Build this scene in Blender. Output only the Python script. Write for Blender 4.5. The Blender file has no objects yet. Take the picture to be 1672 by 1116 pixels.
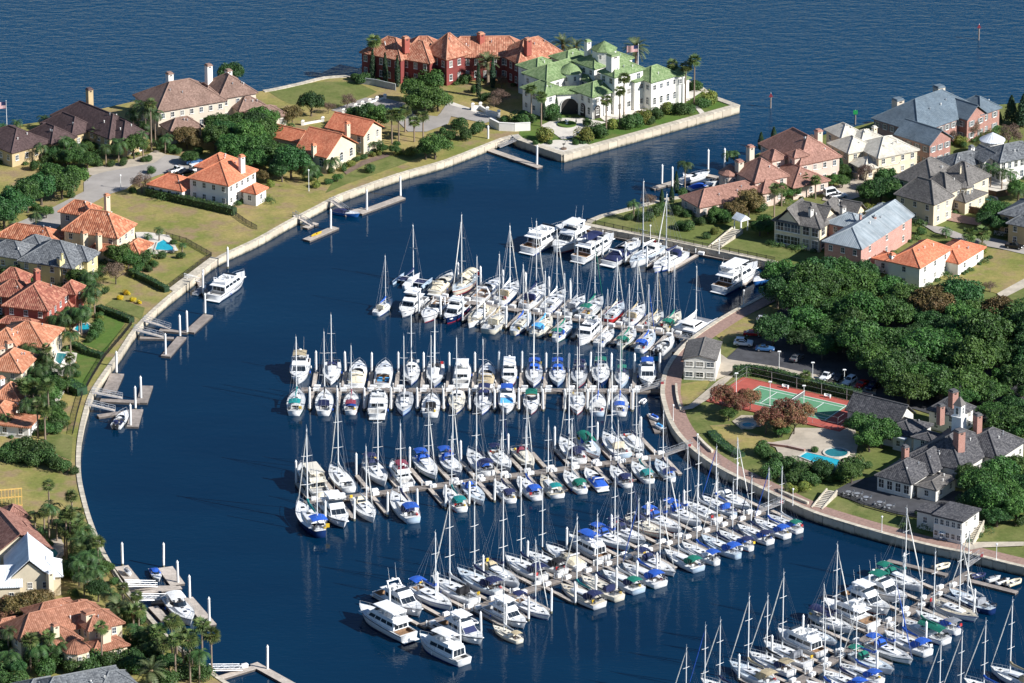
import bpy, math, random
from mathutils import Vector, Matrix
from mathutils.geometry import tessellate_polygon

random.seed(7)
scene = bpy.context.scene
COL = scene.collection
R = math.radians

# ------------------------------------------------------------------ camera
FPX, PITCH, CAMH = 9289.0, R(21.5), 514.0
CAMD = CAMH / math.tan(PITCH)
cam_data = bpy.data.cameras.new('camera')
cam_data.sensor_width = 36.0
cam_data.lens = 36.0 * FPX / 1672.0
cam_data.clip_start = 5.0
cam_data.clip_end = 30000.0
cam = bpy.data.objects.new('camera', cam_data)
cam.location = (0, -CAMD, CAMH)
cam.rotation_euler = (R(90) - PITCH, 0, 0)
COL.objects.link(cam)
scene.camera = cam

# ------------------------------------------------------------------ sky, sun, exposure
SUN_EL = R(34)
SUN_DIR = Vector((0.90, -0.44, 0)).normalized()          # horizontal direction towards the sun
world = bpy.data.worlds.new('World')
scene.world = world
world.use_nodes = True
wn = world.node_tree
for n in list(wn.nodes):
    wn.nodes.remove(n)
sky = wn.nodes.new('ShaderNodeTexSky')
sky.sky_type = 'NISHITA'
sky.sun_disc = False
sky.sun_elevation = SUN_EL
sky.sun_rotation = math.atan2(SUN_DIR.x, SUN_DIR.y)
sky.air_density = 1.0
sky.dust_density = 0.0
sky.ozone_density = 6.0
bg = wn.nodes.new('ShaderNodeBackground')
bg.inputs['Strength'].default_value = 0.065
wo = wn.nodes.new('ShaderNodeOutputWorld')
wn.links.new(sky.outputs[0], bg.inputs[0])
wn.links.new(bg.outputs[0], wo.inputs[0])

sun_data = bpy.data.lights.new('sun', 'SUN')
sun_data.energy = 5.0
sun_data.angle = R(0.5)
sun_data.color = (1.0, 0.98, 0.95)
sun = bpy.data.objects.new('sun', sun_data)
sv = Vector((SUN_DIR.x * math.cos(SUN_EL), SUN_DIR.y * math.cos(SUN_EL), math.sin(SUN_EL)))
sun.rotation_euler = sv.to_track_quat('Z', 'Y').to_euler()
sun.location = sv * 400
COL.objects.link(sun)

vs = scene.view_settings
vs.view_transform = 'Standard'
vs.look = 'None'
vs.exposure = 0.65
vs.gamma = 1.0
vs.use_curve_mapping = False

# ------------------------------------------------------------------ pixel to ground
GZ = 2.0            # level of the land above the water
def P(x, y, z=GZ):
    dx, dy = (x - 836.0) / FPX, (558.0 - y) / FPX
    d = Vector((dx, math.cos(PITCH) + dy * math.sin(PITCH), -math.sin(PITCH) + dy * math.cos(PITCH)))
    t = (z - CAMH) / d.z
    return Vector((d.x * t, -CAMD + d.y * t, z))
class ZM:
    """reads coordinates taken from an enlarged crop of the photograph"""
    def __init__(s, x0, y0, k): s.x0, s.y0, s.k = x0, y0, k
    def px(s, x, y): return (s.x0 + x / s.k, s.y0 + y / s.k)
    def __call__(s, x, y, z=GZ): return P(s.x0 + x / s.k, s.y0 + y / s.k, z)
ZA = ZM(0, 80, 3.981); ZB = ZM(400, 40, 3.981); ZC = ZM(800, 40, 3.981)
ZD = ZM(1060, 130, 4.853); ZE = ZM(1330, 120, 4.851); ZF = ZM(1230, 300, 3.719)
ZG = ZM(0, 230, 3.981); ZH = ZM(0, 420, 3.72); ZI = ZM(0, 680, 4.292); ZJ = ZM(0, 860, 3.483)
ZK = ZM(1060, 560, 4.65); ZL = ZM(1330, 600, 3.719)
Z1 = ZM(590, 340, 5.074); Z2 = ZM(850, 310, 3.981); Z3 = ZM(450, 540, 5.067); Z4 = ZM(760, 540, 4.519)
Z5 = ZM(440, 690, 4.644); Z6 = ZM(760, 680, 4.4); Z7 = ZM(570, 850, 4.287); Z8 = ZM(920, 760, 4.078)
Z9 = ZM(1040, 880, 4.644); Z10 = ZM(1330, 820, 3.769)
Z0 = ZM(0, 0, 1.0)

# ------------------------------------------------------------------ scene objects
ORD = ['first', 'second', 'third', 'fourth', 'fifth', 'sixth', 'seventh', 'eighth', 'ninth', 'tenth', 'eleventh', 'twelfth',
       'thirteenth', 'fourteenth', 'fifteenth', 'sixteenth', 'seventeenth', 'eighteenth', 'nineteenth', 'twentieth']
def nth(i):
    if i < 20: return ORD[i]
    t = {20: 'twenty', 30: 'thirty', 40: 'forty', 50: 'fifty', 60: 'sixty'}[(i + 1) // 10 * 10] if (i + 1) // 10 * 10 in (20, 30, 40, 50, 60) else ''
    u = (i + 1) % 10
    return (t[:-1] + 'ieth') if u == 0 else t + '-' + ORD[u - 1]
def link(o):
    COL.objects.link(o); return o
def tag(o, label=None, cat=None, group=None, kind=None):
    if label: o['label'] = label
    if cat: o['category'] = cat
    if group: o['group'] = group
    if kind: o['kind'] = kind
    return o
def thing(name, label, cat, loc=(0, 0, 0), rz=0.0, group=None, scale=None):
    o = bpy.data.objects.new(name, None)
    o.empty_display_size = 0.5
    o.location = loc; o.rotation_euler = (0, 0, rz)
    if scale: o.scale = (scale,) * 3 if not isinstance(scale, (tuple, list)) else scale
    link(o)
    return tag(o, label, cat, group)
def put(name, me, mat, parent=None, loc=(0, 0, 0), rz=0.0, scale=None, rot=None):
    """one mesh object with its own material, as a child of parent or on its own"""
    o = bpy.data.objects.new(name, me)
    if not me.materials: me.materials.append(None)
    o.material_slots[0].link = 'OBJECT'
    o.material_slots[0].material = mat
    o.location = loc
    o.rotation_euler = rot if rot else (0, 0, rz)
    if scale: o.scale = (scale,) * 3 if not isinstance(scale, (tuple, list)) else scale
    if parent: o.parent = parent
    return link(o)

class MB:
    """collects faces for one mesh"""
    def __init__(s): s.v = []; s.f = []; s.uv = {}
    def add(s, vs, fs):
        n = len(s.v); s.v += [tuple(p) for p in vs]; s.f += [tuple(i + n for i in f) for f in fs]; return s
    def box(s, x0, x1, y0, y1, z0, z1):
        return s.add([(x0, y0, z0), (x1, y0, z0), (x1, y1, z0), (x0, y1, z0), (x0, y0, z1), (x1, y0, z1), (x1, y1, z1), (x0, y1, z1)],
                     [(0, 3, 2, 1), (4, 5, 6, 7), (0, 1, 5, 4), (1, 2, 6, 5), (2, 3, 7, 6), (3, 0, 4, 7)])
    def tbox(s, x0, x1, y0, y1, z0, z1, ix0=0, ix1=0, iy=0):
        """box whose top is drawn in"""
        return s.add([(x0, y0, z0), (x1, y0, z0), (x1, y1, z0), (x0, y1, z0), (x0 + ix0, y0 + iy, z1), (x1 - ix1, y0 + iy, z1),
                      (x1 - ix1, y1 - iy, z1), (x0 + ix0, y1 - iy, z1)],
                     [(0, 3, 2, 1), (4, 5, 6, 7), (0, 1, 5, 4), (1, 2, 6, 5), (2, 3, 7, 6), (3, 0, 4, 7)])
    def prism(s, pts, z0, z1, bottom=True):
        n = len(pts)
        a = 0.5 * sum(pts[i][0] * pts[(i + 1) % n][1] - pts[(i + 1) % n][0] * pts[i][1] for i in range(n))
        if a < 0: pts = list(reversed(pts))
        b = len(s.v)
        s.v += [(p[0], p[1], z0) for p in pts] + [(p[0], p[1], z1) for p in pts]
        for i in range(n):
            j = (i + 1) % n
            s.f.append((b + i, b + j, b + n + j, b + n + i))
        for t in tessellate_polygon([[Vector((p[0], p[1], 0)) for p in pts]]):
            q = [pts[i] for i in t]
            ar = (q[1][0] - q[0][0]) * (q[2][1] - q[0][1]) - (q[2][0] - q[0][0]) * (q[1][1] - q[0][1])
            t = t if ar > 0 else (t[0], t[2], t[1])
            s.f.append(tuple(b + n + i for i in t))
            if bottom: s.f.append(tuple(b + i for i in reversed(t)))
        return s
    def sheet(s, pts, z):
        b = len(s.v)
        s.v += [(p[0], p[1], z) for p in pts]
        for t in tessellate_polygon([[Vector((p[0], p[1], 0)) for p in pts]]):
            q = [pts[i] for i in t]
            ar = (q[1][0] - q[0][0]) * (q[2][1] - q[0][1]) - (q[2][0] - q[0][0]) * (q[1][1] - q[0][1])
            t = t if ar > 0 else (t[0], t[2], t[1])
            s.f.append(tuple(b + i for i in t))
        return s
    def tube(s, p0, p1, r0, r1=None, n=8, cap=True):
        p0, p1 = Vector(p0), Vector(p1); r1 = r0 if r1 is None else r1
        d = (p1 - p0).normalized()
        a = d.orthogonal().normalized(); c = d.cross(a)
        b = len(s.v)
        for (p, r) in ((p0, r0), (p1, r1)):
            for i in range(n):
                t = 2 * math.pi * i / n
                s.v.append(tuple(p + a * (r * math.cos(t)) + c * (r * math.sin(t))))
        for i in range(n):
            j = (i + 1) % n
            s.f.append((b + i, b + j, b + n + j, b + n + i))
        if cap:
            s.f.append(tuple(b + i for i in reversed(range(n)))); s.f.append(tuple(b + n + i for i in range(n)))
        return s
    def path(s, pts, r, n=6):
        for a, b in zip(pts, pts[1:]): s.tube(a, b, r, r, n)
        return s
    def loft(s, secs, closed=False, cap=True):
        n = len(secs[0]); b = len(s.v)
        for q in secs: s.v += [tuple(p) for p in q]
        m = n if closed else n - 1
        for k in range(len(secs) - 1):
            for i in range(m):
                j = (i + 1) % n
                s.f.append((b + k * n + i, b + k * n + j, b + (k + 1) * n + j, b + (k + 1) * n + i))
        if cap:
            s.f.append(tuple(b + i for i in reversed(range(n))))
            s.f.append(tuple(b + (len(secs) - 1) * n + i for i in range(n)))
        return s
    def lathe(s, prof, n=16):
        secs = []
        for r, z in prof:
            secs.append([(r * math.cos(2 * math.pi * i / n), r * math.sin(2 * math.pi * i / n), z) for i in range(n)])
        return s.loft(secs, True, True)
    def blob(s, c, rx, ry, rz, n=8, m=5):
        secs = []
        for k in range(m + 1):
            t = math.pi * k / m; q = max(math.sin(t), 0.02)
            secs.append([(c[0] + rx * q * math.cos(2 * math.pi * i / n), c[1] + ry * q * math.sin(2 * math.pi * i / n), c[2] - rz * math.cos(t)) for i in range(n)])
        return s.loft(secs, True, True)
    def rot(s, a, start=0):
        c, q = math.cos(a), math.sin(a)
        s.v[start:] = [(x * c - y * q, x * q + y * c, z) for x, y, z in s.v[start:]]
        return s
    def move(s, x, y, z, start=0):
        s.v[start:] = [(p[0] + x, p[1] + y, p[2] + z) for p in s.v[start:]]; return s
    def mesh(s, name, smooth=False):
        me = bpy.data.meshes.new(name)
        me.from_pydata(s.v, [], s.f)
        me.materials.append(None)
        if smooth: me.polygons.foreach_set('use_smooth', [True] * len(me.polygons))
        me.update()
        return me
CACHE = {}
def cached(key, fn, smooth=False):
    if key not in CACHE:
        CACHE[key] = fn().mesh(str(key[0]) if isinstance(key, tuple) else str(key), smooth)
    return CACHE[key]

# ------------------------------------------------------------------ materials
MATS = {}
def newmat(name):
    m = bpy.data.materials.new(name); m.use_nodes = True
    nt = m.node_tree
    return m, nt, nt.nodes['Principled BSDF']
def mat(name, col, rough=0.6, var=0.12, scale=1.5, bump=0.0, bscale=8.0, metal=0.0, spec=0.5, objvar=0.0, coord='Object', col2=None, detail=4):
    """base colour with noise variation, fine relief and some change from object to object"""
    if name in MATS: return MATS[name]
    m, nt, b = newmat(name)
    L = nt.links
    tc = nt.nodes.new('ShaderNodeTexCoord')
    no = nt.nodes.new('ShaderNodeTexNoise'); no.inputs['Scale'].default_value = scale; no.inputs['Detail'].default_value = detail
    no.inputs['Roughness'].default_value = 0.65
    L.new(tc.outputs[coord], no.inputs['Vector'])
    rp = nt.nodes.new('ShaderNodeValToRGB')
    c1 = [max(0, c * (1 - var)) for c in col[:3]]; c2 = col2 if col2 else [min(1, c * (1 + var)) for c in col[:3]]
    rp.color_ramp.elements[0].position = 0.32; rp.color_ramp.elements[1].position = 0.68
    rp.color_ramp.elements[0].color = (*c1, 1); rp.color_ramp.elements[1].color = (*c2, 1)
    L.new(no.outputs['Fac'], rp.inputs['Fac'])
    out = rp.outputs['Color']
    if objvar:
        oi = nt.nodes.new('ShaderNodeObjectInfo')
        mr = nt.nodes.new('ShaderNodeMapRange'); mr.inputs['To Min'].default_value = 1 - objvar; mr.inputs['To Max'].default_value = 1 + objvar
        L.new(oi.outputs['Random'], mr.inputs['Value'])
        hs = nt.nodes.new('ShaderNodeHueSaturation')
        L.new(mr.outputs[0], hs.inputs['Value']); L.new(out, hs.inputs['Color'])
        out = hs.outputs['Color']
    L.new(out, b.inputs['Base Color'])
    b.inputs['Roughness'].default_value = rough; b.inputs['Metallic'].default_value = metal
    b.inputs['Specular IOR Level'].default_value = spec
    if bump:
        n2 = nt.nodes.new('ShaderNodeTexNoise'); n2.inputs['Scale'].default_value = bscale; n2.inputs['Detail'].default_value = 3
        L.new(tc.outputs[coord], n2.inputs['Vector'])
        bp = nt.nodes.new('ShaderNodeBump'); bp.inputs['Strength'].default_value = bump; bp.inputs['Distance'].default_value = 0.1
        L.new(n2.outputs['Fac'], bp.inputs['Height']); L.new(bp.outputs[0], b.inputs['Normal'])
    MATS[name] = m
    return m
def grass_mat(name, a, b_, c, s=0.05):
    """lawn: three grass colours mixed by coarse and fine noise"""
    m, nt, b = newmat(name); L = nt.links
    ge = nt.nodes.new('ShaderNodeNewGeometry')
    n1 = nt.nodes.new('ShaderNodeTexNoise'); n1.inputs['Scale'].default_value = s; n1.inputs['Detail'].default_value = 6; n1.inputs['Roughness'].default_value = 0.7
    n2 = nt.nodes.new('ShaderNodeTexNoise'); n2.inputs['Scale'].default_value = 1.1; n2.inputs['Detail'].default_value = 5; n2.inputs['Roughness'].default_value = 0.75
    n3 = nt.nodes.new('ShaderNodeTexNoise'); n3.inputs['Scale'].default_value = s * 4.3; n3.inputs['Detail'].default_value = 5
    for n in (n1, n2, n3): L.new(ge.outputs['Position'], n.inputs['Vector'])
    r1 = nt.nodes.new('ShaderNodeValToRGB'); r1.color_ramp.elements[0].position = .4; r1.color_ramp.elements[1].position = .62
    r1.color_ramp.elements[0].color = (*a, 1); r1.color_ramp.elements[1].color = (*b_, 1)
    L.new(n1.outputs['Fac'], r1.inputs['Fac'])
    r3 = nt.nodes.new('ShaderNodeMapRange'); r3.inputs['From Min'].default_value = .48; r3.inputs['From Max'].default_value = .68
    L.new(n3.outputs['Fac'], r3.inputs['Value'])
    mx = nt.nodes.new('ShaderNodeMix'); mx.data_type = 'RGBA'; mx.inputs[7].default_value = (*c, 1)
    L.new(r3.outputs[0], mx.inputs['Factor']); L.new(r1.outputs['Color'], mx.inputs[6])
    hs = nt.nodes.new('ShaderNodeHueSaturation')
    mr = nt.nodes.new('ShaderNodeMapRange'); mr.inputs['To Min'].default_value = .55; mr.inputs['To Max'].default_value = 1.45
    L.new(n2.outputs['Fac'], mr.inputs['Value']); L.new(mr.outputs[0], hs.inputs['Value']); L.new(mx.outputs[2], hs.inputs['Color'])
    L.new(hs.outputs['Color'], b.inputs['Base Color'])
    b.inputs['Roughness'].default_value = 0.95; b.inputs['Specular IOR Level'].default_value = 0.1
    bp = nt.nodes.new('ShaderNodeBump'); bp.inputs['Strength'].default_value = .6; bp.inputs['Distance'].default_value = .12
    L.new(n2.outputs['Fac'], bp.inputs['Height']); L.new(bp.outputs[0], b.inputs['Normal'])
    MATS[name] = m
    return m
def tile_mat(name, c1, c2, c3, rib=0.35, row=0.42, bump=0.7, rough=0.75):
    """barrel tiles: ribs down the slope and rows across it (UV in metres), tiles of slightly different firing"""
    m, nt, b = newmat(name); L = nt.links
    uv = nt.nodes.new('ShaderNodeUVMap')
    sp = nt.nodes.new('ShaderNodeSeparateXYZ'); L.new(uv.outputs[0], sp.inputs[0])
    def mth(op, a, bb=None):
        n = nt.nodes.new('ShaderNodeMath'); n.operation = op
        if isinstance(a, (int, float)): n.inputs[0].default_value = a
        else: L.new(a, n.inputs[0])
        if bb is not None:
            if isinstance(bb, (int, float)): n.inputs[1].default_value = bb
            else: L.new(bb, n.inputs[1])
        return n.outputs[0]
    u = mth('DIVIDE', sp.outputs[0], rib); v = mth('DIVIDE', sp.outputs[1], row)
    cx = nt.nodes.new('ShaderNodeCombineXYZ'); L.new(mth('FLOOR', u), cx.inputs[0]); L.new(mth('FLOOR', v), cx.inputs[1])
    wn_ = nt.nodes.new('ShaderNodeTexWhiteNoise'); wn_.noise_dimensions = '2D'; L.new(cx.outputs[0], wn_.inputs['Vector'])
    n1 = nt.nodes.new('ShaderNodeTexNoise'); n1.inputs['Scale'].default_value = .9; n1.inputs['Detail'].default_value = 5
    L.new(uv.outputs[0], n1.inputs['Vector'])
    mixv = mth('ADD', mth('MULTIPLY', wn_.outputs['Value'], .6), mth('MULTIPLY', n1.outputs['Fac'], .4))
    rp = nt.nodes.new('ShaderNodeValToRGB'); e = rp.color_ramp.elements
    e[0].position = .2; e[0].color = (*c1, 1); e[1].position = .8; e[1].color = (*c3, 1)
    k = e.new(.5); k.color = (*c2, 1)
    L.new(mixv, rp.inputs['Fac'])
    ge = nt.nodes.new('ShaderNodeNewGeometry'); n2 = nt.nodes.new('ShaderNodeTexNoise'); n2.inputs['Scale'].default_value = .22; n2.inputs['Detail'].default_value = 6; n2.inputs['Roughness'].default_value = .7
    L.new(ge.outputs['Position'], n2.inputs['Vector'])
    hs = nt.nodes.new('ShaderNodeHueSaturation'); mr = nt.nodes.new('ShaderNodeMapRange'); mr.inputs['From Min'].default_value = .3; mr.inputs['From Max'].default_value = .7
    mr.inputs['To Min'].default_value = .72; mr.inputs['To Max'].default_value = 1.2; L.new(n2.outputs['Fac'], mr.inputs['Value']); L.new(mr.outputs[0], hs.inputs['Value'])
    hs.inputs['Saturation'].default_value = .95; L.new(rp.outputs['Color'], hs.inputs['Color']); L.new(hs.outputs['Color'], b.inputs['Base Color'])
    hu = mth('ABSOLUTE', mth('SINE', mth('MULTIPLY', u, math.pi)))
    hv = mth('FRACT', v)
    h = mth('ADD', mth('MULTIPLY', hu, .7), mth('MULTIPLY', hv, .5))
    bp = nt.nodes.new('ShaderNodeBump'); bp.inputs['Strength'].default_value = bump; bp.inputs['Distance'].default_value = .12
    L.new(h, bp.inputs['Height']); L.new(bp.outputs[0], b.inputs['Normal'])
    b.inputs['Roughness'].default_value = rough; b.inputs['Specular IOR Level'].default_value = .25
    MATS[name] = m
    return m
def brick_mat(name, c1, c2, mortar, sx=1.0, coord='Object'):
    m, nt, b = newmat(name); L = nt.links
    tc = nt.nodes.new('ShaderNodeTexCoord')
    mp = nt.nodes.new('ShaderNodeMapping'); mp.inputs['Rotation'].default_value = (R(90), 0, 0) if coord == 'Object' else (0, 0, 0)
    L.new(tc.outputs[coord], mp.inputs[0])
    br = nt.nodes.new('ShaderNodeTexBrick'); br.inputs['Scale'].default_value = 2.2 * sx
    br.inputs['Color1'].default_value = (*c1, 1); br.inputs['Color2'].default_value = (*c2, 1); br.inputs['Mortar'].default_value = (*mortar, 1)
    br.inputs['Mortar Size'].default_value = .02
    L.new(mp.outputs[0], br.inputs['Vector'])
    n1 = nt.nodes.new('ShaderNodeTexNoise'); n1.inputs['Scale'].default_value = .6; n1.inputs['Detail'].default_value = 6; L.new(tc.outputs[coord], n1.inputs['Vector'])
    hs = nt.nodes.new('ShaderNodeHueSaturation'); mr = nt.nodes.new('ShaderNodeMapRange'); mr.inputs['To Min'].default_value = .75; mr.inputs['To Max'].default_value = 1.25
    L.new(n1.outputs['Fac'], mr.inputs['Value']); L.new(mr.outputs[0], hs.inputs['Value']); L.new(br.outputs['Color'], hs.inputs['Color'])
    L.new(hs.outputs['Color'], b.inputs['Base Color']); b.inputs['Roughness'].default_value = .85
    MATS[name] = m
    return m
def glass_mat(name, col, rough=0.08):
    return mat(name, col, rough, 0.3, 0.6, spec=0.6)
# ------------------------------------------------------------------ shared materials
M_WHITE = mat('white_gelcoat', (.80, .80, .79), .28, .04, .8, spec=.5, objvar=.05)
M_CREAM = mat('cream_gelcoat', (.74, .68, .55), .35, .05, .8, objvar=.06)
M_CONC = mat('pale_concrete', (.47, .41, .32), .9, .22, .35, .4, 6, coord='Object', objvar=.10)
def wall_mat():
    m, nt, b = newmat('stained_wall_concrete'); L = nt.links
    ge = nt.nodes.new('ShaderNodeNewGeometry'); sp = nt.nodes.new('ShaderNodeSeparateXYZ'); L.new(ge.outputs['Position'], sp.inputs[0])
    n = nt.nodes.new('ShaderNodeTexNoise'); n.inputs['Scale'].default_value = .8; n.inputs['Detail'].default_value = 6; n.inputs['Roughness'].default_value = .7; L.new(ge.outputs['Position'], n.inputs['Vector'])
    a = nt.nodes.new('ShaderNodeMath'); a.operation = 'MULTIPLY_ADD'; a.inputs[1].default_value = 1.5; L.new(n.outputs['Fac'], a.inputs[0])
    c = nt.nodes.new('ShaderNodeMath'); c.operation = 'SUBTRACT'; c.inputs[1].default_value = .75; L.new(sp.outputs['Z'], c.inputs[0]); L.new(c.outputs[0], a.inputs[2])
    r = nt.nodes.new('ShaderNodeValToRGB'); e = r.color_ramp.elements; e[0].position = .12; e[0].color = (.075, .07, .05, 1); e[1].position = .95; e[1].color = (.50, .43, .33, 1)
    k = e.new(.38); k.color = (.26, .23, .17, 1); k = e.new(.55); k.color = (.42, .36, .27, 1); L.new(a.outputs[0], r.inputs['Fac'])
    oi = nt.nodes.new('ShaderNodeObjectInfo'); mr = nt.nodes.new('ShaderNodeMapRange'); mr.inputs['To Min'].default_value = .84; mr.inputs['To Max'].default_value = 1.16; L.new(oi.outputs['Random'], mr.inputs['Value'])
    hs = nt.nodes.new('ShaderNodeHueSaturation'); L.new(mr.outputs[0], hs.inputs['Value']); L.new(r.outputs['Color'], hs.inputs['Color']); L.new(hs.outputs['Color'], b.inputs['Base Color']); b.inputs['Roughness'].default_value = .9
    return m
M_WALLC = wall_mat()
M_CAP = mat('cap_concrete', (.52, .46, .36), .9, .28, .7, .5, 5, objvar=.12)
M_ROADC = mat('road_concrete', (.33, .30, .27), .9, .16, .18, .3, 5)
M_ASPH = mat('asphalt', (.055, .055, .06), .92, .3, .3, .4, 8)
M_STONE = mat('pale_paving', (.60, .55, .47), .85, .14, .35, .3, 5)
M_TANP = mat('tan_paving', (.42, .36, .28), .9, .18, .3, .3, 5)
M_BRKPAV = mat('brick_paving', (.30, .19, .15), .9, .22, 1.3, .4, 6)
M_SOIL = mat('garden_soil', (.16, .11, .08), .95, .35, .6, .5, 4)
M_IRON = mat('black_iron', (.02, .021, .022), .5, .2)
M_STEEL = mat('galvanised_steel', (.50, .51, .52), .45, .1, 2, metal=.6)
M_ALU = mat('white_spar', (.70, .70, .68), .4, .05, 1.5, objvar=.12)
M_WPAINT = mat('white_paint', (.78, .77, .74), .55, .05, 1)
M_WOODG = mat('weathered_planks', (.27, .23, .20), .9, .3, .7, .5, 9, objvar=.12)
M_RED = mat('red_paint', (.26, .04, .05), .5, .15)
M_GREENSIGN = mat('green_paint', (.02, .30, .08), .5, .1)
G_DRY = grass_mat('dry_lawn', (.33, .26, .10), (.175, .19, .05), (.27, .195, .11))
G_MID = grass_mat('mown_lawn', (.13, .155, .045), (.19, .185, .07), (.10, .13, .035))
G_GREEN = grass_mat('green_lawn', (.075, .14, .028), (.10, .155, .035), (.13, .15, .045))

# ------------------------------------------------------------------ water
def water_mat():
    m, nt, b = newmat('harbour_water'); L = nt.links
    ge = nt.nodes.new('ShaderNodeNewGeometry')
    def wave(rot, sx, sy, det, rough=.55):
        mp = nt.nodes.new('ShaderNodeMapping'); mp.inputs['Rotation'].default_value = (0, 0, R(rot)); mp.inputs['Scale'].default_value = (sx, sy, 1)
        L.new(ge.outputs['Position'], mp.inputs[0])
        n = nt.nodes.new('ShaderNodeTexNoise'); n.inputs['Scale'].default_value = 1.0; n.inputs['Detail'].default_value = det; n.inputs['Roughness'].default_value = rough
        L.new(mp.outputs[0], n.inputs['Vector']); return n.outputs['Fac']
    big = wave(9, .20, .42, 4, .66); small = wave(-6, .6, 1.2, 3); gust = wave(4, .012, .030, 4)
    sp = nt.nodes.new('ShaderNodeSeparateXYZ'); L.new(ge.outputs['Position'], sp.inputs[0])
    # open bay beyond the point carries the longer waves, the basin only ripples
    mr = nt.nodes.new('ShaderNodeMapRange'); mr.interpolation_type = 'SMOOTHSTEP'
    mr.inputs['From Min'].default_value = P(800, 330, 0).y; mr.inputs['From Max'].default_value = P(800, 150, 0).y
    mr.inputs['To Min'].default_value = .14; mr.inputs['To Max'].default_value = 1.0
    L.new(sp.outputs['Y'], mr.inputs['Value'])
    def mth(op, a, c):
        n = nt.nodes.new('ShaderNodeMath'); n.operation = op
        for i, q in enumerate((a, c)):
            if isinstance(q, (int, float)): n.inputs[i].default_value = q
            else: L.new(q, n.inputs[i])
        return n.outputs[0]
    h = mth('ADD', mth('MULTIPLY', mth('MULTIPLY', big, mr.outputs[0]), .62), mth('MULTIPLY', mth('MULTIPLY', small, .07), mth('ADD', mth('MULTIPLY', gust, 2.4), -.45)))
    bp = nt.nodes.new('ShaderNodeBump'); bp.inputs['Strength'].default_value = 1.0; bp.inputs['Distance'].default_value = .62
    L.new(h, bp.inputs['Height']); L.new(bp.outputs[0], b.inputs['Normal'])
    rp = nt.nodes.new('ShaderNodeValToRGB'); rp.color_ramp.elements[0].position = .35; rp.color_ramp.elements[1].position = .7
    rp.color_ramp.elements[0].color = (.0004, .0125, .036, 1); rp.color_ramp.elements[1].color = (.0008, .0195, .049, 1)
    L.new(gust, rp.inputs['Fac'])
    # the open bay's brighter sky reflection is put into a paler base colour
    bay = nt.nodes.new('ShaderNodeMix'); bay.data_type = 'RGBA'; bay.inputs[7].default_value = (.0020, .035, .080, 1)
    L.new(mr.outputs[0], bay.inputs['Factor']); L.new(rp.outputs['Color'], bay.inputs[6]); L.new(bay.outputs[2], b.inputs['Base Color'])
    b.inputs['Roughness'].default_value = .012; b.inputs['IOR'].default_value = 1.333; b.inputs['Specular IOR Level'].default_value = .27; b.inputs['Specular Tint'].default_value = (.55, .86, 1.0, 1)
    return m
W = MB()
W.sheet([(-4000, -1100), (4000, -1100), (4000, 9000), (-4000, 9000)], 0.0)
tag(put('water', W.mesh('water'), water_mat()), kind='structure')

# ------------------------------------------------------------------ shores
def smooth(pts, step=3.0, fixed=()):
    """Catmull-Rom through ground points, resampled"""
    out = []
    n = len(pts)
    for i in range(n - 1):
        p0, p1, p2, p3 = pts[max(i - 1, 0)], pts[i], pts[i + 1], pts[min(i + 2, n - 1)]
        L = (p2 - p1).length; k = max(1, int(L / step + .5))
        for j in range(k):
            t = j / k
            out.append(.5 * ((2 * p1) + (p2 - p0) * t + (2 * p0 - 5 * p1 + 4 * p2 - p3) * t * t + (3 * p1 - p0 - 3 * p2 + p3) * t ** 3))
    out.append(pts[-1])
    return [Vector((p.x, p.y, GZ)) for p in out]
def straight(pts, step=3.2):
    out = []
    for a, b in zip(pts, pts[1:]):
        k = max(1, int((b - a).length / step + .5))
        out += [a.lerp(b, j / k) for j in range(k)]
    return out + [pts[-1]]
px = lambda L_, z=GZ: [P(x, y, z) for x, y in L_]
BASIN = smooth(px([(838, 222), (820, 227), (789, 239), (724, 264), (651, 285), (558, 318), (520, 337), (470, 363), (420, 391), (352, 424), (312, 457),
                   (270, 490), (234, 523), (214, 547), (193, 579), (169, 612), (150, 642), (139, 675), (131, 712), (128, 745), (129, 778), (135, 810),
                   (145, 846), (158, 880), (176, 917), (201, 958), (244, 1009), (287, 1055), (330, 1088), (367, 1115), (410, 1140), (480, 1185)]), 3.2)
POINT = straight(px([(838, 222), (846, 229), (919, 254), (1206, 174), (1168, 160)]), 3.2)
BAYN = smooth(px([(1168, 160), (1125, 134), (1040, 112), (900, 92), (760, 86), (640, 100), (585, 122), (531, 127), (489, 137), (430, 149), (380, 150),
                  (300, 150), (200, 170), (90, 195), (-20, 212), (-120, 230)]), 3.2)
left_poly = list(reversed(BASIN)) + POINT[1:] + BAYN[1:] + px([(-160, 300), (-200, 700), (-200, 1190)])
def ground(name, pts, mat_, z=GZ, depth=None):
    m = MB()
    if depth: m.prism(pts, z - depth, z)
    else: m.sheet(pts, z)
    o = put(name, m.mesh(name), mat_)
    return tag(o, kind='structure')
ground('land', left_poly, G_DRY, GZ, 4.5)

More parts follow.
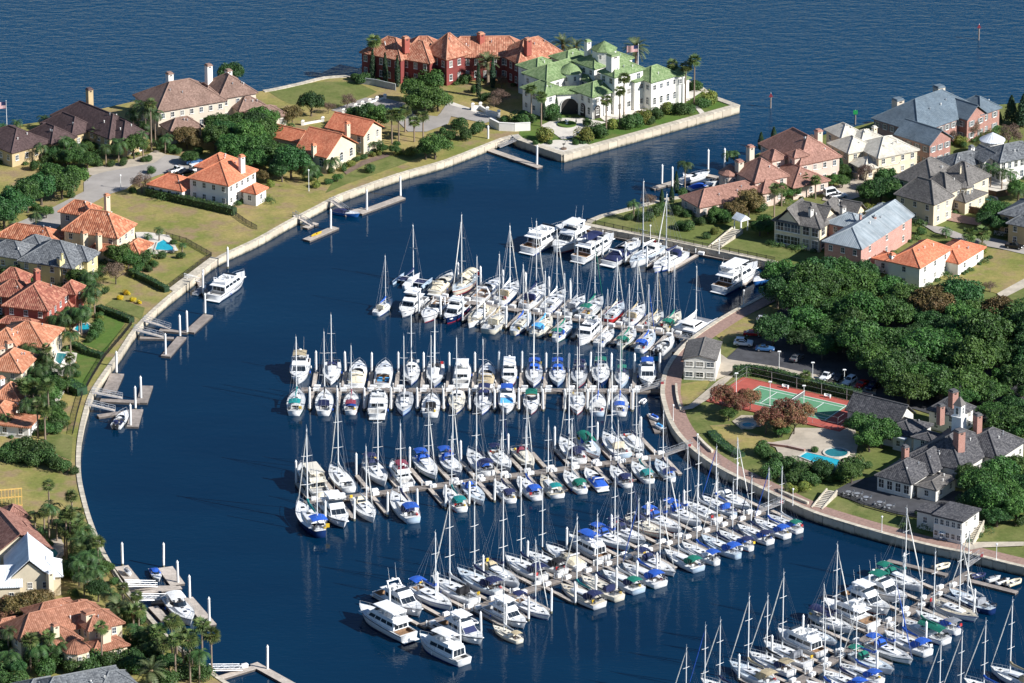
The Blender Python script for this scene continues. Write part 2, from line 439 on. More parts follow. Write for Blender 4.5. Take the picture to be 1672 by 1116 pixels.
QUAY = straight(px([(955, 368), (1101, 395), (1262, 429)]), 3.2)
PROM = smooth(px([(1272, 471), (1227, 495), (1194, 512), (1159, 534), (1126, 558), (1101, 584), (1087, 608), (1083, 628), (1082, 645), (1086, 663), (1093, 684), (1106, 707),
                  (1126, 729), (1155, 752), (1190, 773), (1239, 796), (1285, 818), (1330, 838), (1397, 859), (1464, 878), (1532, 895), (1569, 902), (1622, 915),
                  (1672, 927), (1760, 946)]), 3.2)
NOTCH = straight(px([(1262, 429), (1278, 448), (1272, 471)]), 3.2)
SHORE = smooth(px([(955, 368), (962, 361), (981, 353), (1021, 343), (1072, 329), (1110, 322), (1165, 313)]), 3.2)
FARR = smooth(px([(1165, 313), (1184, 296), (1204, 276), (1240, 250), (1340, 222), (1425, 200), (1530, 176), (1620, 172), (1760, 160)]), 4)
right_poly = QUAY + NOTCH[1:] + PROM[1:] + px([(1850, 900), (1850, 170)]) + list(reversed(FARR))[1:] + list(reversed(SHORE))[1:-1]
ground('land', right_poly, G_MID, GZ, 4.5)

def offset(line, d):
    """polyline moved to its left by d"""
    out = []
    for i, p in enumerate(line):
        a = line[max(i - 1, 0)]; b = line[min(i + 1, len(line) - 1)]
        t = (b - a); t.z = 0; t.normalize()
        out.append(Vector((p.x - t.y * d, p.y + t.x * d, p.z)))
    return out
def wall_run(name, label, line, side, mat_w=M_WALLC, mat_c=M_CAP, capw=1.25, top=GZ + .18, thick=.42):
    """sea wall: one panel and one cap slab per bay; side=+1 when the land lies left of the line"""
    root = thing(name, label, 'seawall', line[0])
    root.location.z = 0
    for i, (a, b) in enumerate(zip(line, line[1:])):
        d = b - a; L = d.length; ang = math.atan2(d.y, d.x)
        s = side
        lo = 'w%.1f%d' % (round(L, 1), s)
        y0, y1 = (-thick, .0) if s > 0 else (.0, thick)
        me = cached(('wall_panel', lo, thick), lambda: MB().box(-L / 2 + .04, L / 2 - .04, y0, y1, -1.5, top - .28))
        mid = (a + b) / 2
        off = random.uniform(-.03, .03)
        n = Vector((-math.sin(ang), math.cos(ang), 0)) * (-s * off)
        put('wall_panel', me, mat_w, root, (mid.x - line[0].x + n.x, mid.y - line[0].y + n.y, 0), ang)
        c0, c1 = (-thick - .12, capw) if s > 0 else (-capw, thick + .12)
        me = cached(('cap_slab', lo, capw, top, thick), lambda: MB().box(-L / 2 - .05, L / 2 + .05, c0, c1, top - .28, top))
        put('cap_slab', me, mat_c, root, (mid.x - line[0].x, mid.y - line[0].y, random.uniform(-.012, .012)), ang)
    return root
wall_run('seawall', 'long curved concrete seawall round the left shore of the basin', BASIN, -1, capw=.55)
wall_run('seawall', 'straight pale seawall of tall panels around the white mansion point', POINT, 1, capw=1.5, top=GZ + .3)
wall_run('seawall', 'low seawall on the open bay behind the lawn left of the red mansion', [p for p in BAYN if p.x > P(425, 150).x], 1)
wall_run('seawall', 'straight concrete seawall behind the dock under the salmon-roofed mansion', QUAY, -1 if False else 1)
wall_run('seawall', 'long curved concrete wall carrying the brick promenade', PROM, 1, mat_c=M_CAP, capw=.55, top=GZ + .35)
wall_run('seawall', 'short seawall at the corner beside the dark oak wood', NOTCH, 1)
wall_run('seawall', 'low seawall beside the garden of the salmon-roofed mansion', SHORE, -1)

# ------------------------------------------------------------------ paving and lawns (each sheet a little above the one below)
LAY = [0]
PAVED = []
def patch(name, pts, mat_, lift=None):
    LAY[0] += 1
    if name != 'lawn': PAVED.append(pts)
    return ground(name, pts, mat_, GZ + (.02 + .006 * LAY[0] if lift is None else lift))
zz = lambda Z, L_, z=GZ: [Z(x, y, z) for x, y in L_]
def strip(line, d0, d1):
    return offset(line, d0) + list(reversed(offset(line, d1)))
# green lawns
patch('lawn', px([(846, 231), (919, 252), (1203, 174), (1169, 162), (1100, 128), (900, 150), (850, 200)]), G_GREEN)
patch('lawn', zz(ZB, [(520, 1100), (660, 1040), (1000, 920), (1200, 840), (1160, 820), (900, 860), (760, 900), (640, 960), (560, 1040)]), G_MID)
patch('lawn', zz(ZB, [(140, 430), (330, 390), (500, 375), (720, 375), (860, 440), (700, 520), (600, 530), (300, 520), (230, 490)]), G_MID)
patch('lawn', zz(ZH, [(590, 330), (760, 400), (640, 580), (500, 530), (560, 420)]), G_GREEN)
patch('lawn', zz(ZH, [(400, 560), (610, 620), (500, 830), (440, 740), (470, 640)]), G_GREEN)
patch('lawn', zz(ZI, [(320, 100), (510, 140), (500, 310), (400, 270), (330, 190)]), G_MID)
patch('lawn', zz(ZH, [(700, 250), (880, 310), (860, 380), (740, 330), (640, 290)]), G_MID)
patch('lawn', zz(ZA, [(700, 785), (990, 735), (1000, 745), (740, 800)]), G_GREEN)
patch('lawn', zz(Z2, [(430, 210), (900, 330), (1240, 375), (1660, 455), (1660, 400), (1430, 270), (1300, 280), (900, 200), (700, 190)]), G_MID)
patch('lawn', zz(ZK, [(200, 320), (470, 280), (420, 370), (300, 470), (225, 490)]), G_DRY)
patch('lawn', zz(ZK, [(460, 630), (610, 620), (720, 670), (980, 750), (860, 780), (700, 830), (520, 700)]), G_DRY)
patch('lawn', zz(ZF, [(1110, 575), (1340, 440), (1420, 395), (1644, 420), (1760, 440), (1644, 580), (1480, 670), (1300, 620)]), G_DRY)
patch('lawn', zz(Z2, [(1240, 940), (1400, 850), (1660, 740), (1672, 800), (1560, 850), (1450, 950), (1330, 1010), (1300, 970)]), G_DRY)
patch('lawn', zz(Z10, [(960, 240), (1020, 150), (1289, 170), (1289, 240), (1130, 250)]), G_MID)
patch('lawn', zz(ZL, [(50, 850), (110, 780), (300, 840), (500, 900), (520, 985), (400, 960)]), G_MID)
# roads, drives
patch('road', zz(ZA, [(-60, 1240), (120, 1130), (340, 1035), (545, 930), (545, 870), (600, 825), (690, 800), (1000, 745), (1080, 690), (1330, 720), (1480, 700), (1480, 730), (1330, 780), (1250, 800),
                      (1090, 805), (1010, 830), (860, 885), (820, 915), (700, 950), (640, 985), (500, 1060), (330, 1200), (200, 1320), (-60, 1420)]), M_ROADC)
patch('driveway', zz(ZA, [(600, 825), (690, 800), (1000, 745), (1080, 690), (1010, 660), (960, 690), (700, 760), (560, 780), (560, 820)]), M_TANP)
patch('road', zz(ZB, [(560, 560), (780, 480), (920, 485), (1060, 520), (1100, 590), (1250, 600), (1270, 580), (1310, 520), (1450, 560), (1640, 620), (1560, 645), (1340, 600), (1320, 650),
                      (1180, 700), (1060, 700), (1000, 640), (900, 570), (700, 600)]), M_ROADC)
patch('path', zz(ZB, [(1310, 520), (1340, 505), (1620, 600), (1640, 620), (1450, 560)]), M_STONE)
patch('terrace', zz(ZC, [(330, 660), (440, 612), (600, 612), (760, 640), (620, 680), (540, 740), (470, 752), (400, 700)]), M_STONE)
patch('terrace', zz(ZC, [(300, 792), (420, 755), (560, 755), (670, 795), (478, 846)]), M_STONE)
patch('terrace', zz(ZC, [(760, 640), (1030, 560), (1290, 500), (1380, 440), (1330, 430), (1200, 470), (900, 560), (700, 600)]), M_STONE)
patch('path', zz(ZC, [(1330, 540), (1350, 530), (1395, 575), (1365, 585)]), M_STONE)
patch('path', zz(ZB, [(640, 960), (760, 890), (930, 840), (940, 860), (780, 915), (660, 980)]), M_SOIL)
patch('path', offset(BASIN[38:62], 1.3) + list(reversed(offset(BASIN[38:62], 3.4))), M_CONC) if False else None
patch('terrace', zz(ZG, [(1095, 965), (1370, 758), (1410, 765), (1130, 985)]), M_CAP)
patch('promenade', strip(PROM, .56, 4.3), M_BRKPAV)
patch('car_park', px([(1182, 590), (1215, 560), (1262, 515), (1300, 485), (1500, 500), (1720, 560), (1720, 690), (1560, 690), (1450, 656), (1330, 622), (1240, 608)]), M_ASPH)
patch('driveway', zz(ZK, [(530, 80), (600, 130), (800, 160), (1000, 190), (1200, 235), (1581, 290), (1720, 330), (1720, 400), (1581, 360), (1200, 275), (1000, 225), (800, 185), (640, 215), (600, 250),
                          (470, 300), (430, 280), (500, 240)]), M_TANP)
patch('path', zz(ZK, [(225, 500), (300, 480), (430, 370), (530, 285), (600, 250), (640, 260), (560, 330), (470, 420), (330, 505), (240, 520)]), M_TANP)
patch('pool_deck', zz(ZK, [(880, 770), (1060, 740), (1110, 650), (1380, 655), (1560, 650), (1590, 760), (1560, 900), (1500, 960), (1400, 1010), (1100, 900), (1000, 880), (960, 800)]), M_TANP)
patch('patio', zz(ZK, [(630, 600), (700, 555), (860, 560), (850, 640), (700, 665)]), M_TANP)
patch('terrace', zz(ZL, [(100, 765), (220, 700), (380, 660), (600, 740), (900, 760), (900, 900), (640, 920), (500, 895), (300, 840)]), M_ASPH)
patch('road', zz(ZF, [(1020, 250), (1160, 270), (1300, 325), (1450, 335), (1760, 400), (1760, 460), (1500, 400), (1350, 372), (1250, 345), (1100, 300)]), M_ROADC)
patch('path', zz(ZF, [(1480, 672), (1760, 520), (1760, 580), (1510, 705)]), M_CONC)
patch('driveway', zz(ZF, [(1120, 215), (1200, 180), (1390, 225), (1380, 262), (1240, 240)]), M_BRKPAV)
patch('driveway', zz(ZE, [(100, 930), (300, 840), (720, 700), (780, 720), (740, 830), (420, 960), (200, 1040), (60, 1010)]), M_TANP)
patch('path', zz(Z10, [(905, 268), (960, 252), (1289, 250), (1289, 275), (1040, 285), (960, 300)]), M_CONC)
patch('terrace', zz(ZI, [(270, 900), (420, 850), (470, 950), (400, 1040), (240, 990)]), M_TANP)
patch('terrace', zz(ZG, [(880, 600), (960, 600), (1100, 620), (1160, 720), (1000, 745), (900, 680)]), M_STONE)
patch('terrace', zz(ZH, [(290, 560), (470, 590), (460, 640), (380, 730), (250, 690)]), M_STONE)
patch('terrace', zz(ZH, [(230, 830), (400, 810), (330, 940), (200, 920)]), M_STONE)
patch('terrace', zz(ZE, [(1300, 820), (1540, 850), (1560, 960), (1330, 1000), (1280, 1100), (1180, 1060)]), M_STONE)
# ------------------------------------------------------------------ boats
CANV = {'blue': (.012, .085, .42), 'navy': (.010, .018, .075), 'green': (.0, .14, .095), 'teal': (.0, .20, .20), 'tan': (.42, .34, .21),
        'burgundy': (.20, .025, .05), 'grey': (.22, .23, .25), 'light blue': (.07, .33, .66), 'white': (.74, .73, .70), 'black': (.012, .012, .015),
        'yellow': (.65, .42, .02), 'red': (.45, .02, .02), 'cream': (.66, .58, .42)}
def canvas(c): return mat('canvas_' + c.replace(' ', '_'), CANV[c], .85, .18, 1.2, .5, 2.0, objvar=.12)
HULLC = {'white': M_WHITE, 'cream': M_CREAM,
         'navy': mat('navy_gelcoat', (.010, .030, .11), .2, .1, .8), 'red': mat('red_gelcoat', (.48, .03, .03), .28, .1, .8),
         'grey': mat('grey_gelcoat', (.36, .38, .40), .3, .1, .8), 'green': mat('green_gelcoat', (.01, .13, .06), .3, .1, .8),
         'blue': mat('blue_gelcoat', (.03, .14, .42), .28, .1, .8), 'sky': mat('pale_blue_gelcoat', (.42, .52, .62), .3, .06, .8)}
STR = {c: mat('stripe_' + c, v, .35, .1, 1) for c, v in {'blue': (.01, .05, .30), 'navy': (.008, .014, .05), 'red': (.40, .02, .02), 'green': (.0, .10, .05), 'black': (.01, .01, .012)}.items()}
M_DECK = mat('non_skid_deck', (.68, .68, .66), .6, .08, 1.2, .2, 12, objvar=.08)
DECKS = [mat('deck_grey', (.52, .53, .53), .6, .1, 1.2, objvar=.1), mat('deck_buff', (.60, .53, .40), .65, .1, 1.2, objvar=.1), mat('deck_pale_blue', (.50, .56, .60), .6, .1, 1.2), mat('deck_teak', (.33, .22, .13), .7, .2, 2)]
M_TEAK = mat('teak', (.26, .16, .09), .7, .25, 2, objvar=.2)
M_COCK = mat('cockpit_floor', (.46, .45, .43), .7, .2, 2, objvar=.15)
M_PORT = glass_mat('tinted_acrylic', (.012, .014, .018), .12)
M_BGLASS = glass_mat('boat_glass', (.018, .026, .036), .06)
M_WIRE = mat('rigging_wire', (.30, .31, .33), .4, .1, metal=.5)
M_SAIL = mat('sailcloth', (.72, .70, .64), .8, .06, 2)
M_RUBBER = mat('black_rubber', (.015, .015, .017), .7, .2)
M_MOTOR = mat('outboard_cowl', (.03, .032, .036), .3, .2, objvar=.3)
M_PERS = mat('bright_gear', (.60, .30, .03), .6, .3)

def half_beam(t, tr, mx, p=1.35):
    if t < mx: return tr + (1 - tr) * math.sin(math.pi / 2 * t / mx)
    return max(.012, math.cos(math.pi / 2 * ((t - mx) / (1 - mx)) ** p))
class Hull:
    def __init__(s, L, B, zs, zb, tr=.7, mx=.42, p=1.35, rake=.07, flare=.86, dip=.12, draft=.55, n=13):
        s.L, s.B, s.zs, s.zb, s.tr, s.mx, s.p, s.rake, s.flare, s.dip, s.draft, s.n = L, B, zs, zb, tr, mx, p, rake, flare, dip, draft, n
    def sheer(s, t): return s.zs + (s.zb - s.zs) * t ** 1.6 - s.dip * math.sin(math.pi * t)
    def hb(s, t): return s.B / 2 * half_beam(t, s.tr, s.mx, s.p)
    def x(s, t, z=None):
        z = s.sheer(t) if z is None else z
        return -s.L / 2 + t * s.L * (1 - s.rake) + s.rake * s.L * t * t * max(0, z) / s.sheer(t)
    def shell(s):
        m = MB(); secs = []
        for i in range(s.n):
            t = i / (s.n - 1); b = s.hb(t); sh = s.sheer(t)
            h = [(b, sh), (b * (.5 + .5 * s.flare), sh * .5), (b * s.flare, 0.05), (b * s.flare * .55, -s.draft * .6), (0, -s.draft)]
            q = [(s.x(t, z), y, z) for y, z in h] + [(s.x(t, z), -y, z) for y, z in reversed(h[:-1])]
            secs.append(q)
        return m.loft(secs, False, True)
    def band(s, f0, f1, out=.012, t0=0, t1=1):
        """narrow stripe round the hull between fractions of the freeboard"""
        m = MB()
        for sg in (1, -1):
            secs = []
            for i in range(s.n):
                t = t0 + (t1 - t0) * i / (s.n - 1); b = s.hb(t); sh = s.sheer(t)
                q = []
                for f in (f0, f1):
                    y = b * (s.flare + (1 - s.flare) * f) + out
                    q.append((s.x(t, f * sh), sg * y, f * sh))
                secs.append(q if sg < 0 else q[::-1])
            m.loft(secs, False, False)
        return m
    def deck(s, c0=None, c1=None, w=0, drop=.03):
        m = MB(); ts = sorted(set([i / 16 for i in range(17)] + ([c0, c1] if c0 is not None else [])))
        for a, b in zip(ts, ts[1:]):
            for (k0, k1) in ((-1, 0), (0, 1), (1, 2)):
                if k0 == 0 and c0 is not None and a >= c0 - 1e-6 and b <= c1 + 1e-6: continue
                def pt(t, k):
                    hb = s.hb(t) - .03; ww = min(w if w else hb * .5, hb * .8); y = (-hb, -ww, ww, hb)[k + 1]
                    return (s.x(t), y, s.sheer(t) - drop + (.05 if k in (0, 1) else 0))
                m.add([pt(a, k0), pt(b, k0), pt(b, k1), pt(a, k1)], [(0, 1, 2, 3)])
        return m
    def rail(s, t0, t1, h, n=7, r=.03, both=True, close=True):
        m = MB()
        for sg in (1, -1):
            pts = []
            for i in range(n):
                t = t0 + (t1 - t0) * i / (n - 1)
                y = sg * max(0, s.hb(t) - .1); z = s.sheer(t)
                pts.append((s.x(t), y, z + h))
                m.tube((s.x(t), y, z - .05), (s.x(t), y, z + h), r * .8, None, 4, False)
            m.path(pts, r, 4)
        if close:
            for t in ((t1,) if t1 > .97 else (t0,)):
                y = s.hb(t) - .1
                if y > 0: m.tube((s.x(t), y, s.sheer(t) + h), (s.x(t), -y, s.sheer(t) + h), r, None, 4)
        return m
def canopy(x0, x1, w, z, crown=.25, thick=.05, drop=.12, n=6, ny=7):
    """fabric top stretched over bows"""
    m = MB(); secs = []
    for i in range(n):
        x = x0 + (x1 - x0) * i / (n - 1); e = abs(2 * i / (n - 1) - 1) ** 2 * drop
        up = []; dn = []
        for j in range(ny):
            u = 2 * j / (ny - 1) - 1
            zz_ = z + crown * (1 - u * u) - e - .03 * math.sin(i * 2.1) * (1 - u * u)
            up.append((x, w / 2 * u, zz_)); dn.append((x, w / 2 * u * .995, zz_ - thick))
        secs.append(up + dn[::-1])
    return m.loft(secs, True, True)
def panel(m, A, B, C, D, s0, s1, t0, t1, off=.03):
    """slab lying on the quad A B C D (A-B bottom, D-C top)"""
    A, B, C, D = map(Vector, (A, B, C, D))
    def q(s, t): return A.lerp(B, s).lerp(D.lerp(C, s), t)
    n = (B - A).cross(D - A).normalized() * off
    p = [q(s0, t0), q(s1, t0), q(s1, t1), q(s0, t1)]
    return m.add([tuple(v - n * .3) for v in p] + [tuple(v + n) for v in p],
                 [(4, 5, 6, 7), (0, 1, 5, 4), (1, 2, 6, 5), (2, 3, 7, 6), (3, 0, 4, 7)])
def tb_faces(x0, x1, y0, y1, z0, z1, ix0=0, ix1=0, iy=0):
    a, b, c, d = (x0, y0, z0), (x1, y0, z0), (x1, y1, z0), (x0, y1, z0)
    e, f, g, h = (x0 + ix0, y0 + iy, z1), (x1 - ix1, y0 + iy, z1), (x1 - ix1, y1 - iy, z1), (x0 + ix0, y1 - iy, z1)
    return {'star': (a, b, f, e), 'front': (b, c, g, f), 'port': (c, d, h, g), 'aft': (d, a, e, h)}

# ---- sailboats: three hull forms, native length 12 m
SAILH = {0: Hull(12, 3.9, 1.15, 1.45, .70, .42), 1: Hull(12, 3.75, 1.2, 1.6, .45, .46, 1.3, .10, .84, .22), 2: Hull(12, 4.1, 1.1, 1.3, .86, .38, 1.25, .045, .88, .03)}
def sail_part(kind, what):
    h = SAILH[kind]
    c0, c1, cw = (.07, .27, .78) if kind != 1 else (.12, .30, .7)
    k0, k1 = c1 + .005, .70                                    # cabin trunk along the hull
    zc = h.sheer(.45)
    if what == 'hull': return h.shell()
    if what == 'stripe': return h.band(.03, .17)
    if what == 'cove': return h.band(.80, .90)
    if what == 'deck': return h.deck(c0, c1, cw)
    if what == 'cockpit':
        m = MB(); z = h.sheer(.2); x0, x1 = h.x(c0), h.x(c1)
        m.box(x0, x1, -cw, cw, z - .75, z - .70)
        for sg in (1, -1):
            m.box(x0, x1, sg * cw - .04, sg * cw + .04, z - .75, z + .16)
            y0, y1 = sorted((sg * (cw - .42), sg * (cw - .04))); m.box(x0 + .2, x1, y0, y1, z - .7, z - .28)
        m.box(x0 - .04, x0 + .04, -cw, cw, z - .75, z + .05)
        return m
    if what == 'trunk':
        m = MB(); secs = []
        for i in range(7):
            t = k0 + (k1 - k0) * i / 6; w = min(1.12, h.hb(t) * .66) * (1 - .35 * (i / 6) ** 2); hh = (.52 if kind != 2 else .78) * (1 - .62 * (i / 6) ** 2)
            z = h.sheer(t) - .02; x = h.x(t)
            secs.append([(x, -w, z), (x, -w * .86, z + hh * .9), (x, -w * .4, z + hh * 1.05), (x, w * .4, z + hh * 1.05), (x, w * .86, z + hh * .9), (x, w, z)])
        return m.loft(secs, False, True)
    if what in ('window_port', 'window_star'):
        m = MB(); sg = 1 if what == 'window_port' else -1; secs = []
        for t in (.34, .40, .46, .52, .58):
            i = (t - k0) / (k1 - k0); w = min(1.12, h.hb(t) * .66) * (1 - .35 * i * i); hh = (.52 if kind != 2 else .78) * (1 - .62 * i * i); z = h.sheer(t)
            q = [(h.x(t), sg * (w * .955 + .02), z + hh * .30), (h.x(t), sg * (w * .90 + .02), z + hh * .72)]
            secs.append(q if sg < 0 else q[::-1])
        return m.loft(secs, False, False)
    if what == 'hatch':
        return MB().box(-.28, .28, -.28, .28, 0, .06)
    if what == 'mast':
        m = MB(); m.tube((0, 0, 0), (0, 0, 14.6), .135, .10, 8); m.tube((0, 0, 14.6), (-.0, 0, 15.3), .02, .015, 4)
        m.box(-.35, .02, -.02, .02, 14.55, 14.7); return m
    if what == 'spreader': return MB().tube((0, -1.05, .08), (0, 0, 0), .035, .05, 5).tube((0, 1.05, .08), (0, 0, 0), .035, .05, 5)
    if what == 'boom':
        return MB().tube((0, 0, 1.55), (-4.4, 0, 1.65), .09, .07, 6)
    if what == 'sail_cover':
        m = MB(); secs = []
        for i in range(6):
            x = .12 - 4.2 * i / 5; r = .30 - .035 * i; z = 1.82 - .02 * i + (.45 if i == 0 else 0)
            secs.append([(x, r * .62 * math.cos(a), z + r * (1.25 if math.sin(a) > 0 else 1) * math.sin(a)) for a in [2 * math.pi * j / 8 for j in range(8)]])
        return m.loft(secs, True, True)
    if what == 'jib':
        bow = h.x(.985) - h.x(.60); m = MB()
        n = 8
        pts = [(bow * (1 - i / n * .93) - .1, 0, .35 + 13.2 * i / n) for i in range(n + 1)]
        for i in range(n):
            r = .075 * math.sin(math.pi * min(1, (i + .8) / n * .9)) + .035
            m.tube(pts[i], pts[i + 1], r, None, 6, i in (0, n - 1))
        return m
    if what == 'rigging':
        m = MB(); mx = h.x(.60); top = (0, 0, 14.5); r = .017
        m.tube((h.x(.99) - mx, 0, .1), top, r, None, 3, False)
        m.tube((h.x(.01) - mx, .5, .1), top, r, None, 3, False); m.tube((h.x(.01) - mx, -.5, .1), top, r, None, 3, False)
        for sg in (1, -1):
            y = sg * (h.hb(.58) - .15)
            m.path([(-.15, y, 0), (0, sg * 1.05, 4.98), (0, sg * .95, 9.88), top], r, 3)
            m.tube((-.5, y, 0), (0, sg * .1, 4.9), r, None, 3, False); m.tube((.35, y, 0), (0, sg * .1, 4.9), r, None, 3, False)
            m.tube((0, sg * 1.05, 4.98), (0, sg * .1, 9.8), r, None, 3, False)
        m.tube((-4.3, 0, 1.7), (-.1, 0, 14.4), r, None, 3, False)
        return m
    if what == 'bimini': return canopy(h.x(.02), h.x(.24), 2.5, h.sheer(.1) + 1.75, .22)
    if what == 'bimini_frame':
        m = MB(); z = h.sheer(.1)
        for t in (.03, .13, .23):
            for sg in (1, -1): m.tube((h.x(.13), sg * (h.hb(.13) - .15), z), (h.x(t), sg * 1.22, z + 1.72), .02, None, 4)
            m.tube((h.x(t), -1.22, z + 1.72), (h.x(t), 1.22, z + 1.72), .02, None, 4)
        return m
    if what == 'dodger':
        z = h.sheer(.3) + .45; x = h.x(c1)
        secs = []
        for (dx, w, hh) in ((-.35, 1.15, .98), (.15, 1.15, .95), (.65, 1.1, .62), (1.05, 1.0, .05)):
            secs.append([(x + dx, w * u, z - .3 + (hh + .3) * (1 - .16 * u * u) if abs(u) < .99 else z - .4) for u in (-1, -.98, -.5, 0, .5, .98, 1)])
        return MB().loft(secs, False, True)
    if what == 'dodger_window':
        z = h.sheer(.3) + .45; x = h.x(c1); m = MB()
        for y0, y1 in ((-.85, -.32), (-.26, .26), (.32, .85)):
            panel(m, (x + .98, y0, z + .16), (x + .98, y1, z + .16), (x + .70, y1, z + .56), (x + .70, y0, z + .56), 0, 1, 0, 1, .05)
        return m
    if what == 'rail':
        a = h.rail(.74, .985, .6, 4); b = h.rail(0.005, .12, .62, 3, close=True)
        c = h.rail(.12, .74, .6, 6, .014, close=False)
        m = MB(); m.add(a.v, a.f); m.add(b.v, b.f); m.add(c.v, c.f); return m
    if what == 'wheel':
        m = MB(); x = h.x(.13); z = h.sheer(.13) + .25
        for i in range(12):
            a, b = 2 * math.pi * i / 12, 2 * math.pi * (i + 1) / 12
            m.tube((x, .5 * math.cos(a), z + .5 * math.sin(a)), (x, .5 * math.cos(b), z + .5 * math.sin(b)), .025, None, 4, False)
        m.box(x - .1, x + .12, -.12, .12, z - .9, z + .05); return m
def sailboat(label, loc, rz, L=12, kind=0, hull='white', stripe='blue', cover='blue', bimini=None, dodger=None, jib=None, mast=1.0, group=None, name='sailboat', gear=None,
             ketch=False, awning=None, cat='sailboat'):
    root = thing(name, label, cat, loc, rz, group, L / 12.0)
    h = SAILH[kind]
    def p(nm, what, m_, loc=(0, 0, 0), sm=False, sc=None, par=None, rz=0):
        return put(nm, cached(('sail_' + what, kind), lambda: sail_part(kind, what), sm), m_, par or root, loc, rz, sc)
    p('hull', 'hull', HULLC[hull], sm=True)
    if stripe: p('waterline_stripe', 'stripe', STR[stripe])
    if stripe and random.random() < .5: p('cove_stripe', 'cove', STR[stripe])
    p('deck', 'deck', (M_DECK if hull != 'cream' else M_CREAM) if random.random() < .65 else random.choices(DECKS, (6, 1, 4, 1))[0])
    p('cockpit', 'cockpit', M_COCK if random.random() < .85 else M_TEAK)
    tr = p('cabin_trunk', 'trunk', M_WHITE if hull != 'cream' else M_CREAM)
    p('cabin_window', 'window_port', M_PORT, par=tr); p('cabin_window', 'window_star', M_PORT, par=tr)
    for t, hz in ((.42, .55), (.56, .42), (.80, .03)):
        p('hatch', 'hatch', M_PORT, (h.x(t), 0, h.sheer(t) + hz), par=root)
    zb = h.sheer(.6) + .3; mxx = h.x(.60)
    ms = p('mast', 'mast', M_ALU, (mxx, 0, zb), sc=(1, 1, mast))
    for z, s in ((4.9, 1.0), (9.8, .85)): p('spreader', 'spreader', M_ALU, (0, 0, z), sc=(1, s, 1), par=ms)
    p('rigging', 'rigging', M_WIRE, (mxx, 0, zb - .25), sc=(1, 1, mast))
    p('boom', 'boom', M_ALU, (mxx, 0, zb))
    if cover: p('sail_cover', 'sail_cover', canvas(cover), (mxx, 0, zb))
    if jib: p('furled_jib', 'jib', M_SAIL if jib == 'white' else canvas(jib), (mxx, 0, zb - .25), sc=(1, 1, mast))
    if bimini:
        b = p('bimini', 'bimini', canvas(bimini)); p('bimini_frame', 'bimini_frame', M_STEEL, par=b)
    if dodger:
        d = p('dodger', 'dodger', canvas(dodger)); p('dodger_window', 'dodger_window', M_BGLASS, par=d)
    p('rail', 'rail', M_STEEL); p('wheel', 'wheel', M_STEEL)
    if gear: put('deck_gear', cached('gearbag', lambda: MB().blob((0, 0, .2), .45, .28, .24)), canvas(gear), root, (h.x(.08), -.9, h.sheer(.1)))
    def clut(nm, key, fn, m_, t, y, dz): put(nm, cached(key, fn), m_, root, (h.x(t), y, h.sheer(t) + dz), random.uniform(-.3, .3))
    if random.random() < .45: clut('solar_panel', 'solar', lambda: MB().box(-.35, .35, -.6, .6, 0, .05), M_PORT, .02, 0, 1.0)
    if random.random() < .4: clut('stern_outboard', 'ob', lambda: MB().tbox(-.2, .2, -.15, .15, 0, .6, .05, .05, .03), M_MOTOR, .03, random.choice((-1.1, 1.1)), .2)
    if random.random() < .6: clut('life_ring', 'ring', lambda: MB().tbox(-.1, .1, -.3, .3, 0, .6), canvas(random.choice(('yellow', 'white', 'red', 'white'))), .05, random.choice((-1.25, 1.25)), .25)
    if random.random() < .5: clut('coiled_line', 'coil', lambda: MB().tube((0, 0, 0), (0, 0, .18), .32, .26, 9), M_COCK, .84, .3, .03)
    for t in (.2, .42, .6):
        if random.random() < .5: clut('fender', 'fender', lambda: MB().blob((0, 0, 0), .14, .14, .34, 8, 5), M_WPAINT if random.random() < .5 else canvas(random.choice(('blue', 'navy', 'white'))), t, random.choice((-1, 1)) * (h.hb(t) + .1), -.55)
    if ketch:
        mz = p('mizzen_mast', 'mast', M_ALU, (h.x(.17), 0, h.sheer(.17)), sc=(.8, .8, .66)); p('spreader', 'spreader', M_ALU, (0, 0, 7), par=mz)
    if awning: put('awning', cached(('awning', kind), lambda: canopy(h.x(.06), h.x(.58), 2.7, h.sheer(.5) + 1.55, .5, .05, .1)), canvas(awning), root)
    return root

# ---- motor boats
MOTH = {'fly': Hull(14, 4.6, 1.35, 2.25, .90, .45, 1.75, .09, .80, .02, .7), 'big': Hull(19, 5.5, 1.9, 3.0, .90, .45, 1.9, .10, .80, .03, .9),
        'express': Hull(13, 4.2, 1.15, 1.85, .92, .42, 1.7, .10, .78, .0, .6), 'runabout': Hull(7.5, 2.6, .75, 1.15, .92, .42, 1.6, .1, .78, .0, .4),
        'trawler': Hull(14, 4.5, 1.35, 2.35, .84, .46, 1.6, .06, .84, .12, .8)}
HOUSE = {'fly': dict(x0=-3.2, x1=3.4, w=1.75, h=1.55, ix1=1.7, fx0=-3.0, fx1=1.1), 'big': dict(x0=-6.4, x1=4.6, w=2.2, h=2.0, ix1=1.9, fx0=-6.2, fx1=1.6),
         'trawler': dict(x0=-5.3, x1=2.6, w=1.75, h=1.85, ix1=.6, fx0=-4.0, fx1=2.3)}
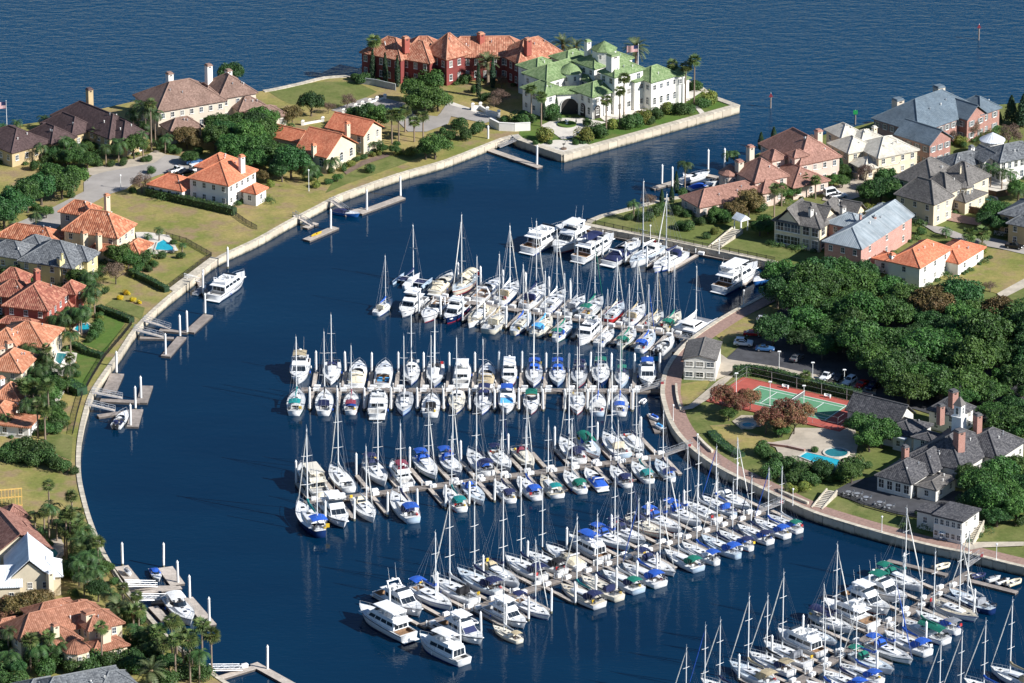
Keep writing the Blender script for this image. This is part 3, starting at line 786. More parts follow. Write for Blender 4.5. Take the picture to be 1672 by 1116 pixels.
def mot_part(kind, what):
    h = MOTH[kind]; H = HOUSE.get(kind); L = h.L
    zd = h.sheer(.35)
    if what == 'hull': return h.shell()
    if what == 'stripe': return h.band(.02, .13)
    if what == 'rub': return h.band(.82, .92, .035)
    if what == 'hull_window': return h.band(.52, .68, .02, .45, .72)
    if what == 'deck':
        return h.deck(.03, .20, h.B * .40) if kind in ('fly', 'trawler', 'big') else h.deck(.04, .44 if kind == 'express' else .50, h.B * .36)
    if what == 'cockpit':
        m = MB(); c0, c1, w = (.03, .20, h.B * .40) if kind in ('fly', 'trawler', 'big') else (.04, .44 if kind == 'express' else .5, h.B * .36)
        d = .8 if kind != 'runabout' else .45
        x0, x1 = h.x(c0), h.x(c1); z = h.sheer(.1)
        m.box(x0, x1, -w, w, z - d, z - d + .05)
        for sg in (1, -1): m.box(x0, x1, sg * w - .05, sg * w + .05, z - d, z + .1)
        m.box(x0 - .05, x0 + .05, -w, w, z - d, z + .05); m.box(x1 - .05, x1 + .05, -w, w, z - d, z + .1)
        return m
    if what == 'seat':
        c1 = .44 if kind == 'express' else .5; m = MB(); w = h.B * .33; z = h.sheer(.1) - (.75 if kind == 'express' else .4)
        m.box(h.x(.06), h.x(.06) + .7, -w, w, z, z + .5); m.box(h.x(c1) - 2.2, h.x(c1) - 1.2, .2, w, z, z + .75); m.box(h.x(c1) - 2.2, h.x(c1) - 1.4, -w, -.4, z, z + .75)
        return m
    if what == 'swim_platform': return MB().box(-L / 2 - (1.0 if kind != 'runabout' else .3), -L / 2 + .1, -h.B * .40, h.B * .40, .28, .42)
    if H:
        z0, z1 = zd - .05, zd - .05 + H['h']
        dims = (H['x0'], H['x1'], -H['w'], H['w'], z0, z1, .1, H['ix1'], .18)
        F = tb_faces(*dims)
        if what == 'superstructure':
            m = MB().tbox(*dims)
            if kind != 'trawler':                       # low trunk on the foredeck
                m.tbox(H['x1'] - .3, H['x1'] + L * .17, -H['w'] * .72, H['w'] * .72, z0, z0 + .62, 0, L * .11, .35)
            return m
        if what == 'window_side':
            return panel(MB(), *F['star'], .05, .93, .42, .86)
        if what == 'window_port':
            return panel(MB(), *F['port'], .07, .95, .42, .86)
        if what == 'mullion':
            m = MB(); n = 4 if kind == 'big' else 3
            for i in range(1, n):
                a = .05 + .88 * i / n
                panel(m, *F['star'], a - .012, a + .012, .42, .86, .05); panel(m, *F['port'], 1 - a - .012, 1 - a + .012, .42, .86, .05)
            return m
        if what == 'window_front':
            m = MB()
            for i in range(3): panel(m, *F['front'], .05 + .305 * i, .34 + .305 * i, .36, .90)
            return m
        if what == 'window_aft':
            m = MB()
            for i in range(3): panel(m, *F['aft'], .08 + .29 * i, .34 + .29 * i, .12, .84)
            return m
        fz = z1
        if what == 'flybridge':
            m = MB(); m.tbox(H['fx0'] - (1.6 if kind != 'trawler' else .6), H['fx1'] + .1, -H['w'] - .05, H['w'] + .05, fz, fz + .16)
            m.tbox(H['fx1'] - 2.0, H['fx1'] + .9, -H['w'] + .1, H['w'] - .1, fz + .16, fz + .85, 0, 1.0, .12)
            for sg in (1, -1): m.box(H['fx0'], H['fx1'] - 1.9, sg * (H['w'] - .1) - .06, sg * (H['w'] - .1) + .06, fz + .16, fz + .72)
            m.box(H['fx0'] - .02, H['fx0'] + .1, -H['w'] + .1, H['w'] - .1, fz + .16, fz + .72)
            return m
        if what == 'flybridge_seat':
            m = MB(); m.box(H['fx0'] + .2, H['fx0'] + .9, -H['w'] + .3, H['w'] - .3, fz + .16, fz + .6); m.box(H['fx1'] - 2.9, H['fx1'] - 2.3, -.9, -.2, fz + .16, fz + 1.0); m.box(H['fx1'] - 2.9, H['fx1'] - 2.3, .2, .9, fz + .16, fz + 1.0)
            return m
        if what == 'windscreen':
            m = MB(); x = H['fx1'] - .25
            m.tbox(x - .9, x, -H['w'] + .25, H['w'] - .25, fz + .82, fz + 1.25, .25, .3, .08); return m
        if what == 'bimini': return canopy(H['fx0'] + .1, H['fx1'] - .6, H['w'] * 1.75, fz + 2.05, .2, .06)
        if what == 'hardtop':
            m = MB(); x0, x1, w, z = H['fx0'] + .1, H['fx1'] + .1, H['w'] - .1, fz + 2.05
            m.tbox(x0, x1, -w, w, z, z + .14, .1, .25, .12); return m
        if what == 'top_frame':
            m = MB()
            for x in (H['fx0'] + .4, H['fx1'] - .9):
                for sg in (1, -1): m.tube((x, sg * (H['w'] - .3), fz + .2), (x, sg * (H['w'] - .35), fz + 2.1), .035, None, 5)
            return m
        if what == 'arch':
            m = MB(); x = H['fx0'] + .3
            for sg in (1, -1): m.loft([[(x + .7, sg * (H['w'] - .05), fz), (x + 1.3, sg * (H['w'] - .05), fz), (x + 1.3, sg * (H['w'] - .2), fz), (x + .7, sg * (H['w'] - .2), fz)],
                                       [(x - .3, sg * (H['w'] - .35), fz + 1.9), (x + .1, sg * (H['w'] - .35), fz + 1.9), (x + .1, sg * (H['w'] - .5), fz + 1.9), (x - .3, sg * (H['w'] - .5), fz + 1.9)]], True)
            m.box(x - .32, x + .12, -H['w'] + .34, H['w'] - .34, fz + 1.82, fz + 1.98); return m
        if what == 'radar':
            m = MB(); x = H['fx0'] + .3; z = fz + (2.0 if kind != 'trawler' else 2.2)
            m.lathe([(.05, 0), (.32, .02), (.34, .2), (.2, .3), (.02, .32)], 12).move(x - .1, 0, z); k = len(m.v)
            m.tube((x, .8, z - .1), (x - .5, .85, z + 3.2), .022, .012, 4); m.tube((x, -.8, z - .1), (x - .5, -.85, z + 2.6), .022, .012, 4); return m
        if what == 'foredeck_cover':
            m = MB(); panel(m, *F['front'], .03, .97, .30, .95, .06); return m
    if kind in ('express', 'runabout'):
        c1 = .44 if kind == 'express' else .5
        z = h.sheer(c1); x = h.x(c1); w = h.B * .38
        if what == 'cabin':
            m = MB(); secs = []
            for i in range(7):
                t = c1 + (.86 - c1) * i / 6; ww = min(w, h.hb(t) * .78) * (1 - .25 * (i / 6) ** 2); hh = (.55 if kind == 'express' else .16) * (1 - .8 * (i / 6) ** 2)
                xx = h.x(t); zz_ = h.sheer(t) - .02
                secs.append([(xx, -ww, zz_), (xx, -ww * .8, zz_ + hh * .85), (xx, 0, zz_ + hh), (xx, ww * .8, zz_ + hh * .85), (xx, ww, zz_)])
            return m.loft(secs, False, True)
        if what == 'windshield':
            k = 1.0 if kind == 'express' else .6; zb = z + (.45 if kind == 'express' else .1)
            secs = []
            for u in (-1, -.8, -.35, .35, .8, 1):
                bx = x + .2 + (1.5 * k) * (1 - u * u) if abs(u) < 1 else x - .9 * k
                tx = bx - .75 * k
                secs.append([(bx, u * w, zb), (tx, u * w * .93, zb + .75 * k), (tx - .05, u * w * .93, zb + .75 * k), (bx - .06, u * w, zb)])
            return MB().loft(secs, True, True)
        if what == 'arch':
            m = MB(); xx = h.x(.17)
            for sg in (1, -1): m.loft([[(xx + .9, sg * (w + .1), z - .1), (xx + 1.5, sg * (w + .1), z - .1), (xx + 1.5, sg * w, z - .1), (xx + .9, sg * w, z - .1)],
                                       [(xx, sg * (w - .25), z + 1.7), (xx + .4, sg * (w - .25), z + 1.7), (xx + .4, sg * (w - .35), z + 1.7), (xx, sg * (w - .35), z + 1.7)]], True)
            m.box(xx - .02, xx + .42, -w + .24, w - .24, z + 1.62, z + 1.76); return m
        if what == 'bimini': return canopy(h.x(.13), h.x(c1) - .1, w * 1.9, z + (1.75 if kind == 'express' else 1.6), .2, .06)
        if what == 'cover':
            m = MB(); secs = []
            for i in range(6):
                t = .03 + (c1 + .05 - .03) * i / 5; xx = h.x(t); zz_ = h.sheer(t) + .05; hh = (.3, .75, .95, 1.15, .95, .55)[i] * (1 if kind == 'express' else .6)
                ww = h.hb(t) - .08
                secs.append([(xx, -ww, zz_), (xx, -ww * .6, zz_ + hh * .8), (xx, 0, zz_ + hh), (xx, ww * .6, zz_ + hh * .8), (xx, ww, zz_)])
            return m.loft(secs, False, True)
        if what == 'hatch': return MB().box(-.3, .3, -.3, .3, 0, .06)
        if what == 'outboard': return MB().tbox(-.35, .35, -.25, .25, .5, 1.25, .1, .05, .05).tbox(-.1, .2, -.1, .1, -.4, .5)
    if what == 'rail': return h.rail(.5, .985, .7, 6, .03)
    if what == 'fender': return MB().blob((0, 0, 0), .16, .16, .38, 8, 5)
    raise KeyError(what)
def motorboat(label, loc, rz, L=14, kind='fly', hull='white', stripe=None, top=None, cover=None, cockpit=None, group=None, name='motor_yacht', cat='yacht', hardtop=False, engines=0, hw=False, gear=None):
    h = MOTH[kind]
    root = thing(name, label, cat, loc, rz, group, L / h.L)
    def p(nm, what, m_, loc=(0, 0, 0), sm=False, par=None):
        return put(nm, cached(('mot_' + what, kind), lambda: mot_part(kind, what), sm), m_, par or root, loc)
    hu = p('hull', 'hull', HULLC[hull], sm=True)
    W_ = M_CREAM if hull == 'cream' else M_WHITE
    if stripe: p('waterline_stripe', 'stripe', STR[stripe], par=hu)
    if kind != 'runabout': p('rub_rail', 'rub', STR['navy'] if random.random() < .3 else M_STEEL, par=hu)
    if hw: p('hull_window', 'hull_window', M_PORT, par=hu)
    p('deck', 'deck', M_DECK); p('cockpit', 'cockpit', M_COCK if random.random() < .6 else M_TEAK)
    if kind != 'trawler' and not engines: p('swim_platform', 'swim_platform', M_DECK)
    if kind in HOUSE:
        s = p('superstructure', 'superstructure', W_)
        p('side_window', 'window_side', M_BGLASS, par=s); p('side_window', 'window_port', M_BGLASS, par=s); p('window_mullion', 'mullion', W_, par=s); p('aft_window', 'window_aft', M_BGLASS, par=s)
        f = p('windscreen', 'window_front', M_BGLASS, par=s)
        if cover: p('windscreen_cover', 'foredeck_cover', canvas(cover), par=s)
        fb = p('flybridge', 'flybridge', W_)
        p('flybridge_seat', 'flybridge_seat', M_DECK if not cockpit else canvas(cockpit), par=fb); p('flybridge_screen', 'windscreen', M_BGLASS, par=fb)
        if top:
            t = p('bimini', 'bimini', canvas(top)); p('bimini_frame', 'top_frame', M_STEEL, par=t)
        elif hardtop:
            t = p('hardtop', 'hardtop', W_); p('hardtop_post', 'top_frame', M_STEEL, par=t)
        if not top: p('radar_arch', 'arch', W_)
        p('radar', 'radar', M_WPAINT)
    else:
        p('seat', 'seat', M_DECK if not cockpit else canvas(cockpit)); c = p('foredeck_cabin', 'cabin', W_); p('windshield', 'windshield', M_BGLASS)
        if kind == 'express':
            p('radar_arch', 'arch', W_)
            for t in (.58, .72): p('hatch', 'hatch', M_PORT, (h.x(t), 0, h.sheer(t) + .42 - .4 * (t - .58)), par=c)
        if top: p('bimini', 'bimini', canvas(top))
        if cover: p('boat_cover', 'cover', canvas(cover))
        for i in range(engines):
            put('outboard_motor', cached(('mot_outboard', kind), lambda: mot_part(kind, 'outboard')), M_MOTOR, root, (-h.L / 2 - .35, (i - (engines - 1) / 2) * .75, .1))
    p('bow_rail', 'rail', M_STEEL)
    if kind != 'runabout':
        for t in (.3, .55):
            for sg in (1, -1):
                if random.random() < .6: p('fender', 'fender', M_WPAINT if random.random() < .6 else canvas('blue'), (h.x(t), sg * (h.hb(t) + .12), h.sheer(t) * .5))
    if gear: put('deck_gear', cached('gearbag', lambda: MB().blob((0, 0, .2), .45, .28, .24)), canvas(gear), root, (h.x(.12), 1.0, h.sheer(.1) - .4))
    return root
def multihull(label, loc, rz, L, beam, three=False, hull='white', cov='blue', group=None, name='catamaran'):
    root = thing(name, label, 'catamaran' if not three else 'trimaran', loc, rz, group)
    hh = Hull(L, L * .14, 1.0, 1.3, .6, .42, 1.3, .06, .9, .05, .4)
    lm = hh.shell().mesh('float_hull', True)
    dm = hh.deck().mesh('float_deck')
    offs = (-beam / 2, beam / 2)
    for y in offs:
        s = .72 if three else 1
        o = put('hull', lm, HULLC[hull], root, (0.4, y, 0), scale=(s, s * .7 if three else 1, .8 if three else 1)); put('deck', dm, M_DECK if not three else HULLC[hull], o)
    if three:
        hc = Hull(L, L * .2, 1.05, 1.3, .6, .42, 1.3, .06, .84, .05, .4)
        put('hull', hc.shell().mesh('main_hull', True), HULLC['white'], root); put('deck', hc.deck().mesh('main_deck'), M_DECK, root)
        put('cabin', MB().tbox(-1.5, 2.2, -.8, .8, 1.0, 1.6, .1, 1.2, .2).mesh('cabin'), M_WHITE, root)
        for x in (-1.2, 1.6): put('crossbeam', MB().tube((x, -beam / 2, .85), (x, beam / 2, .85), .13, None, 8).mesh('crossbeam'), M_WHITE, root)
        for sg in (1, -1): put('trampoline', MB().box(-1.1, 1.5, min(sg * .9, sg * beam * .43), max(sg * .9, sg * beam * .43), .84, .87).mesh('trampoline'), canvas('navy'), root)
    else:
        put('bridge_deck', MB().tbox(-L * .42, L * .22, -beam / 2, beam / 2, .75, 1.25, 0, .5, 0).mesh('bridge_deck'), M_WHITE, root)
        d = (-L * .30, L * .16, -beam * .34, beam * .34, 1.25, 2.2, .3, 1.5, .5)
        c = put('cabin', MB().tbox(*d).mesh('cabin'), M_WHITE, root)
        F = tb_faces(*d); m = MB()
        for k in ('star', 'port', 'front', 'aft'): panel(m, *F[k], .08, .92, .35, .8)
        put('cabin_window', m.mesh('cabin_window'), M_PORT, c)
        put('trampoline', MB().box(L * .22, L * .42, -beam * .36, beam * .36, .95, .98).mesh('trampoline'), canvas('grey'), root)
        put('bimini', canopy(-L * .44, -L * .26, beam * .62, 3.0, .15).mesh('bimini'), canvas('white'), root)
    z = 1.6 if three else 2.2
    ms = put('mast', cached(('sail_mast', 0), lambda: sail_part(0, 'mast')), M_ALU, root, (.8, 0, z), scale=(1, 1, .95))
    put('spreader', cached(('sail_spreader', 0), lambda: sail_part(0, 'spreader')), M_ALU, ms, (0, 0, 8))
    put('boom', cached(('sail_boom', 0), lambda: sail_part(0, 'boom')), M_ALU, root, (.8, 0, z)); put('sail_cover', cached(('sail_sail_cover', 0), lambda: sail_part(0, 'sail_cover')), canvas(cov), root, (.8, 0, z))
    m = MB(); t = (0.8, 0, z + 13.7)
    for q in ((L * .46, 0, 1.2), (-1.0, beam * .45, 1.0), (-1.0, -beam * .45, 1.0)): m.tube(q, t, .02, None, 3, False)
    put('rigging', m.mesh('rigging'), M_WIRE, root)
    return root
def small_craft(kind, label, loc, rz, colour='white', group=None, L=None):
    if kind == 'dinghy':
        root = thing('inflatable_dinghy', label, 'dinghy', loc, rz, group, (L or 3.2) / 3.2)
        m = MB()
        for sg in (1, -1): m.tube((-1.6, sg * .6, .3), (.8, sg * .6, .3), .22, .22, 8); m.tube((.8, sg * .6, .3), (1.5, 0, .42), .22, .2, 8)
        put('tube', m.mesh('tube', False), canvas(colour), root)
        put('floor', MB().box(-1.5, .9, -.5, .5, .12, .2).mesh('floor'), canvas('grey'), root)
        put('thwart', MB().box(-.4, 0, -.5, .5, .35, .42).mesh('thwart'), M_WPAINT, root)
        put('outboard_motor', MB().tbox(-1.95, -1.6, -.15, .15, .4, .9, .05, .05, .03).tbox(-1.8, -1.65, -.06, .06, -.3, .4).mesh('outboard_motor'), M_MOTOR, root)
    elif kind == 'jet_ski':
        root = thing('jet_ski', label, 'jet ski', loc, rz, group, (L or 3.2) / 3.2)
        h = Hull(3.2, 1.2, .55, .75, .85, .4, 1.5, .08, .8, .0, .3)
        put('hull', h.shell().mesh('hull', True), M_WHITE, root); put('deck', h.deck().mesh('deck'), M_WHITE, root)
        put('seat', MB().tbox(-1.3, .2, -.28, .28, .5, .95, .1, .2, .08).mesh('seat'), canvas(colour), root)
        put('cowl', MB().tbox(.1, 1.2, -.35, .35, .5, 1.05, .1, .8, .15).mesh('cowl'), canvas(colour), root)
        put('handlebar', MB().tube((.25, -.4, 1.15), (.25, .4, 1.15), .04, None, 5).tube((.4, 0, .9), (.25, 0, 1.15), .05, None, 5).mesh('handlebar'), M_RUBBER, root)
    else:
        root = thing('kayak', label, 'kayak', loc, rz, group, (L or 4) / 4)
        h = Hull(4, .9, .32, .42, .08, .5, 1.4, .05, .8, .05, .1)
        put('hull', h.shell().mesh('hull', True), canvas(colour), root); put('deck', h.deck(.4, .58, .25).mesh('deck'), canvas(colour), root)
        put('cockpit', MB().box(h.x(.4), h.x(.58), -.25, .25, .02, .06).mesh('cockpit'), M_RUBBER, root)
    return root
# ------------------------------------------------------------------ docks, piles and the boats lying at them
M_FING = mat('pale_dock_planks', (.44, .38, .32), .9, .22, .8, .5, 9, objvar=.12)
M_DOCKW = mat('dock_planks', (.235, .20, .172), .9, .28, .7, .5, 9)
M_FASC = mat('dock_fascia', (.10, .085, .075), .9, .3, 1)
M_PILE = mat('white_pile_sleeve', (.76, .75, .72), .5, .07, .6, objvar=.05)
M_SCUM = mat('pile_waterline', (.16, .15, .10), .8, .4, 2)
DOCKZ = .55
def pile(label, loc, h=5.6, r=.27, group='white mooring piles'):
    root = thing('mooring_pile', label, 'pile', (loc[0], loc[1], 0), 0, group)
    root.rotation_euler = (random.gauss(0, .012), random.gauss(0, .012), 0)
    put('shaft', cached('pile_shaft', lambda: MB().tube((0, 0, .02), (0, 0, 1), 1, 1, 10)), M_PILE, root, scale=(r, r, h))
    put('foot', cached('pile_foot', lambda: MB().tube((0, 0, -2), (0, 0, .55), 1.03, 1.03, 10)), M_SCUM, root, scale=(r, r, 1))
    put('cap', cached('pile_cap', lambda: MB().tube((0, 0, 0), (0, 0, 1.6), 1.12, .06, 10)), M_PILE, root, (0, 0, h), scale=(r, r, r * 1.2))
    return root
def slab(root, name, a, b, w, mat_, z=DOCKZ, th=.42):
    """dock length from a to b with a darker fascia below the planking"""
    a, b = Vector(a), Vector(b); d = b - a; L = d.length; ang = math.atan2(d.y, d.x); o = root.location
    me = MB().box(0, L, -w / 2, w / 2, z - .08, z).mesh(name)
    s = put(name, me, mat_, root, (a.x - o.x, a.y - o.y, 0), ang)
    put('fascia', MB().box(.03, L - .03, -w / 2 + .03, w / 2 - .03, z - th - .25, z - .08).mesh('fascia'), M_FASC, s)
    return s
def dock_box(label, loc, rz, group):
    root = thing('dock_box', label, 'dock box', (loc[0], loc[1], DOCKZ), rz, group)
    put('chest', cached('box_chest', lambda: MB().tbox(-.75, .75, -.38, .38, 0, .62, -.04, -.04, -.03)), M_WPAINT, root)
    put('lid', cached('box_lid', lambda: MB().tbox(-.82, .82, -.44, .44, .62, .80, .12, .12, .12)), M_WPAINT, root)
    return root
def pedestal(label, loc, group):
    root = thing('power_pedestal', label, 'pedestal', (loc[0], loc[1], DOCKZ), 0, group)
    put('post', cached('ped_post', lambda: MB().tbox(-.13, .13, -.13, .13, 0, 1.1, .02, .02, .02)), M_WPAINT, root)
    put('head', cached('ped_head', lambda: MB().tbox(-.17, .17, -.17, .17, 1.1, 1.35, .08, .08, .08)), M_WPAINT, root)
    return root
def gangway(label, a, b, za, zb, w=1.3, group='gangways to the docks', red=False):
    """aluminium ramp with trussed rails from the wall at a down to the dock at b"""
    a = Vector((a[0], a[1], za)); b = Vector((b[0], b[1], zb))
    root = thing('gangway', label, 'gangway', a, 0, group)
    d = b - a; hd = Vector((d.x, d.y, 0)); L = hd.length; u = hd.normalized(); n = Vector((-u.y, u.x, 0))
    m = MB(); q = [n * (w / 2), n * (-w / 2), d - n * (w / 2), d + n * (w / 2)]
    m.add([tuple(v) for v in q] + [tuple(v + Vector((0, 0, -.12))) for v in q], [(0, 3, 2, 1), (4, 5, 6, 7), (0, 1, 5, 4), (1, 2, 6, 5), (2, 3, 7, 6), (3, 0, 4, 7)])
    put('tread', m.mesh('tread'), M_FING, root)
    k = max(3, int(L / 1.5))
    for sg in (1, -1):
        m = MB(); off = n * (sg * w / 2); up = Vector((0, 0, 1.05))
        m.tube(off + up, off + d + up, .06, None, 5); m.tube(off, off + d, .08, None, 5); m.tube(off + up * .5, off + d + up * .5, .04, None, 5)
        for i in range(k + 1):
            p0 = off + d * (i / k); m.tube(p0, p0 + up, .045, None, 5)
            if i < k: m.tube(p0 if i % 2 else p0 + up, off + d * ((i + 1) / k) + (up if i % 2 else Vector((0, 0, 0))), .035, None, 5)
        put('handrail', m.mesh('handrail'), M_STEEL, root)
    if red:
        me = MB().box(-.35, .35, -.05, .05, .25, .9).mesh('notice_board')
        put('notice_board', me, M_RED, root, n * (w / 2 + .12) + d * .12, math.atan2(u.y, u.x))
    return root

def kindword(t): return {'s': 'sailboat', 'fly': 'motor yacht', 'big': 'large motor yacht', 'express': 'motor cruiser', 'trawler': 'trawler yacht', 'runabout': 'open motorboat'}[t]
def boat_label(spec, i, n, side, dock):
    t, o = spec['t'], spec
    hc = o.get('hull', 'white')
    f = None
    if o.get('ketch'): f = 'two masts'
    elif o.get('awning'): f = o['awning'] + ' full-length cover'
    elif o.get('bimini') or o.get('top'): f = (o.get('bimini') or o.get('top')) + ' bimini'
    elif o.get('dodger'): f = o['dodger'] + ' dodger'
    elif o.get('boatcover'): f = o['boatcover'] + ' cover'
    elif o.get('cover') and t == 's': f = o['cover'] + ' sail cover'
    w = hc + ' ' + kindword(t) + (' with ' + f if f else '')
    return '%s, %s from left, %s %s' % (w, nth(i), side, dock)
def make_boat(spec, label, loc, rz, group):
    o = dict(spec); t = o.pop('t'); L = o.pop('L')
    if t == 's':
        if 'stripe' not in o: o['stripe'] = random.choice(['blue', 'blue', 'navy', 'red', 'black', None, 'green'])
        o.setdefault('cover', 'blue'); o.setdefault('kind', random.choice([0, 0, 0, 1, 2])); o.setdefault('jib', random.choice(['white', 'white', o['cover'] or 'white', None, None, None]))
        o.setdefault('mast', random.uniform(.92, 1.08)); o.setdefault('dodger', o.get('bimini') if random.random() < .6 else (random.choice(['navy', 'blue', 'blue', None, None])))
        o.setdefault('gear', random.choice([None, None, 'yellow', 'white', 'blue', 'red']))
        return sailboat(label, loc, rz, L, group=group, **o)
    bc = o.pop('boatcover', None)
    if bc: o['cover'] = bc
    nm = {'fly': 'motor_yacht', 'big': 'motor_yacht', 'express': 'motor_cruiser', 'trawler': 'trawler_yacht', 'runabout': 'motorboat'}[t]
    if 'stripe' not in o: o['stripe'] = random.choice([None, 'navy', 'blue', 'black', 'red'])
    return motorboat(label, loc, rz, L, t, group=group, name=nm, cat='motorboat' if t == 'runabout' else 'yacht', **o)

ALLB = []
def berth(dock, title, p0, p1, fa, fb, sides, group, walk=True, fing=(11, 11), piles={'far': (1, 99), 'near': (1, 99)}, width=2.3, boxes=True, ends=True, skipf=()):
    """a floating dock from p0 to p1 with fingers parallel to fa-fb; sides: {'far': [...], 'near': [...]} of boats
    (zoom, x, y, bow, spec); bow +1 points away from the dock"""
    a, b = P(*p0, DOCKZ), P(*p1, DOCKZ); u = (b - a).normalized(); Ld = (b - a).length
    f = (P(*fb, DOCKZ) - P(*fa, DOCKZ)); f.z = 0; f.normalize()
    if f.y < 0: f = -f                                          # f points to the far side
    det = u.x * f.y - u.y * f.x
    def coords(c):
        d = c - a
        return ((d.x * f.y - d.y * f.x) / det, (u.x * d.y - u.y * d.x) / det)
    root = thing('floating_dock', title, 'dock', (a.x, a.y, 0), 0, 'floating docks of the marina')
    n = max(1, int(Ld / 9))
    if walk:
        for i in range(n): slab(root, 'walkway', a + u * (Ld * i / n), a + u * (Ld * (i + 1) / n - .06), width, M_DOCKW)
    cross = abs(det)
    for si, side in enumerate(('far', 'near')):
        lst = sides.get(side, [])
        sg = 1 if side == 'far' else -1
        prep = []
        for (Z, x, y, bow, spec) in lst:
            if spec['t'] == 's' and 'hull' not in spec: spec['hull'] = random.choices(('white', 'cream', 'sky', 'grey', 'navy'), (88, 4, 5, 1, 2))[0]
            zc = 1.3 if spec['t'] in ('s', 'runabout') else 2.0
            if spec['t'] == 'big': zc = 2.6
            al, be = coords(Z(x, y, zc)); L = spec['L']
            lo = L / 2 + width / 2 / cross + .9
            be_ = max(lo, min(abs(be), lo + 1.3))
            prep.append((al, be_ * sg, bow, spec))
        prep.sort(key=lambda q: q[0])
        # keep hulls clear of each other
        for it in range(30):
            for i in range(len(prep) - 1):
                (a0, b0, w0, s0), (a1, b1, w1, s1) = prep[i], prep[i + 1]
                def bm(s): return s['L'] * {'s': .315, 'fly': .34, 'big': .30, 'express': .335, 'trawler': .33, 'runabout': .36}[s['t']]
                need = ((bm(s0) + bm(s1)) / 2 + .3) / cross
                g = a1 - a0
                if g < need:
                    e = (need - g) / 2; prep[i] = (a0 - e, b0, w0, s0); prep[i + 1] = (a1 + e, b1, w1, s1)
        for i, (al, be, bow, spec) in enumerate(prep):
            c = a + u * al + f * be
            d = f * (sg * bow)
            rz = math.atan2(d.y, d.x) + random.uniform(-.025, .025)
            o = make_boat(spec, boat_label(spec, i, len(prep), side + ' side of', dock), (c.x, c.y, random.uniform(-.03, .03)), rz, group)
            ALLB.append(o)
        # fingers between the berths, a pile at the outer end of each
        als = [q[0] for q in prep]
        if not als: continue
        gaps = [als[0] - 3.0] + [(p_ + q_) / 2 for p_, q_ in zip(als, als[1:]) if q_ - p_ < 9.5] + [q for p_, q_ in zip(als, als[1:]) if q_ - p_ >= 9.5 for q in (p_ + 2.9, q_ - 2.9)] + [als[-1] + 3.0]
        k = 0; gaps = sorted(gaps)
        for j, g in enumerate(gaps):
            if g < -2.5 or g > Ld + 2.5: continue
            nb = [s['L'] for q, _, _, s in prep if abs(q - g) < 5]
            fl = min(fing[si], (max(nb) if nb else 10) * .92) if fing[si] else 0
            if fl <= 0: continue
            s0 = a + u * g + f * (sg * width / 2 / cross); s1 = a + u * g + f * (sg * (width / 2 / cross + fl))
            slab(root, 'finger', s0, s1, 1.0, M_FING)
            if j % piles[side][0] == 0 and k < piles[side][1]:
                e = s1 + f * (sg * .42)
                pile('white mooring pile, %s from left, %s side of %s' % (nth(k), side, dock), e, random.uniform(5.2, 5.8)); k += 1
            if boxes and 1.0 < g < Ld - 1:
                q = a + u * (g + .9) + f * (sg * (width / 2 - .25) / cross)
                dock_box('white dock box, %s from left, %s edge of %s' % (nth(j), side, dock), q, math.atan2(u.y, u.x) + random.uniform(-.1, .1), 'white dock boxes')
                if j % 2 == 0: pedestal('white power pedestal, %s from left, %s edge of %s' % (nth(j // 2), side, dock), a + u * (g - .7) + f * (sg * (width / 2 - .3) / cross), 'power pedestals')
    return root, a, u, f
GROW = 1.09                                                    # hull lengths were read without the overhang of bow and stern
S = lambda L=12, **k: dict(t='s', L=L * GROW, **k)
def Mo(t, L, **k): return dict(t=t, L=L * (1.06 if t != 'big' else 1.03), **k)

# ---- dock under the seawall
berth('seawall dock', 'narrow floating dock running along the straight seawall', Z2.px(500, 278), Z2.px(1660, 512), Z2.px(1290, 480), Z2.px(1085, 600), {'near': [
    (Z2, 165, 300, -1, Mo('big', 18, hull='white')), (Z2, 330, 310, 1, Mo('fly', 16.5, hardtop=True)), (Z2, 480, 355, -1, Mo('big', 17, top='navy', cockpit='navy')),
    (Z2, 640, 415, -1, Mo('express', 15, boatcover='navy')), (Z2, 810, 425, 1, S(14.5, cover='white', bimini=None, dodger='white', mast=1.02)),
    (Z2, 962, 460, 1, S(14, cover='navy', dodger='navy', gear='yellow', mast=.95)), (Z2, 1385, 560, -1, Mo('big', 18, hull='white', hardtop=True)),
    (Z2, 1550, 585, 1, Mo('runabout', 10, hull='blue', boatcover='navy'))]}, 'yachts on the dock below the seawall', fing=(0, 14), width=2.0)
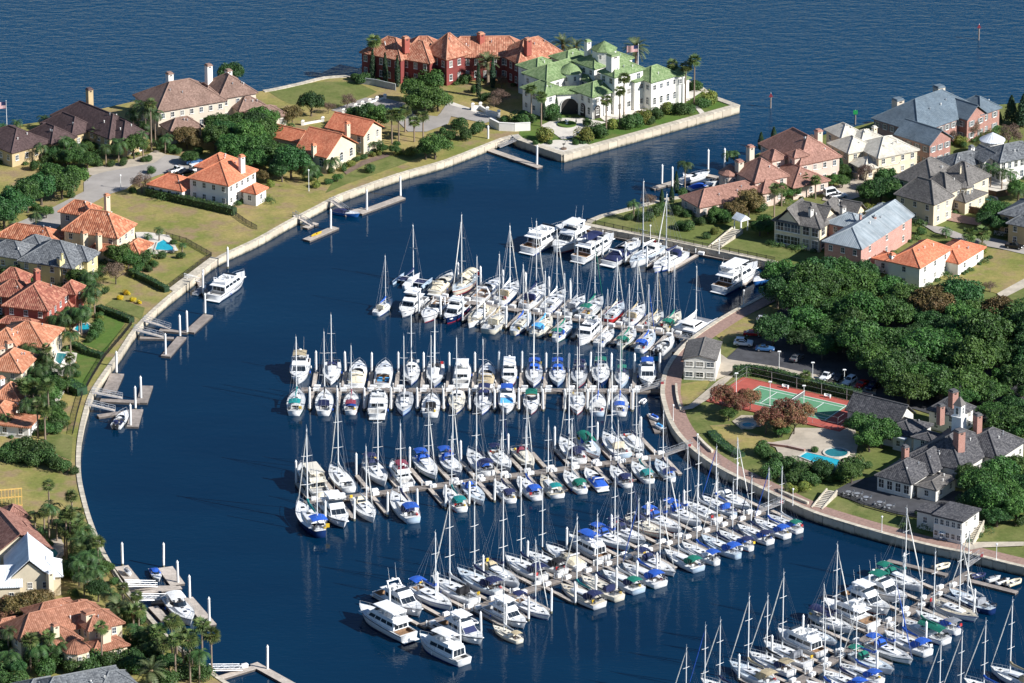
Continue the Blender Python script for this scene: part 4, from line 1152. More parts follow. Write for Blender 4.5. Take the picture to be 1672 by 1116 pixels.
# ---- top long dock
berth('top long dock', 'topmost of the long floating docks, planked, sloping down to the right', (706, 484), (1112, 549), Z1.px(1170, 1030), Z1.px(1335, 875), {'far': [
    (Z1, 665, 605, 1, Mo('express', 12, hull='cream', boatcover='cream')), (Z1, 840, 635, -1, S(13, hull='cream', awning='cream', cover='cream', jib='white', bimini=None, dodger=None)),
    (Z1, 1040, 660, 1, Mo('express', 13, stripe='navy', hw=True)), (Z1, 1185, 720, 1, S(13, cover='white', bimini=None, dodger='tan')), (Z1, 1410, 745, 1, S(13.5, cover='navy', dodger='navy', mast=1.05)),
    (Z2, 205, 730, 1, S(12.5, cover='white', dodger=None, mast=1.08)), (Z2, 350, 750, 1, S(11, cover='grey', dodger='grey', mast=1.0)), (Z2, 445, 780, 1, S(12, cover='green', bimini='green', mast=1.0)),
    (Z2, 605, 795, 1, S(11, hull='red', stripe=None, cover='cream', dodger=None, mast=.9)), (Z2, 728, 822, 1, S(11.5, cover='tan', dodger='tan', jib='white')), (Z2, 868, 845, 1, S(9.5, hull='cream', cover='tan', mast=1.0)),
    (Z2, 978, 858, 1, S(10.5, hull='cream', cover='green', bimini='green', kind=1))],
    'near': [
    (Z1, 415, 785, 1, Mo('fly', 13, hardtop=True)), (Z1, 565, 850, -1 if False else 1, Mo('express', 13.5, stripe='red')), (Z1, 775, 840, 1, Mo('fly', 12, hull='navy', hardtop=True)),
    (Z1, 985, 875, 1, S(12.5, cover='white', dodger='cream', kind=2)), (Z1, 1130, 925, -1, S(12.5, hull='cream', cover='tan', dodger='cream')), (Z1, 1330, 945, -1, S(11.5, hull='cream', cover='blue', dodger=None)),
    (Z2, 150, 875, -1, S(11, cover='light blue', bimini='light blue')), (Z2, 275, 910, -1, S(11, cover='green', bimini='green', stripe='green')), (Z2, 438, 915, 1, Mo('trawler', 12, hardtop=False)),
    (Z2, 555, 945, -1, S(9.5, cover='white', dodger=None)), (Z2, 705, 950, -1, S(10.5, hull='cream', stripe='green', cover='green', bimini='green', kind=1)), (Z2, 823, 978, -1, S(10.5, cover='blue', bimini='blue', stripe='blue')),
    (Z2, 945, 1000, -1, Mo('runabout', 9.5, engines=2))]}, 'boats on the top long dock', fing=(10.5, 10.5), piles={'far': (1, 6), 'near': (1, 6)})
sailboat('small white sailboat with cream cockpit cover at the far left end of top long dock', Z1(190, 815, .8) - Vector((0, 0, .8)), math.atan2(.92, .38), 10, 0, cover='blue', dodger='cream', mast=1.05, stripe='blue', group='boats on the top long dock')
multihull('folding trimaran with blue nets and floats, behind left end of top long dock', Z1(420, 600, .8) - Vector((0, 0, .8)), math.atan2(.92, .42), 9.5, 8.0, True, 'sky', 'navy', 'boats on the top long dock', 'trimaran')
multihull('broad white sailing catamaran at the right end of top long dock', Z2(1130, 880, .8) - Vector((0, 0, .8)), math.atan2(.90, .55), 12, 6.2, False, 'white', 'white', 'boats on the top long dock')
# ---- second long dock
berth('second long dock', 'second long floating dock from the top, lying level across the basin', (492, 636), (1078, 638), Z3.px(833, 690), Z3.px(862, 470), {'far': [
    (Z3, 200, 300, -1, Mo('fly', 14, top='tan')), (Z3, 465, 340, -1, S(12, cover='navy', dodger='navy')), (Z3, 680, 345, 1, Mo('express', 13, boatcover='cream')), (Z3, 895, 340, 1, Mo('express', 13, top='white', cockpit='light blue')),
    (Z3, 1125, 345, -1, S(12, cover='white', dodger='white', gear='yellow')), (Z3, 1320, 360, -1, S(12, hull='grey', cover='black', dodger='black')), (Z3, 1540, 380, 1, Mo('fly', 12.5, hardtop=True)),
    (Z4, 155, 340, 1, Mo('express', 12, boatcover='tan')), (Z4, 322, 315, -1, Mo('trawler', 11.5, hardtop=True)), (Z4, 505, 335, -1, S(12, cover='blue', bimini='blue')), (Z4, 678, 345, -1, S(12, cover='blue', bimini='blue')),
    (Z4, 838, 345, -1, S(11.5, cover='navy', bimini='navy')), (Z4, 997, 345, -1, S(12.5, cover='white', bimini='green')), (Z4, 1152, 365, -1, S(9.5, cover='green', bimini='green')), (Z4, 1342, 325, -1, Mo('fly', 12.5, top='blue'))],
    'near': [
    (Z3, 175, 560, -1, S(12.5, cover='teal', bimini='teal', stripe='green')), (Z3, 405, 575, -1, S(12.5, cover='black', dodger='navy', stripe='navy')), (Z3, 627, 580, -1, S(11, cover='burgundy', bimini='burgundy', stripe='red', gear='yellow')),
    (Z3, 848, 580, -1, Mo('fly', 13.5, hardtop=False)), (Z3, 1065, 600, 1, S(12, hull='sky', cover='white', dodger='grey')), (Z3, 1287, 595, -1, S(12, cover='black', dodger='black')), (Z3, 1500, 580, 1, S(11.5, cover='grey', dodger='white')),
    (Z4, 132, 505, 1, S(12.5, cover='navy', bimini='navy', awning=None)), (Z4, 305, 500, 1, Mo('fly', 12.5, top='blue', cover='light blue')), (Z4, 485, 520, 1, Mo('express', 11.5, top='green')),
    (Z4, 823, 525, 1, S(11.5, cover='white', dodger=None)), (Z4, 977, 540, -1, S(11, cover='blue', dodger='white')), (Z4, 1140, 530, -1, S(11, cover='blue', bimini='blue', gear='blue'))]},
    'boats on the second long dock', fing=(10, 10.5))
# ---- third long dock
berth('third long dock', 'third long floating dock from the top, rising gently to the right', (498, 821), (1088, 743), Z5.px(1030, 540), Z5.px(1200, 742), {'far': [
    (Z5, 320, 410, 1, Mo('big', 16, hull='cream', hardtop=True)), (Z5, 530, 405, 1, S(13, cover='white', dodger=None, mast=1.1)), (Z5, 780, 335, -1, S(13, cover='navy', bimini='navy')), (Z5, 1010, 385, 1, Mo('fly', 11.5, top='burgundy', cockpit='burgundy')),
    (Z5, 1185, 315, -1, S(12.5, cover='blue', bimini='blue')), (Z5, 1380, 315, -1, S(12.5, cover='blue', bimini='blue', mast=1.1)), (Z6, 120, 350, 1, S(13, cover='navy', bimini='navy')), (Z6, 262, 310, -1, S(11.5, hull='grey', cover='navy', bimini='navy')),
    (Z6, 450, 310, -1, S(11, hull='cream', cover='burgundy', dodger='burgundy', gear='yellow')), (Z6, 800, 280, 1, S(13, cover='navy', bimini='navy', mast=1.12)), (Z6, 915, 240, -1, S(12, cover='green', awning='green')),
    (Z6, 1105, 235, 1, S(13, cover='white', dodger='cream', kind=2)), (Z6, 1240, 210, -1, S(11, cover='navy', dodger=None))],
    'near': [
    (Z5, 265, 680, -1, S(16, hull='navy', stripe=None, cover='teal', bimini='blue', ketch=True, kind=1, mast=.98)), (Z5, 480, 645, 1, Mo('fly', 14.5, hardtop=True, hull='white', stripe='navy')), (Z5, 725, 650, 1, S(12.5, cover='white', dodger='cream')),
    (Z5, 1010, 630, -1, S(14.5, cover='navy', bimini='blue', stripe='navy', mast=1.0)), (Z5, 1400, 575, -1, S(11.5, cover='teal', bimini='teal')), (Z5, 1550, 520, 1, S(11.5, cover='white', dodger='blue')),
    (Z6, 270, 525, -1, S(10.5, cover='navy', bimini='navy')), (Z6, 445, 500, -1, S(11.5, cover='blue', bimini='blue')), (Z6, 605, 485, -1, S(11, cover='black', bimini='teal')), (Z6, 775, 455, -1, S(11, cover='white', bimini='green')),
    (Z6, 935, 430, -1, Mo('express', 10.5, boatcover='blue', stripe='blue')), (Z6, 1105, 415, -1, S(10.5, cover='navy', bimini='navy')), (Z6, 1260, 385, -1, S(10.5, cover='teal', bimini='teal', gear='yellow')), (Z6, 1430, 375, -1, S(10.5, cover='navy', bimini='navy'))]},
    'boats on the third long dock', fing=(10.5, 11), piles={'far': (2, 99), 'near': (1, 8)})
# ---- fourth long dock
berth('fourth long dock', 'fourth long floating dock from the top, climbing steeply to the right', (688, 1022), (1246, 834), Z8.px(750, 672), Z8.px(865, 730), {'far': [
    (Z7, 350, 545, -1, Mo('fly', 15, hardtop=False)), (Z7, 590, 535, -1, S(13.5, cover='blue', bimini='blue', dodger=None, mast=.85)), (Z7, 770, 500, 1, S(14, cover='white', dodger='black', mast=1.1)), (Z7, 955, 450, 1, S(14, cover='navy', bimini='navy')),
    (Z7, 1055, 375, -1, S(13.5, cover='navy', dodger='tan')), (Z7, 1280, 350, 1, S(13, cover='navy', bimini='navy')), (Z7, 1400, 295, 1, S(12, cover='black', bimini='black')), (Z7, 1580, 265, 1, Mo('express', 12, boatcover='cream')),
    (Z8, 180, 535, 1, Mo('trawler', 12.5, top='blue')), (Z8, 345, 500, -1, S(12, cover='blue', bimini='blue')), (Z8, 450, 460, -1, S(12, cover='navy', bimini='navy')), (Z8, 580, 420, -1, S(12.5, hull='cream', cover='navy', dodger='navy', bimini=None)),
    (Z8, 700, 390, -1, S(12, cover='blue', bimini='blue')), (Z8, 850, 350, -1, S(12, cover='blue', bimini='blue')), (Z8, 990, 330, 1, S(11.5, cover='white', dodger=None)), (Z8, 1105, 295, 1, S(11, cover='blue', dodger='blue')), (Z8, 1190, 250, -1, S(11, cover='navy', dodger='white'))],
    'near': [
    (Z7, 800, 755, 1, Mo('fly', 13.5, cover='navy', hardtop=True)), (Z7, 1100, 640, 1, Mo('fly', 13, hardtop=True, stripe='navy')), (Z7, 1285, 605, 1, S(11.5, cover='navy', bimini='navy')),
    (Z8, 115, 855, -1, S(12.5, cover='teal', bimini='navy')), (Z8, 245, 805, -1, S(12.5, hull='cream', cover='navy', dodger='navy')), (Z8, 395, 765, -1, S(12, cover='white', bimini='green')), (Z8, 530, 720, -1, S(12.5, cover='blue', bimini='blue')),
    (Z8, 620, 655, 1, S(12, cover='navy', bimini='navy', stripe='navy')), (Z8, 805, 625, -1, S(11.5, cover='white', bimini='green')), (Z8, 905, 575, -1, S(11.5, cover='blue', bimini='blue')), (Z8, 1040, 530, -1, S(12, cover='navy', bimini='blue')),
    (Z8, 1150, 490, -1, S(10.5, cover='navy', bimini='navy')), (Z8, 1270, 445, -1, S(10.5, cover='navy', bimini='navy')), (Z8, 1390, 410, -1, S(10.5, cover='blue', bimini='blue', gear='yellow')), (Z8, 1495, 385, -1, S(10, cover='white', bimini='green'))]},
    'boats on the fourth long dock', fing=(10, 10.5), piles={'far': (2, 99), 'near': (1, 10)})
fd = math.atan2(-.78, .62)
motorboat('large white motor yacht with enclosed glass aft deck at left end of fourth long dock', Z7(245, 690, 2.2) - Vector((0, 0, 2.2)), fd + math.pi, 18, 'big', stripe='navy', hardtop=True, group='boats on the fourth long dock')
motorboat('white trawler yacht with blue rail trim, nearest the camera at fourth dock end', Z7(650, 885, 1.8) - Vector((0, 0, 1.8)), fd + math.pi + .05, 15, 'trawler', stripe='blue', top='white', group='boats on the fourth long dock', name='trawler_yacht')
sailboat('small cream sailboat with tan bimini tied between near piles of fourth long dock', Z7(1100, 790, .8) - Vector((0, 0, .8)), fd + math.pi, 9.5, 0, hull='cream', cover='white', bimini='tan', mast=1.05, stripe=None, group='boats on the fourth long dock')
small_craft('dinghy', 'white inflatable dinghy floating near the left end of fourth long dock', Z7(870, 715, 0), fd, 'white', 'tenders and dinghies')
# ---- lowest long dock
berth('lowest long dock', 'lowest long floating dock at the bottom right, climbing to the gangway', (1270, 1134), (1586, 934), Z10.px(440, 960), Z10.px(560, 1012), {'far': [
    (Z10, 530, 470, -1, S(12.5, cover='teal', bimini='green')), (Z10, 420, 530, -1, Mo('fly', 14, top='green')), (Z10, 320, 595, -1, Mo('fly', 14, hardtop=True)), (Z10, 225, 670, 1, Mo('fly', 14.5, hardtop=False)),
    (Z10, 110, 735, -1, S(12.5, cover='navy', awning='navy', mast=1.1)), (Z9, 1340, 705, -1, S(9.5, cover='white', dodger=None)), (Z9, 1210, 745, 1, Mo('trawler', 13, boatcover=None)), (Z9, 1130, 860, 1, S(13, cover='grey', dodger='grey', jib='white', mast=1.05)),
    (Z9, 1010, 930, 1, S(12, cover='black', bimini='tan')), (Z9, 870, 1015, 1, S(13, cover='tan', bimini='tan', jib='white')), (Z9, 620, 1130, 1, S(12.5, cover='navy', bimini='navy')), (Z9, 470, 1190, 1, S(12, cover='blue', bimini='blue')), (Z9, 270, 1260, 1, S(11.5, cover='white', dodger='navy'))],
    'near': [
    (Z10, 945, 595, -1, S(12.5, hull='navy', stripe=None, cover='white', dodger='grey')), (Z10, 855, 655, 1, S(12.5, cover='white', dodger=None)), (Z10, 740, 725, -1, S(12, cover='grey', bimini='grey')), (Z10, 655, 775, -1, S(12.5, cover='green', awning='green', bimini=None)),
    (Z10, 550, 850, -1, S(12.5, cover='blue', bimini='blue', mast=1.15)), (Z10, 440, 905, 1, S(12.5, cover='blue', bimini='blue')), (Z10, 325, 970, 1, S(12, cover='blue', bimini='green')), (Z10, 275, 1040, -1, S(11, cover='blue', bimini='blue')),
    (Z10, 150, 1085, -1, S(12, cover='navy', bimini='blue')), (Z10, 60, 1150, -1, S(12, cover='blue', bimini='blue'))]},
    'boats on the lowest long dock', fing=(10, 10.5), piles={'far': (2, 99), 'near': (3, 99)})
# boats of the next dock, which lies below the frame
for i, (x, y, sp) in enumerate([(1656, 1106, S(12.5, hull='white', cover='tan', bimini='tan')), (1612, 1128, S(12.5, cover='blue', bimini='navy')), (1574, 1144, S(12, cover='navy', bimini='navy')), (1540, 1158, S(12, cover='white', dodger='blue'))]):
    c = P(x, y, 1.0)
    make_boat(sp, 'sailboat of the dock below the frame, %s mast from right at bottom right corner' % nth(i), (c.x, c.y, 0), math.atan2(.72, -.70), 'boats of the dock below the frame')
# tenders and small craft
fl = thing('float_platform', 'small dark floating platform beside the brick promenade holding two tenders', 'dock', P(1071, 694, 0))
slab(fl, 'deck', P(1066, 676, .4), P(1079, 706, .4), 3.0, M_DOCKW, .4)
small_craft('jet_ski', 'blue and white jet ski on the float, farther of the two', P(1067, 684, .45), 2.3, 'blue', 'tenders and dinghies', 3.6)
small_craft('jet_ski', 'blue and white jet ski on the float, nearer of the two', P(1076, 699, .45), 2.2, 'light blue', 'tenders and dinghies', 3.6)
# ------------------------------------------------------------------ houses
TILE = {
 'orange': tile_mat('orange_tiles', (.50, .13, .055), (.58, .17, .075), (.66, .23, .11)),
 'redor': tile_mat('mottled_clay_tiles', (.28, .082, .038), (.46, .145, .062), (.60, .27, .145), .55, .75, .9),
 'darkred': tile_mat('dark_red_tiles', (.20, .058, .036), (.32, .10, .06), (.45, .20, .12), .5, .7, .9),
 'salmon': tile_mat('salmon_tiles', (.25, .125, .09), (.31, .158, .115), (.385, .20, .15)),
 'coral': tile_mat('coral_tiles', (.37, .125, .056), (.46, .175, .086), (.54, .25, .14), .5, .7, .8),
 'red': tile_mat('red_mansion_tiles', (.28, .095, .05), (.41, .155, .085), (.50, .25, .15), .5, .7, .8),
 'brown': tile_mat('tan_brown_tiles', (.19, .115, .085), (.235, .145, .11), (.29, .185, .14)),
 'dkbrown': tile_mat('dark_brown_tiles', (.065, .04, .038), (.085, .053, .05), (.11, .07, .066)),
 'brown2': tile_mat('russet_tiles', (.20, .085, .06), (.28, .125, .09), (.36, .18, .13), .45, .6, .9),
 'terra': tile_mat('terracotta_tiles', (.25, .098, .052), (.32, .132, .074), (.40, .18, .108), .45, .6, .9),
 'green': tile_mat('green_tiles', (.135, .215, .08), (.19, .27, .112), (.255, .335, .158), .4, .5, .8),
 'grey': tile_mat('grey_shingles', (.075, .082, .09), (.125, .132, .14), (.20, .21, .215), .5, .3, .4),
 'club': tile_mat('slate_shingles', (.045, .045, .05), (.075, .073, .078), (.13, .125, .125), .5, .3, .5),
 'taupe': tile_mat('taupe_shingles', (.10, .092, .085), (.135, .125, .115), (.18, .165, .15), .5, .3, .4),
 'bluemetal': tile_mat('blue_grey_roof', (.10, .135, .165), (.12, .158, .19), (.14, .18, .21), .6, .3, .25, .55),
 'silver': tile_mat('silver_metal_roof', (.24, .28, .30), (.28, .32, .34), (.33, .365, .38), .5, 30, .6, .45),
 'cream': tile_mat('cream_roof', (.48, .44, .36), (.55, .505, .415), (.60, .56, .47), .5, .5, .3),
 'whitemetal': tile_mat('white_metal_roof', (.60, .64, .68), (.66, .69, .72), (.70, .73, .75), .5, 30, .6, .45),
}
WALL = {
 'white': mat('white_stucco', (.76, .73, .67), .85, .07, .4, .2, 9), 'cream': mat('cream_stucco', (.62, .53, .38), .85, .09, .4, .2, 9), 'tan': mat('tan_stucco', (.47, .36, .20), .85, .1, .4, .2, 9),
 'beige': mat('beige_stucco', (.58, .50, .40), .85, .08, .4, .2, 9), 'red': mat('red_stucco', (.19, .040, .034), .85, .15, .4, .2, 9), 'rust': mat('rust_stucco', (.33, .085, .06), .85, .15, .4, .2, 9),
 'pink': mat('pale_pink_stucco', (.60, .46, .38), .85, .09, .4, .2, 9), 'yellow': mat('pale_yellow_stucco', (.60, .52, .27), .85, .09, .4, .2, 9), 'grey': mat('grey_stucco', (.30, .31, .31), .85, .1, .4, .2, 9),
 'brick': brick_mat('red_brick', (.28, .115, .085), (.35, .155, .118), (.42, .33, .28)), 'pbrick': brick_mat('pink_brick', (.42, .19, .15), (.50, .25, .20), (.50, .40, .35)),
 'siding': mat('pale_siding', (.60, .58, .53), .7, .06, .5, .2, 9),
}
M_TRIM = mat('trim_paint', (.74, .72, .67), .6, .05, 1)
M_GLASS = glass_mat('window_glass', (.022, .028, .034), .07)
M_BLIND = glass_mat('window_with_blind', (.22, .21, .19), .12)
M_GREY = glass_mat('blue_grey_glass', (.05, .07, .09), .05)  # paler blue-grey pane colour, given to some windows at random
M_SHUT = mat('grey_shutter', (.20, .21, .21), .7, .1)
M_DARKM = mat('opening_shade', (.03, .025, .022), .8, .2)  # dark colour stands in for the shade inside openings
M_DOOR = mat('timber_door', (.10, .055, .03), .6, .2)
def assign_uv(me):
    uvl = me.uv_layers.new(name='UVMap')
    for p in me.polygons:
        n = p.normal
        t = Vector((-n.y, n.x, 0))
        t = t.normalized() if t.length > 1e-4 else Vector((1, 0, 0))
        v = n.cross(t)
        for li in p.loop_indices:
            c = me.vertices[me.loops[li].vertex_index].co
            uvl.data[li].uv = (c.dot(t), c.dot(v))
def roof_mesh(w, d, rise, kind, th=.22):
    """eaves w by d centred on the origin at z=0; returns mesh and the ridge lines"""
    a, b = w / 2, d / 2
    m = MB(); c = [(-a, -b), (a, -b), (a, b), (-a, b)]
    lo = [(x, y, -th) for x, y in c]; hi = [(x, y, 0) for x, y in c]
    ridges = []
    if kind in ('hip', 'half'):
        if w >= d: r = [(-(a - b * .95), 0, rise), (a - b * .95 if kind == 'hip' else a, 0, rise)]; f = [(4, 5, 9, 8), (5, 6, 9), (6, 7, 8, 9), (7, 4, 8)]; k = [(4, 8), (7, 8), (5, 9), (6, 9), (8, 9)]
        else: r = [(0, -(b - a * .95), rise), (0, b - a * .95 if kind == 'hip' else b, rise)]; f = [(4, 5, 8), (5, 6, 9, 8), (6, 7, 9), (7, 4, 8, 9)]; k = [(4, 8), (5, 8), (6, 9), (7, 9), (8, 9)]
    elif kind == 'gr': r = [(-a, 0, rise), (a, 0, rise)]; f = [(4, 5, 9, 8), (6, 7, 8, 9), (5, 6, 9), (7, 4, 8)]; k = [(8, 9)]
    elif kind == 'gl': r = [(0, -b, rise), (0, b, rise)]; f = [(5, 6, 9, 8), (7, 4, 8, 9), (4, 5, 8), (6, 7, 9)]; k = [(8, 9)]
    else:
        m.add(lo + [(x, y, rise) for x, y in c], [(0, 3, 2, 1), (4, 5, 6, 7), (0, 1, 5, 4), (1, 2, 6, 5), (2, 3, 7, 6), (3, 0, 4, 7)]); me = m.mesh('roof'); assign_uv(me); return me, []
    V = lo + hi + r
    m.add(V, f + [(0, 3, 2, 1), (0, 1, 5, 4), (1, 2, 6, 5), (2, 3, 7, 6), (3, 0, 4, 7)])
    ridges = [(V[i], V[j]) for i, j in k]
    me = m.mesh('roof'); assign_uv(me)
    return me, ridges
def window_part(par, wkind, loc, rz, w=1.1, h=1.5, shut=False, frame=None):
    def fr():
        m = MB(); t = .09; y0, y1 = -.10, .03
        m.box(-w / 2, w / 2, y0, y1, -h / 2, -h / 2 + t); m.box(-w / 2, w / 2, y0, y1, h / 2 - t, h / 2)
        m.box(-w / 2, -w / 2 + t, y0, y1, -h / 2 + t, h / 2 - t); m.box(w / 2 - t, w / 2, y0, y1, -h / 2 + t, h / 2 - t)
        m.box(-.03, .03, y0 + .02, y1, -h / 2 + t, h / 2 - t)
        if h > 1.2: m.box(-w / 2 + t, w / 2 - t, y0 + .025, y1, -.03, .03)
        m.box(-w / 2 - .1, w / 2 + .1, -.18, .03, -h / 2 - .1, -h / 2)
        return m
    o = put('window', cached(('win', w, h), fr), frame or M_TRIM, par, loc, rz)
    put('pane', cached(('pane', w, h), lambda: MB().box(-w / 2 + .06, w / 2 - .06, -.05, .0, -h / 2 + .06, h / 2 - .06)), random.choices((M_GLASS, M_BLIND, M_GREY), (6, 2, 2))[0], o)
    if wkind == 'arch':
        def ar():
            m = MB(); n = 10; r = w / 2
            pts = [(r * math.cos(math.pi * i / n), r * math.sin(math.pi * i / n)) for i in range(n + 1)]
            v = [(x, -.06, z) for x, z in pts] + [(x, .0, z) for x, z in pts]
            m.add(v, [tuple(range(n, -1, -1)), tuple(range(n + 1, 2 * n + 2))] + [(i, i + 1, n + 2 + i, n + 1 + i) for i in range(n)]); return m
        put('fanlight', cached(('fan', w), ar), M_GLASS, o, (0, 0, h / 2))
        def ring():
            m = MB(); n = 10; r = w / 2 + .08
            pts = [(r * math.cos(math.pi * i / n), -.08, r * math.sin(math.pi * i / n)) for i in range(n + 1)]
            return m.path(pts, .06, 4)
        put('arch_moulding', cached(('ring', w), ring), frame or M_TRIM, o, (0, 0, h / 2))
    if shut:
        for sg in (1, -1): put('shutter', cached(('shut', h), lambda: MB().box(-.28, .28, -.09, .03, -h / 2, h / 2)), M_SHUT, o, (sg * (w / 2 + .33), 0, 0))
    return o
def chimney(root, o, at, w, z0, z1, mt, capm=None, d=None, flues=True):
    d = d or w
    s = put('chimney', MB().box(-w / 2, w / 2, -d / 2, d / 2, z0, z1).mesh('chimney'), mt, root, (at.x - o.x, at.y - o.y, 0), 0.6)
    put('chimney_cap', MB().tbox(-w / 2 - .14, w / 2 + .14, -d / 2 - .14, d / 2 + .14, z1, z1 + .16).tbox(-w / 2 + .1, w / 2 - .1, -d / 2 + .1, d / 2 - .1, z1 + .16, z1 + .5, .05, .05, .05).mesh('chimney_cap'), capm or mt, s)
    if flues: put('flue', MB().box(-w * .2, w * .2, -d / 2 - .012, -d / 2 + .03, z1 - .55, z1 - .2).mesh('flue'), M_DARKM, s)
    return s
def ngon(r, n=16, ph=0): return [(r * math.cos(2 * math.pi * i / n + ph), r * math.sin(2 * math.pi * i / n + ph)) for i in range(n)]
HB = []
def house(name, label, Z, ang, blocks, wall, tile, chims=(), over=.55, win=(1.1, 1.5), wstep=3.0, group=None, cat='house', shut=False, trim=None, turrets=(), capt=None, door=None, z0=0.0, wframe=None):
    """blocks: (x, y, w, d, eave height, roof kind, rise[, angle or None[, options]]); x, y read at the centre of the eaves"""
    wm = WALL[wall]; tm = TILE[tile]
    first = Z(blocks[0][0], blocks[0][1], GZ + blocks[0][4])
    root = thing(name, label, cat, (first.x, first.y, GZ), 0, group)
    o = root.location
    for bi, bl in enumerate(blocks):
        x, y, w, d, h, rk, rise = bl[:7]
        w += .004 * bi; d += .003 * bi; h += .011 * bi
        th = R(bl[7] if len(bl) > 7 and bl[7] is not None else ang)
        op = bl[8] if len(bl) > 8 else {}
        c = Z(x, y, GZ + h)
        lx, ly = c.x - o.x, c.y - o.y
        bw, bd = w - 2 * over, d - 2 * over
        base = op.get('base', -.3)
        wl = put('wall', MB().box(-bw / 2, bw / 2, -bd / 2, bd / 2, base, h - .1).mesh('wall'), WALL[op['wall']] if 'wall' in op else wm, root, (lx, ly, 0), th)
        if rk in ('gr', 'gl'):                       # gable triangles in the wall colour
            rr = rise * .94
            for sg in (-1, 1):
                if rk == 'gl': q = [(-bw / 2, sg * bd / 2), (bw / 2, sg * bd / 2), (-bw / 2, sg * (bd / 2 - .3)), (bw / 2, sg * (bd / 2 - .3))]; zt = h + rr * bw / w
                else: q = [(sg * bw / 2, -bd / 2), (sg * bw / 2, bd / 2), (sg * (bw / 2 - .3), -bd / 2), (sg * (bw / 2 - .3), bd / 2)]; zt = h + rr * bd / d
                (x0_, y0_), (x1_, y1_), (x2_, y2_), (x3_, y3_) = q
                m = MB().add([(x0_, y0_, h - .1), (x1_, y1_, h - .1), ((x0_ + x1_) / 2, (y0_ + y1_) / 2, zt), (x2_, y2_, h - .1), (x3_, y3_, h - .1), ((x2_ + x3_) / 2, (y2_ + y3_) / 2, zt)], [(0, 1, 2), (5, 4, 3), (0, 2, 5, 3), (1, 4, 5, 2)])
                put('gable', m.mesh('gable'), WALL[op['wall']] if 'wall' in op else wm, root, (lx, ly, 0), th)
        if rk in ('gr', 'gl'):
            # open gable: two slopes with thickness
            a, b = w / 2, d / 2; m = MB(); t = .2; rl = []
            for sg in (1, -1):
                if rk == 'gl': q = [(sg * a, -b, 0), (sg * a, b, 0), (0, b, rise), (0, -b, rise)]
                else: q = [(-a, sg * b, 0), (a, sg * b, 0), (a, 0, rise), (-a, 0, rise)]
                m.add(q + [(x_, y_, z_ + t) for x_, y_, z_ in q], [(0, 1, 2, 3), (7, 6, 5, 4), (0, 4, 5, 1), (1, 5, 6, 2), (2, 6, 7, 3), (3, 7, 4, 0)])
            m.v = [(x_, y_, z_) for x_, y_, z_ in m.v]
            import bmesh
            me = m.mesh('roof'); bm = bmesh.new(); bm.from_mesh(me); bmesh.ops.recalc_face_normals(bm, faces=bm.faces); bm.to_mesh(me); bm.free(); assign_uv(me)
            ridges = [((0, -b, rise + t), (0, b, rise + t))] if rk == 'gl' else [((-a, 0, rise + t), (a, 0, rise + t))]
        else: me, ridges = roof_mesh(w, d, rise, rk)
        rf = put('roof', me, TILE[op['tile']] if 'tile' in op else tm, root, (lx, ly, h), th)
        for (p, q) in ridges:
            L = (Vector(q) - Vector(p)).length
            if L > .8: put('ridge_cap', MB().tube(Vector(p) + Vector((0, 0, .04)), Vector(q) + Vector((0, 0, .04)), .17, None, 6).mesh('ridge_cap'), capt or (TILE[op['tile']] if 'tile' in op else tm), rf)
        HB.append((c, bw, bd, th, label))
        if rk in ('hip', 'half') and w * d > 60:               # vents and pipes through the tiles
            for k in range(random.randint(1, 3)):
                u_, v_ = random.uniform(-.25, .25) * w, -random.uniform(.12, .3) * d
                zz_ = rise * (1 - abs(v_) / (d / 2)) if w >= d else rise * min(1 - abs(u_) / (w / 2), (d / 2 - abs(v_)) / (w / 2))
                put('roof_vent', cached('roof_vent', lambda: MB().tube((0, 0, -.4), (0, 0, .55), .11, None, 7).tube((0, 0, .5), (0, 0, .62), .2, .16, 7)), M_TRIM if random.random() < .5 else M_STEEL, rf, (u_, v_, max(.1, zz_)))
        nf = op.get('floors', 1 if h < 4.7 else (2 if h < 9.3 else 3)); ww, wh = op.get('win', win)
        fh = h / nf
        kinds = op.get('wk', '')
        for side, L, rz, nx, ny in (('f', bw, th, 0, -1), ('l', bd, th - math.pi / 2, -1, 0)):
            n = op.get('n' + side, max(1, int((L - .8) / wstep)))
            for fl in range(nf):
                for i in range(n):
                    s = (i - (n - 1) / 2) * (L / max(n, 1)) if side == 'f' else -(i - (n - 1) / 2) * (L / max(n, 1))
                    lz = fl * fh + fh * .56
                    lp = Vector((s, -bd / 2 - .005, 0)) if side == 'f' else Vector((-bw / 2 - .005, s, 0))
                    c_, s_ = math.cos(th), math.sin(th)
                    gp = (lx + lp.x * c_ - lp.y * s_, ly + lp.x * s_ + lp.y * c_, lz)
                    ak = 'arch' if ('a%d' % fl) in kinds else ''
                    if fl == 0 and 'd' in kinds: window_part(root, ak, (gp[0], gp[1], 1.25), rz, ww, 2.2, False, wframe)
                    else: window_part(root, ak, gp, rz, ww, wh, shut, wframe)
    for (x, y, r, h, rise, n) in turrets:
        c = Z(x, y, GZ + h); lx, ly = c.x - o.x, c.y - o.y
        put('turret', MB().prism(ngon(r - .35, n), -.2, h).mesh('turret', False), wm, root, (lx, ly, 0), .2)
        m = MB(); q = ngon(r, n); m.add([(a, b, -.2) for a, b in q] + [(a, b, 0) for a, b in q] + [(0, 0, rise)], [tuple(range(n))[::-1]] + [(i, (i + 1) % n, n + (i + 1) % n, n + i) for i in range(n)] + [(n + i, n + (i + 1) % n, 2 * n) for i in range(n)])
        me = m.mesh('turret_roof'); assign_uv(me); put('turret_roof', me, tm, root, (lx, ly, h), .2)
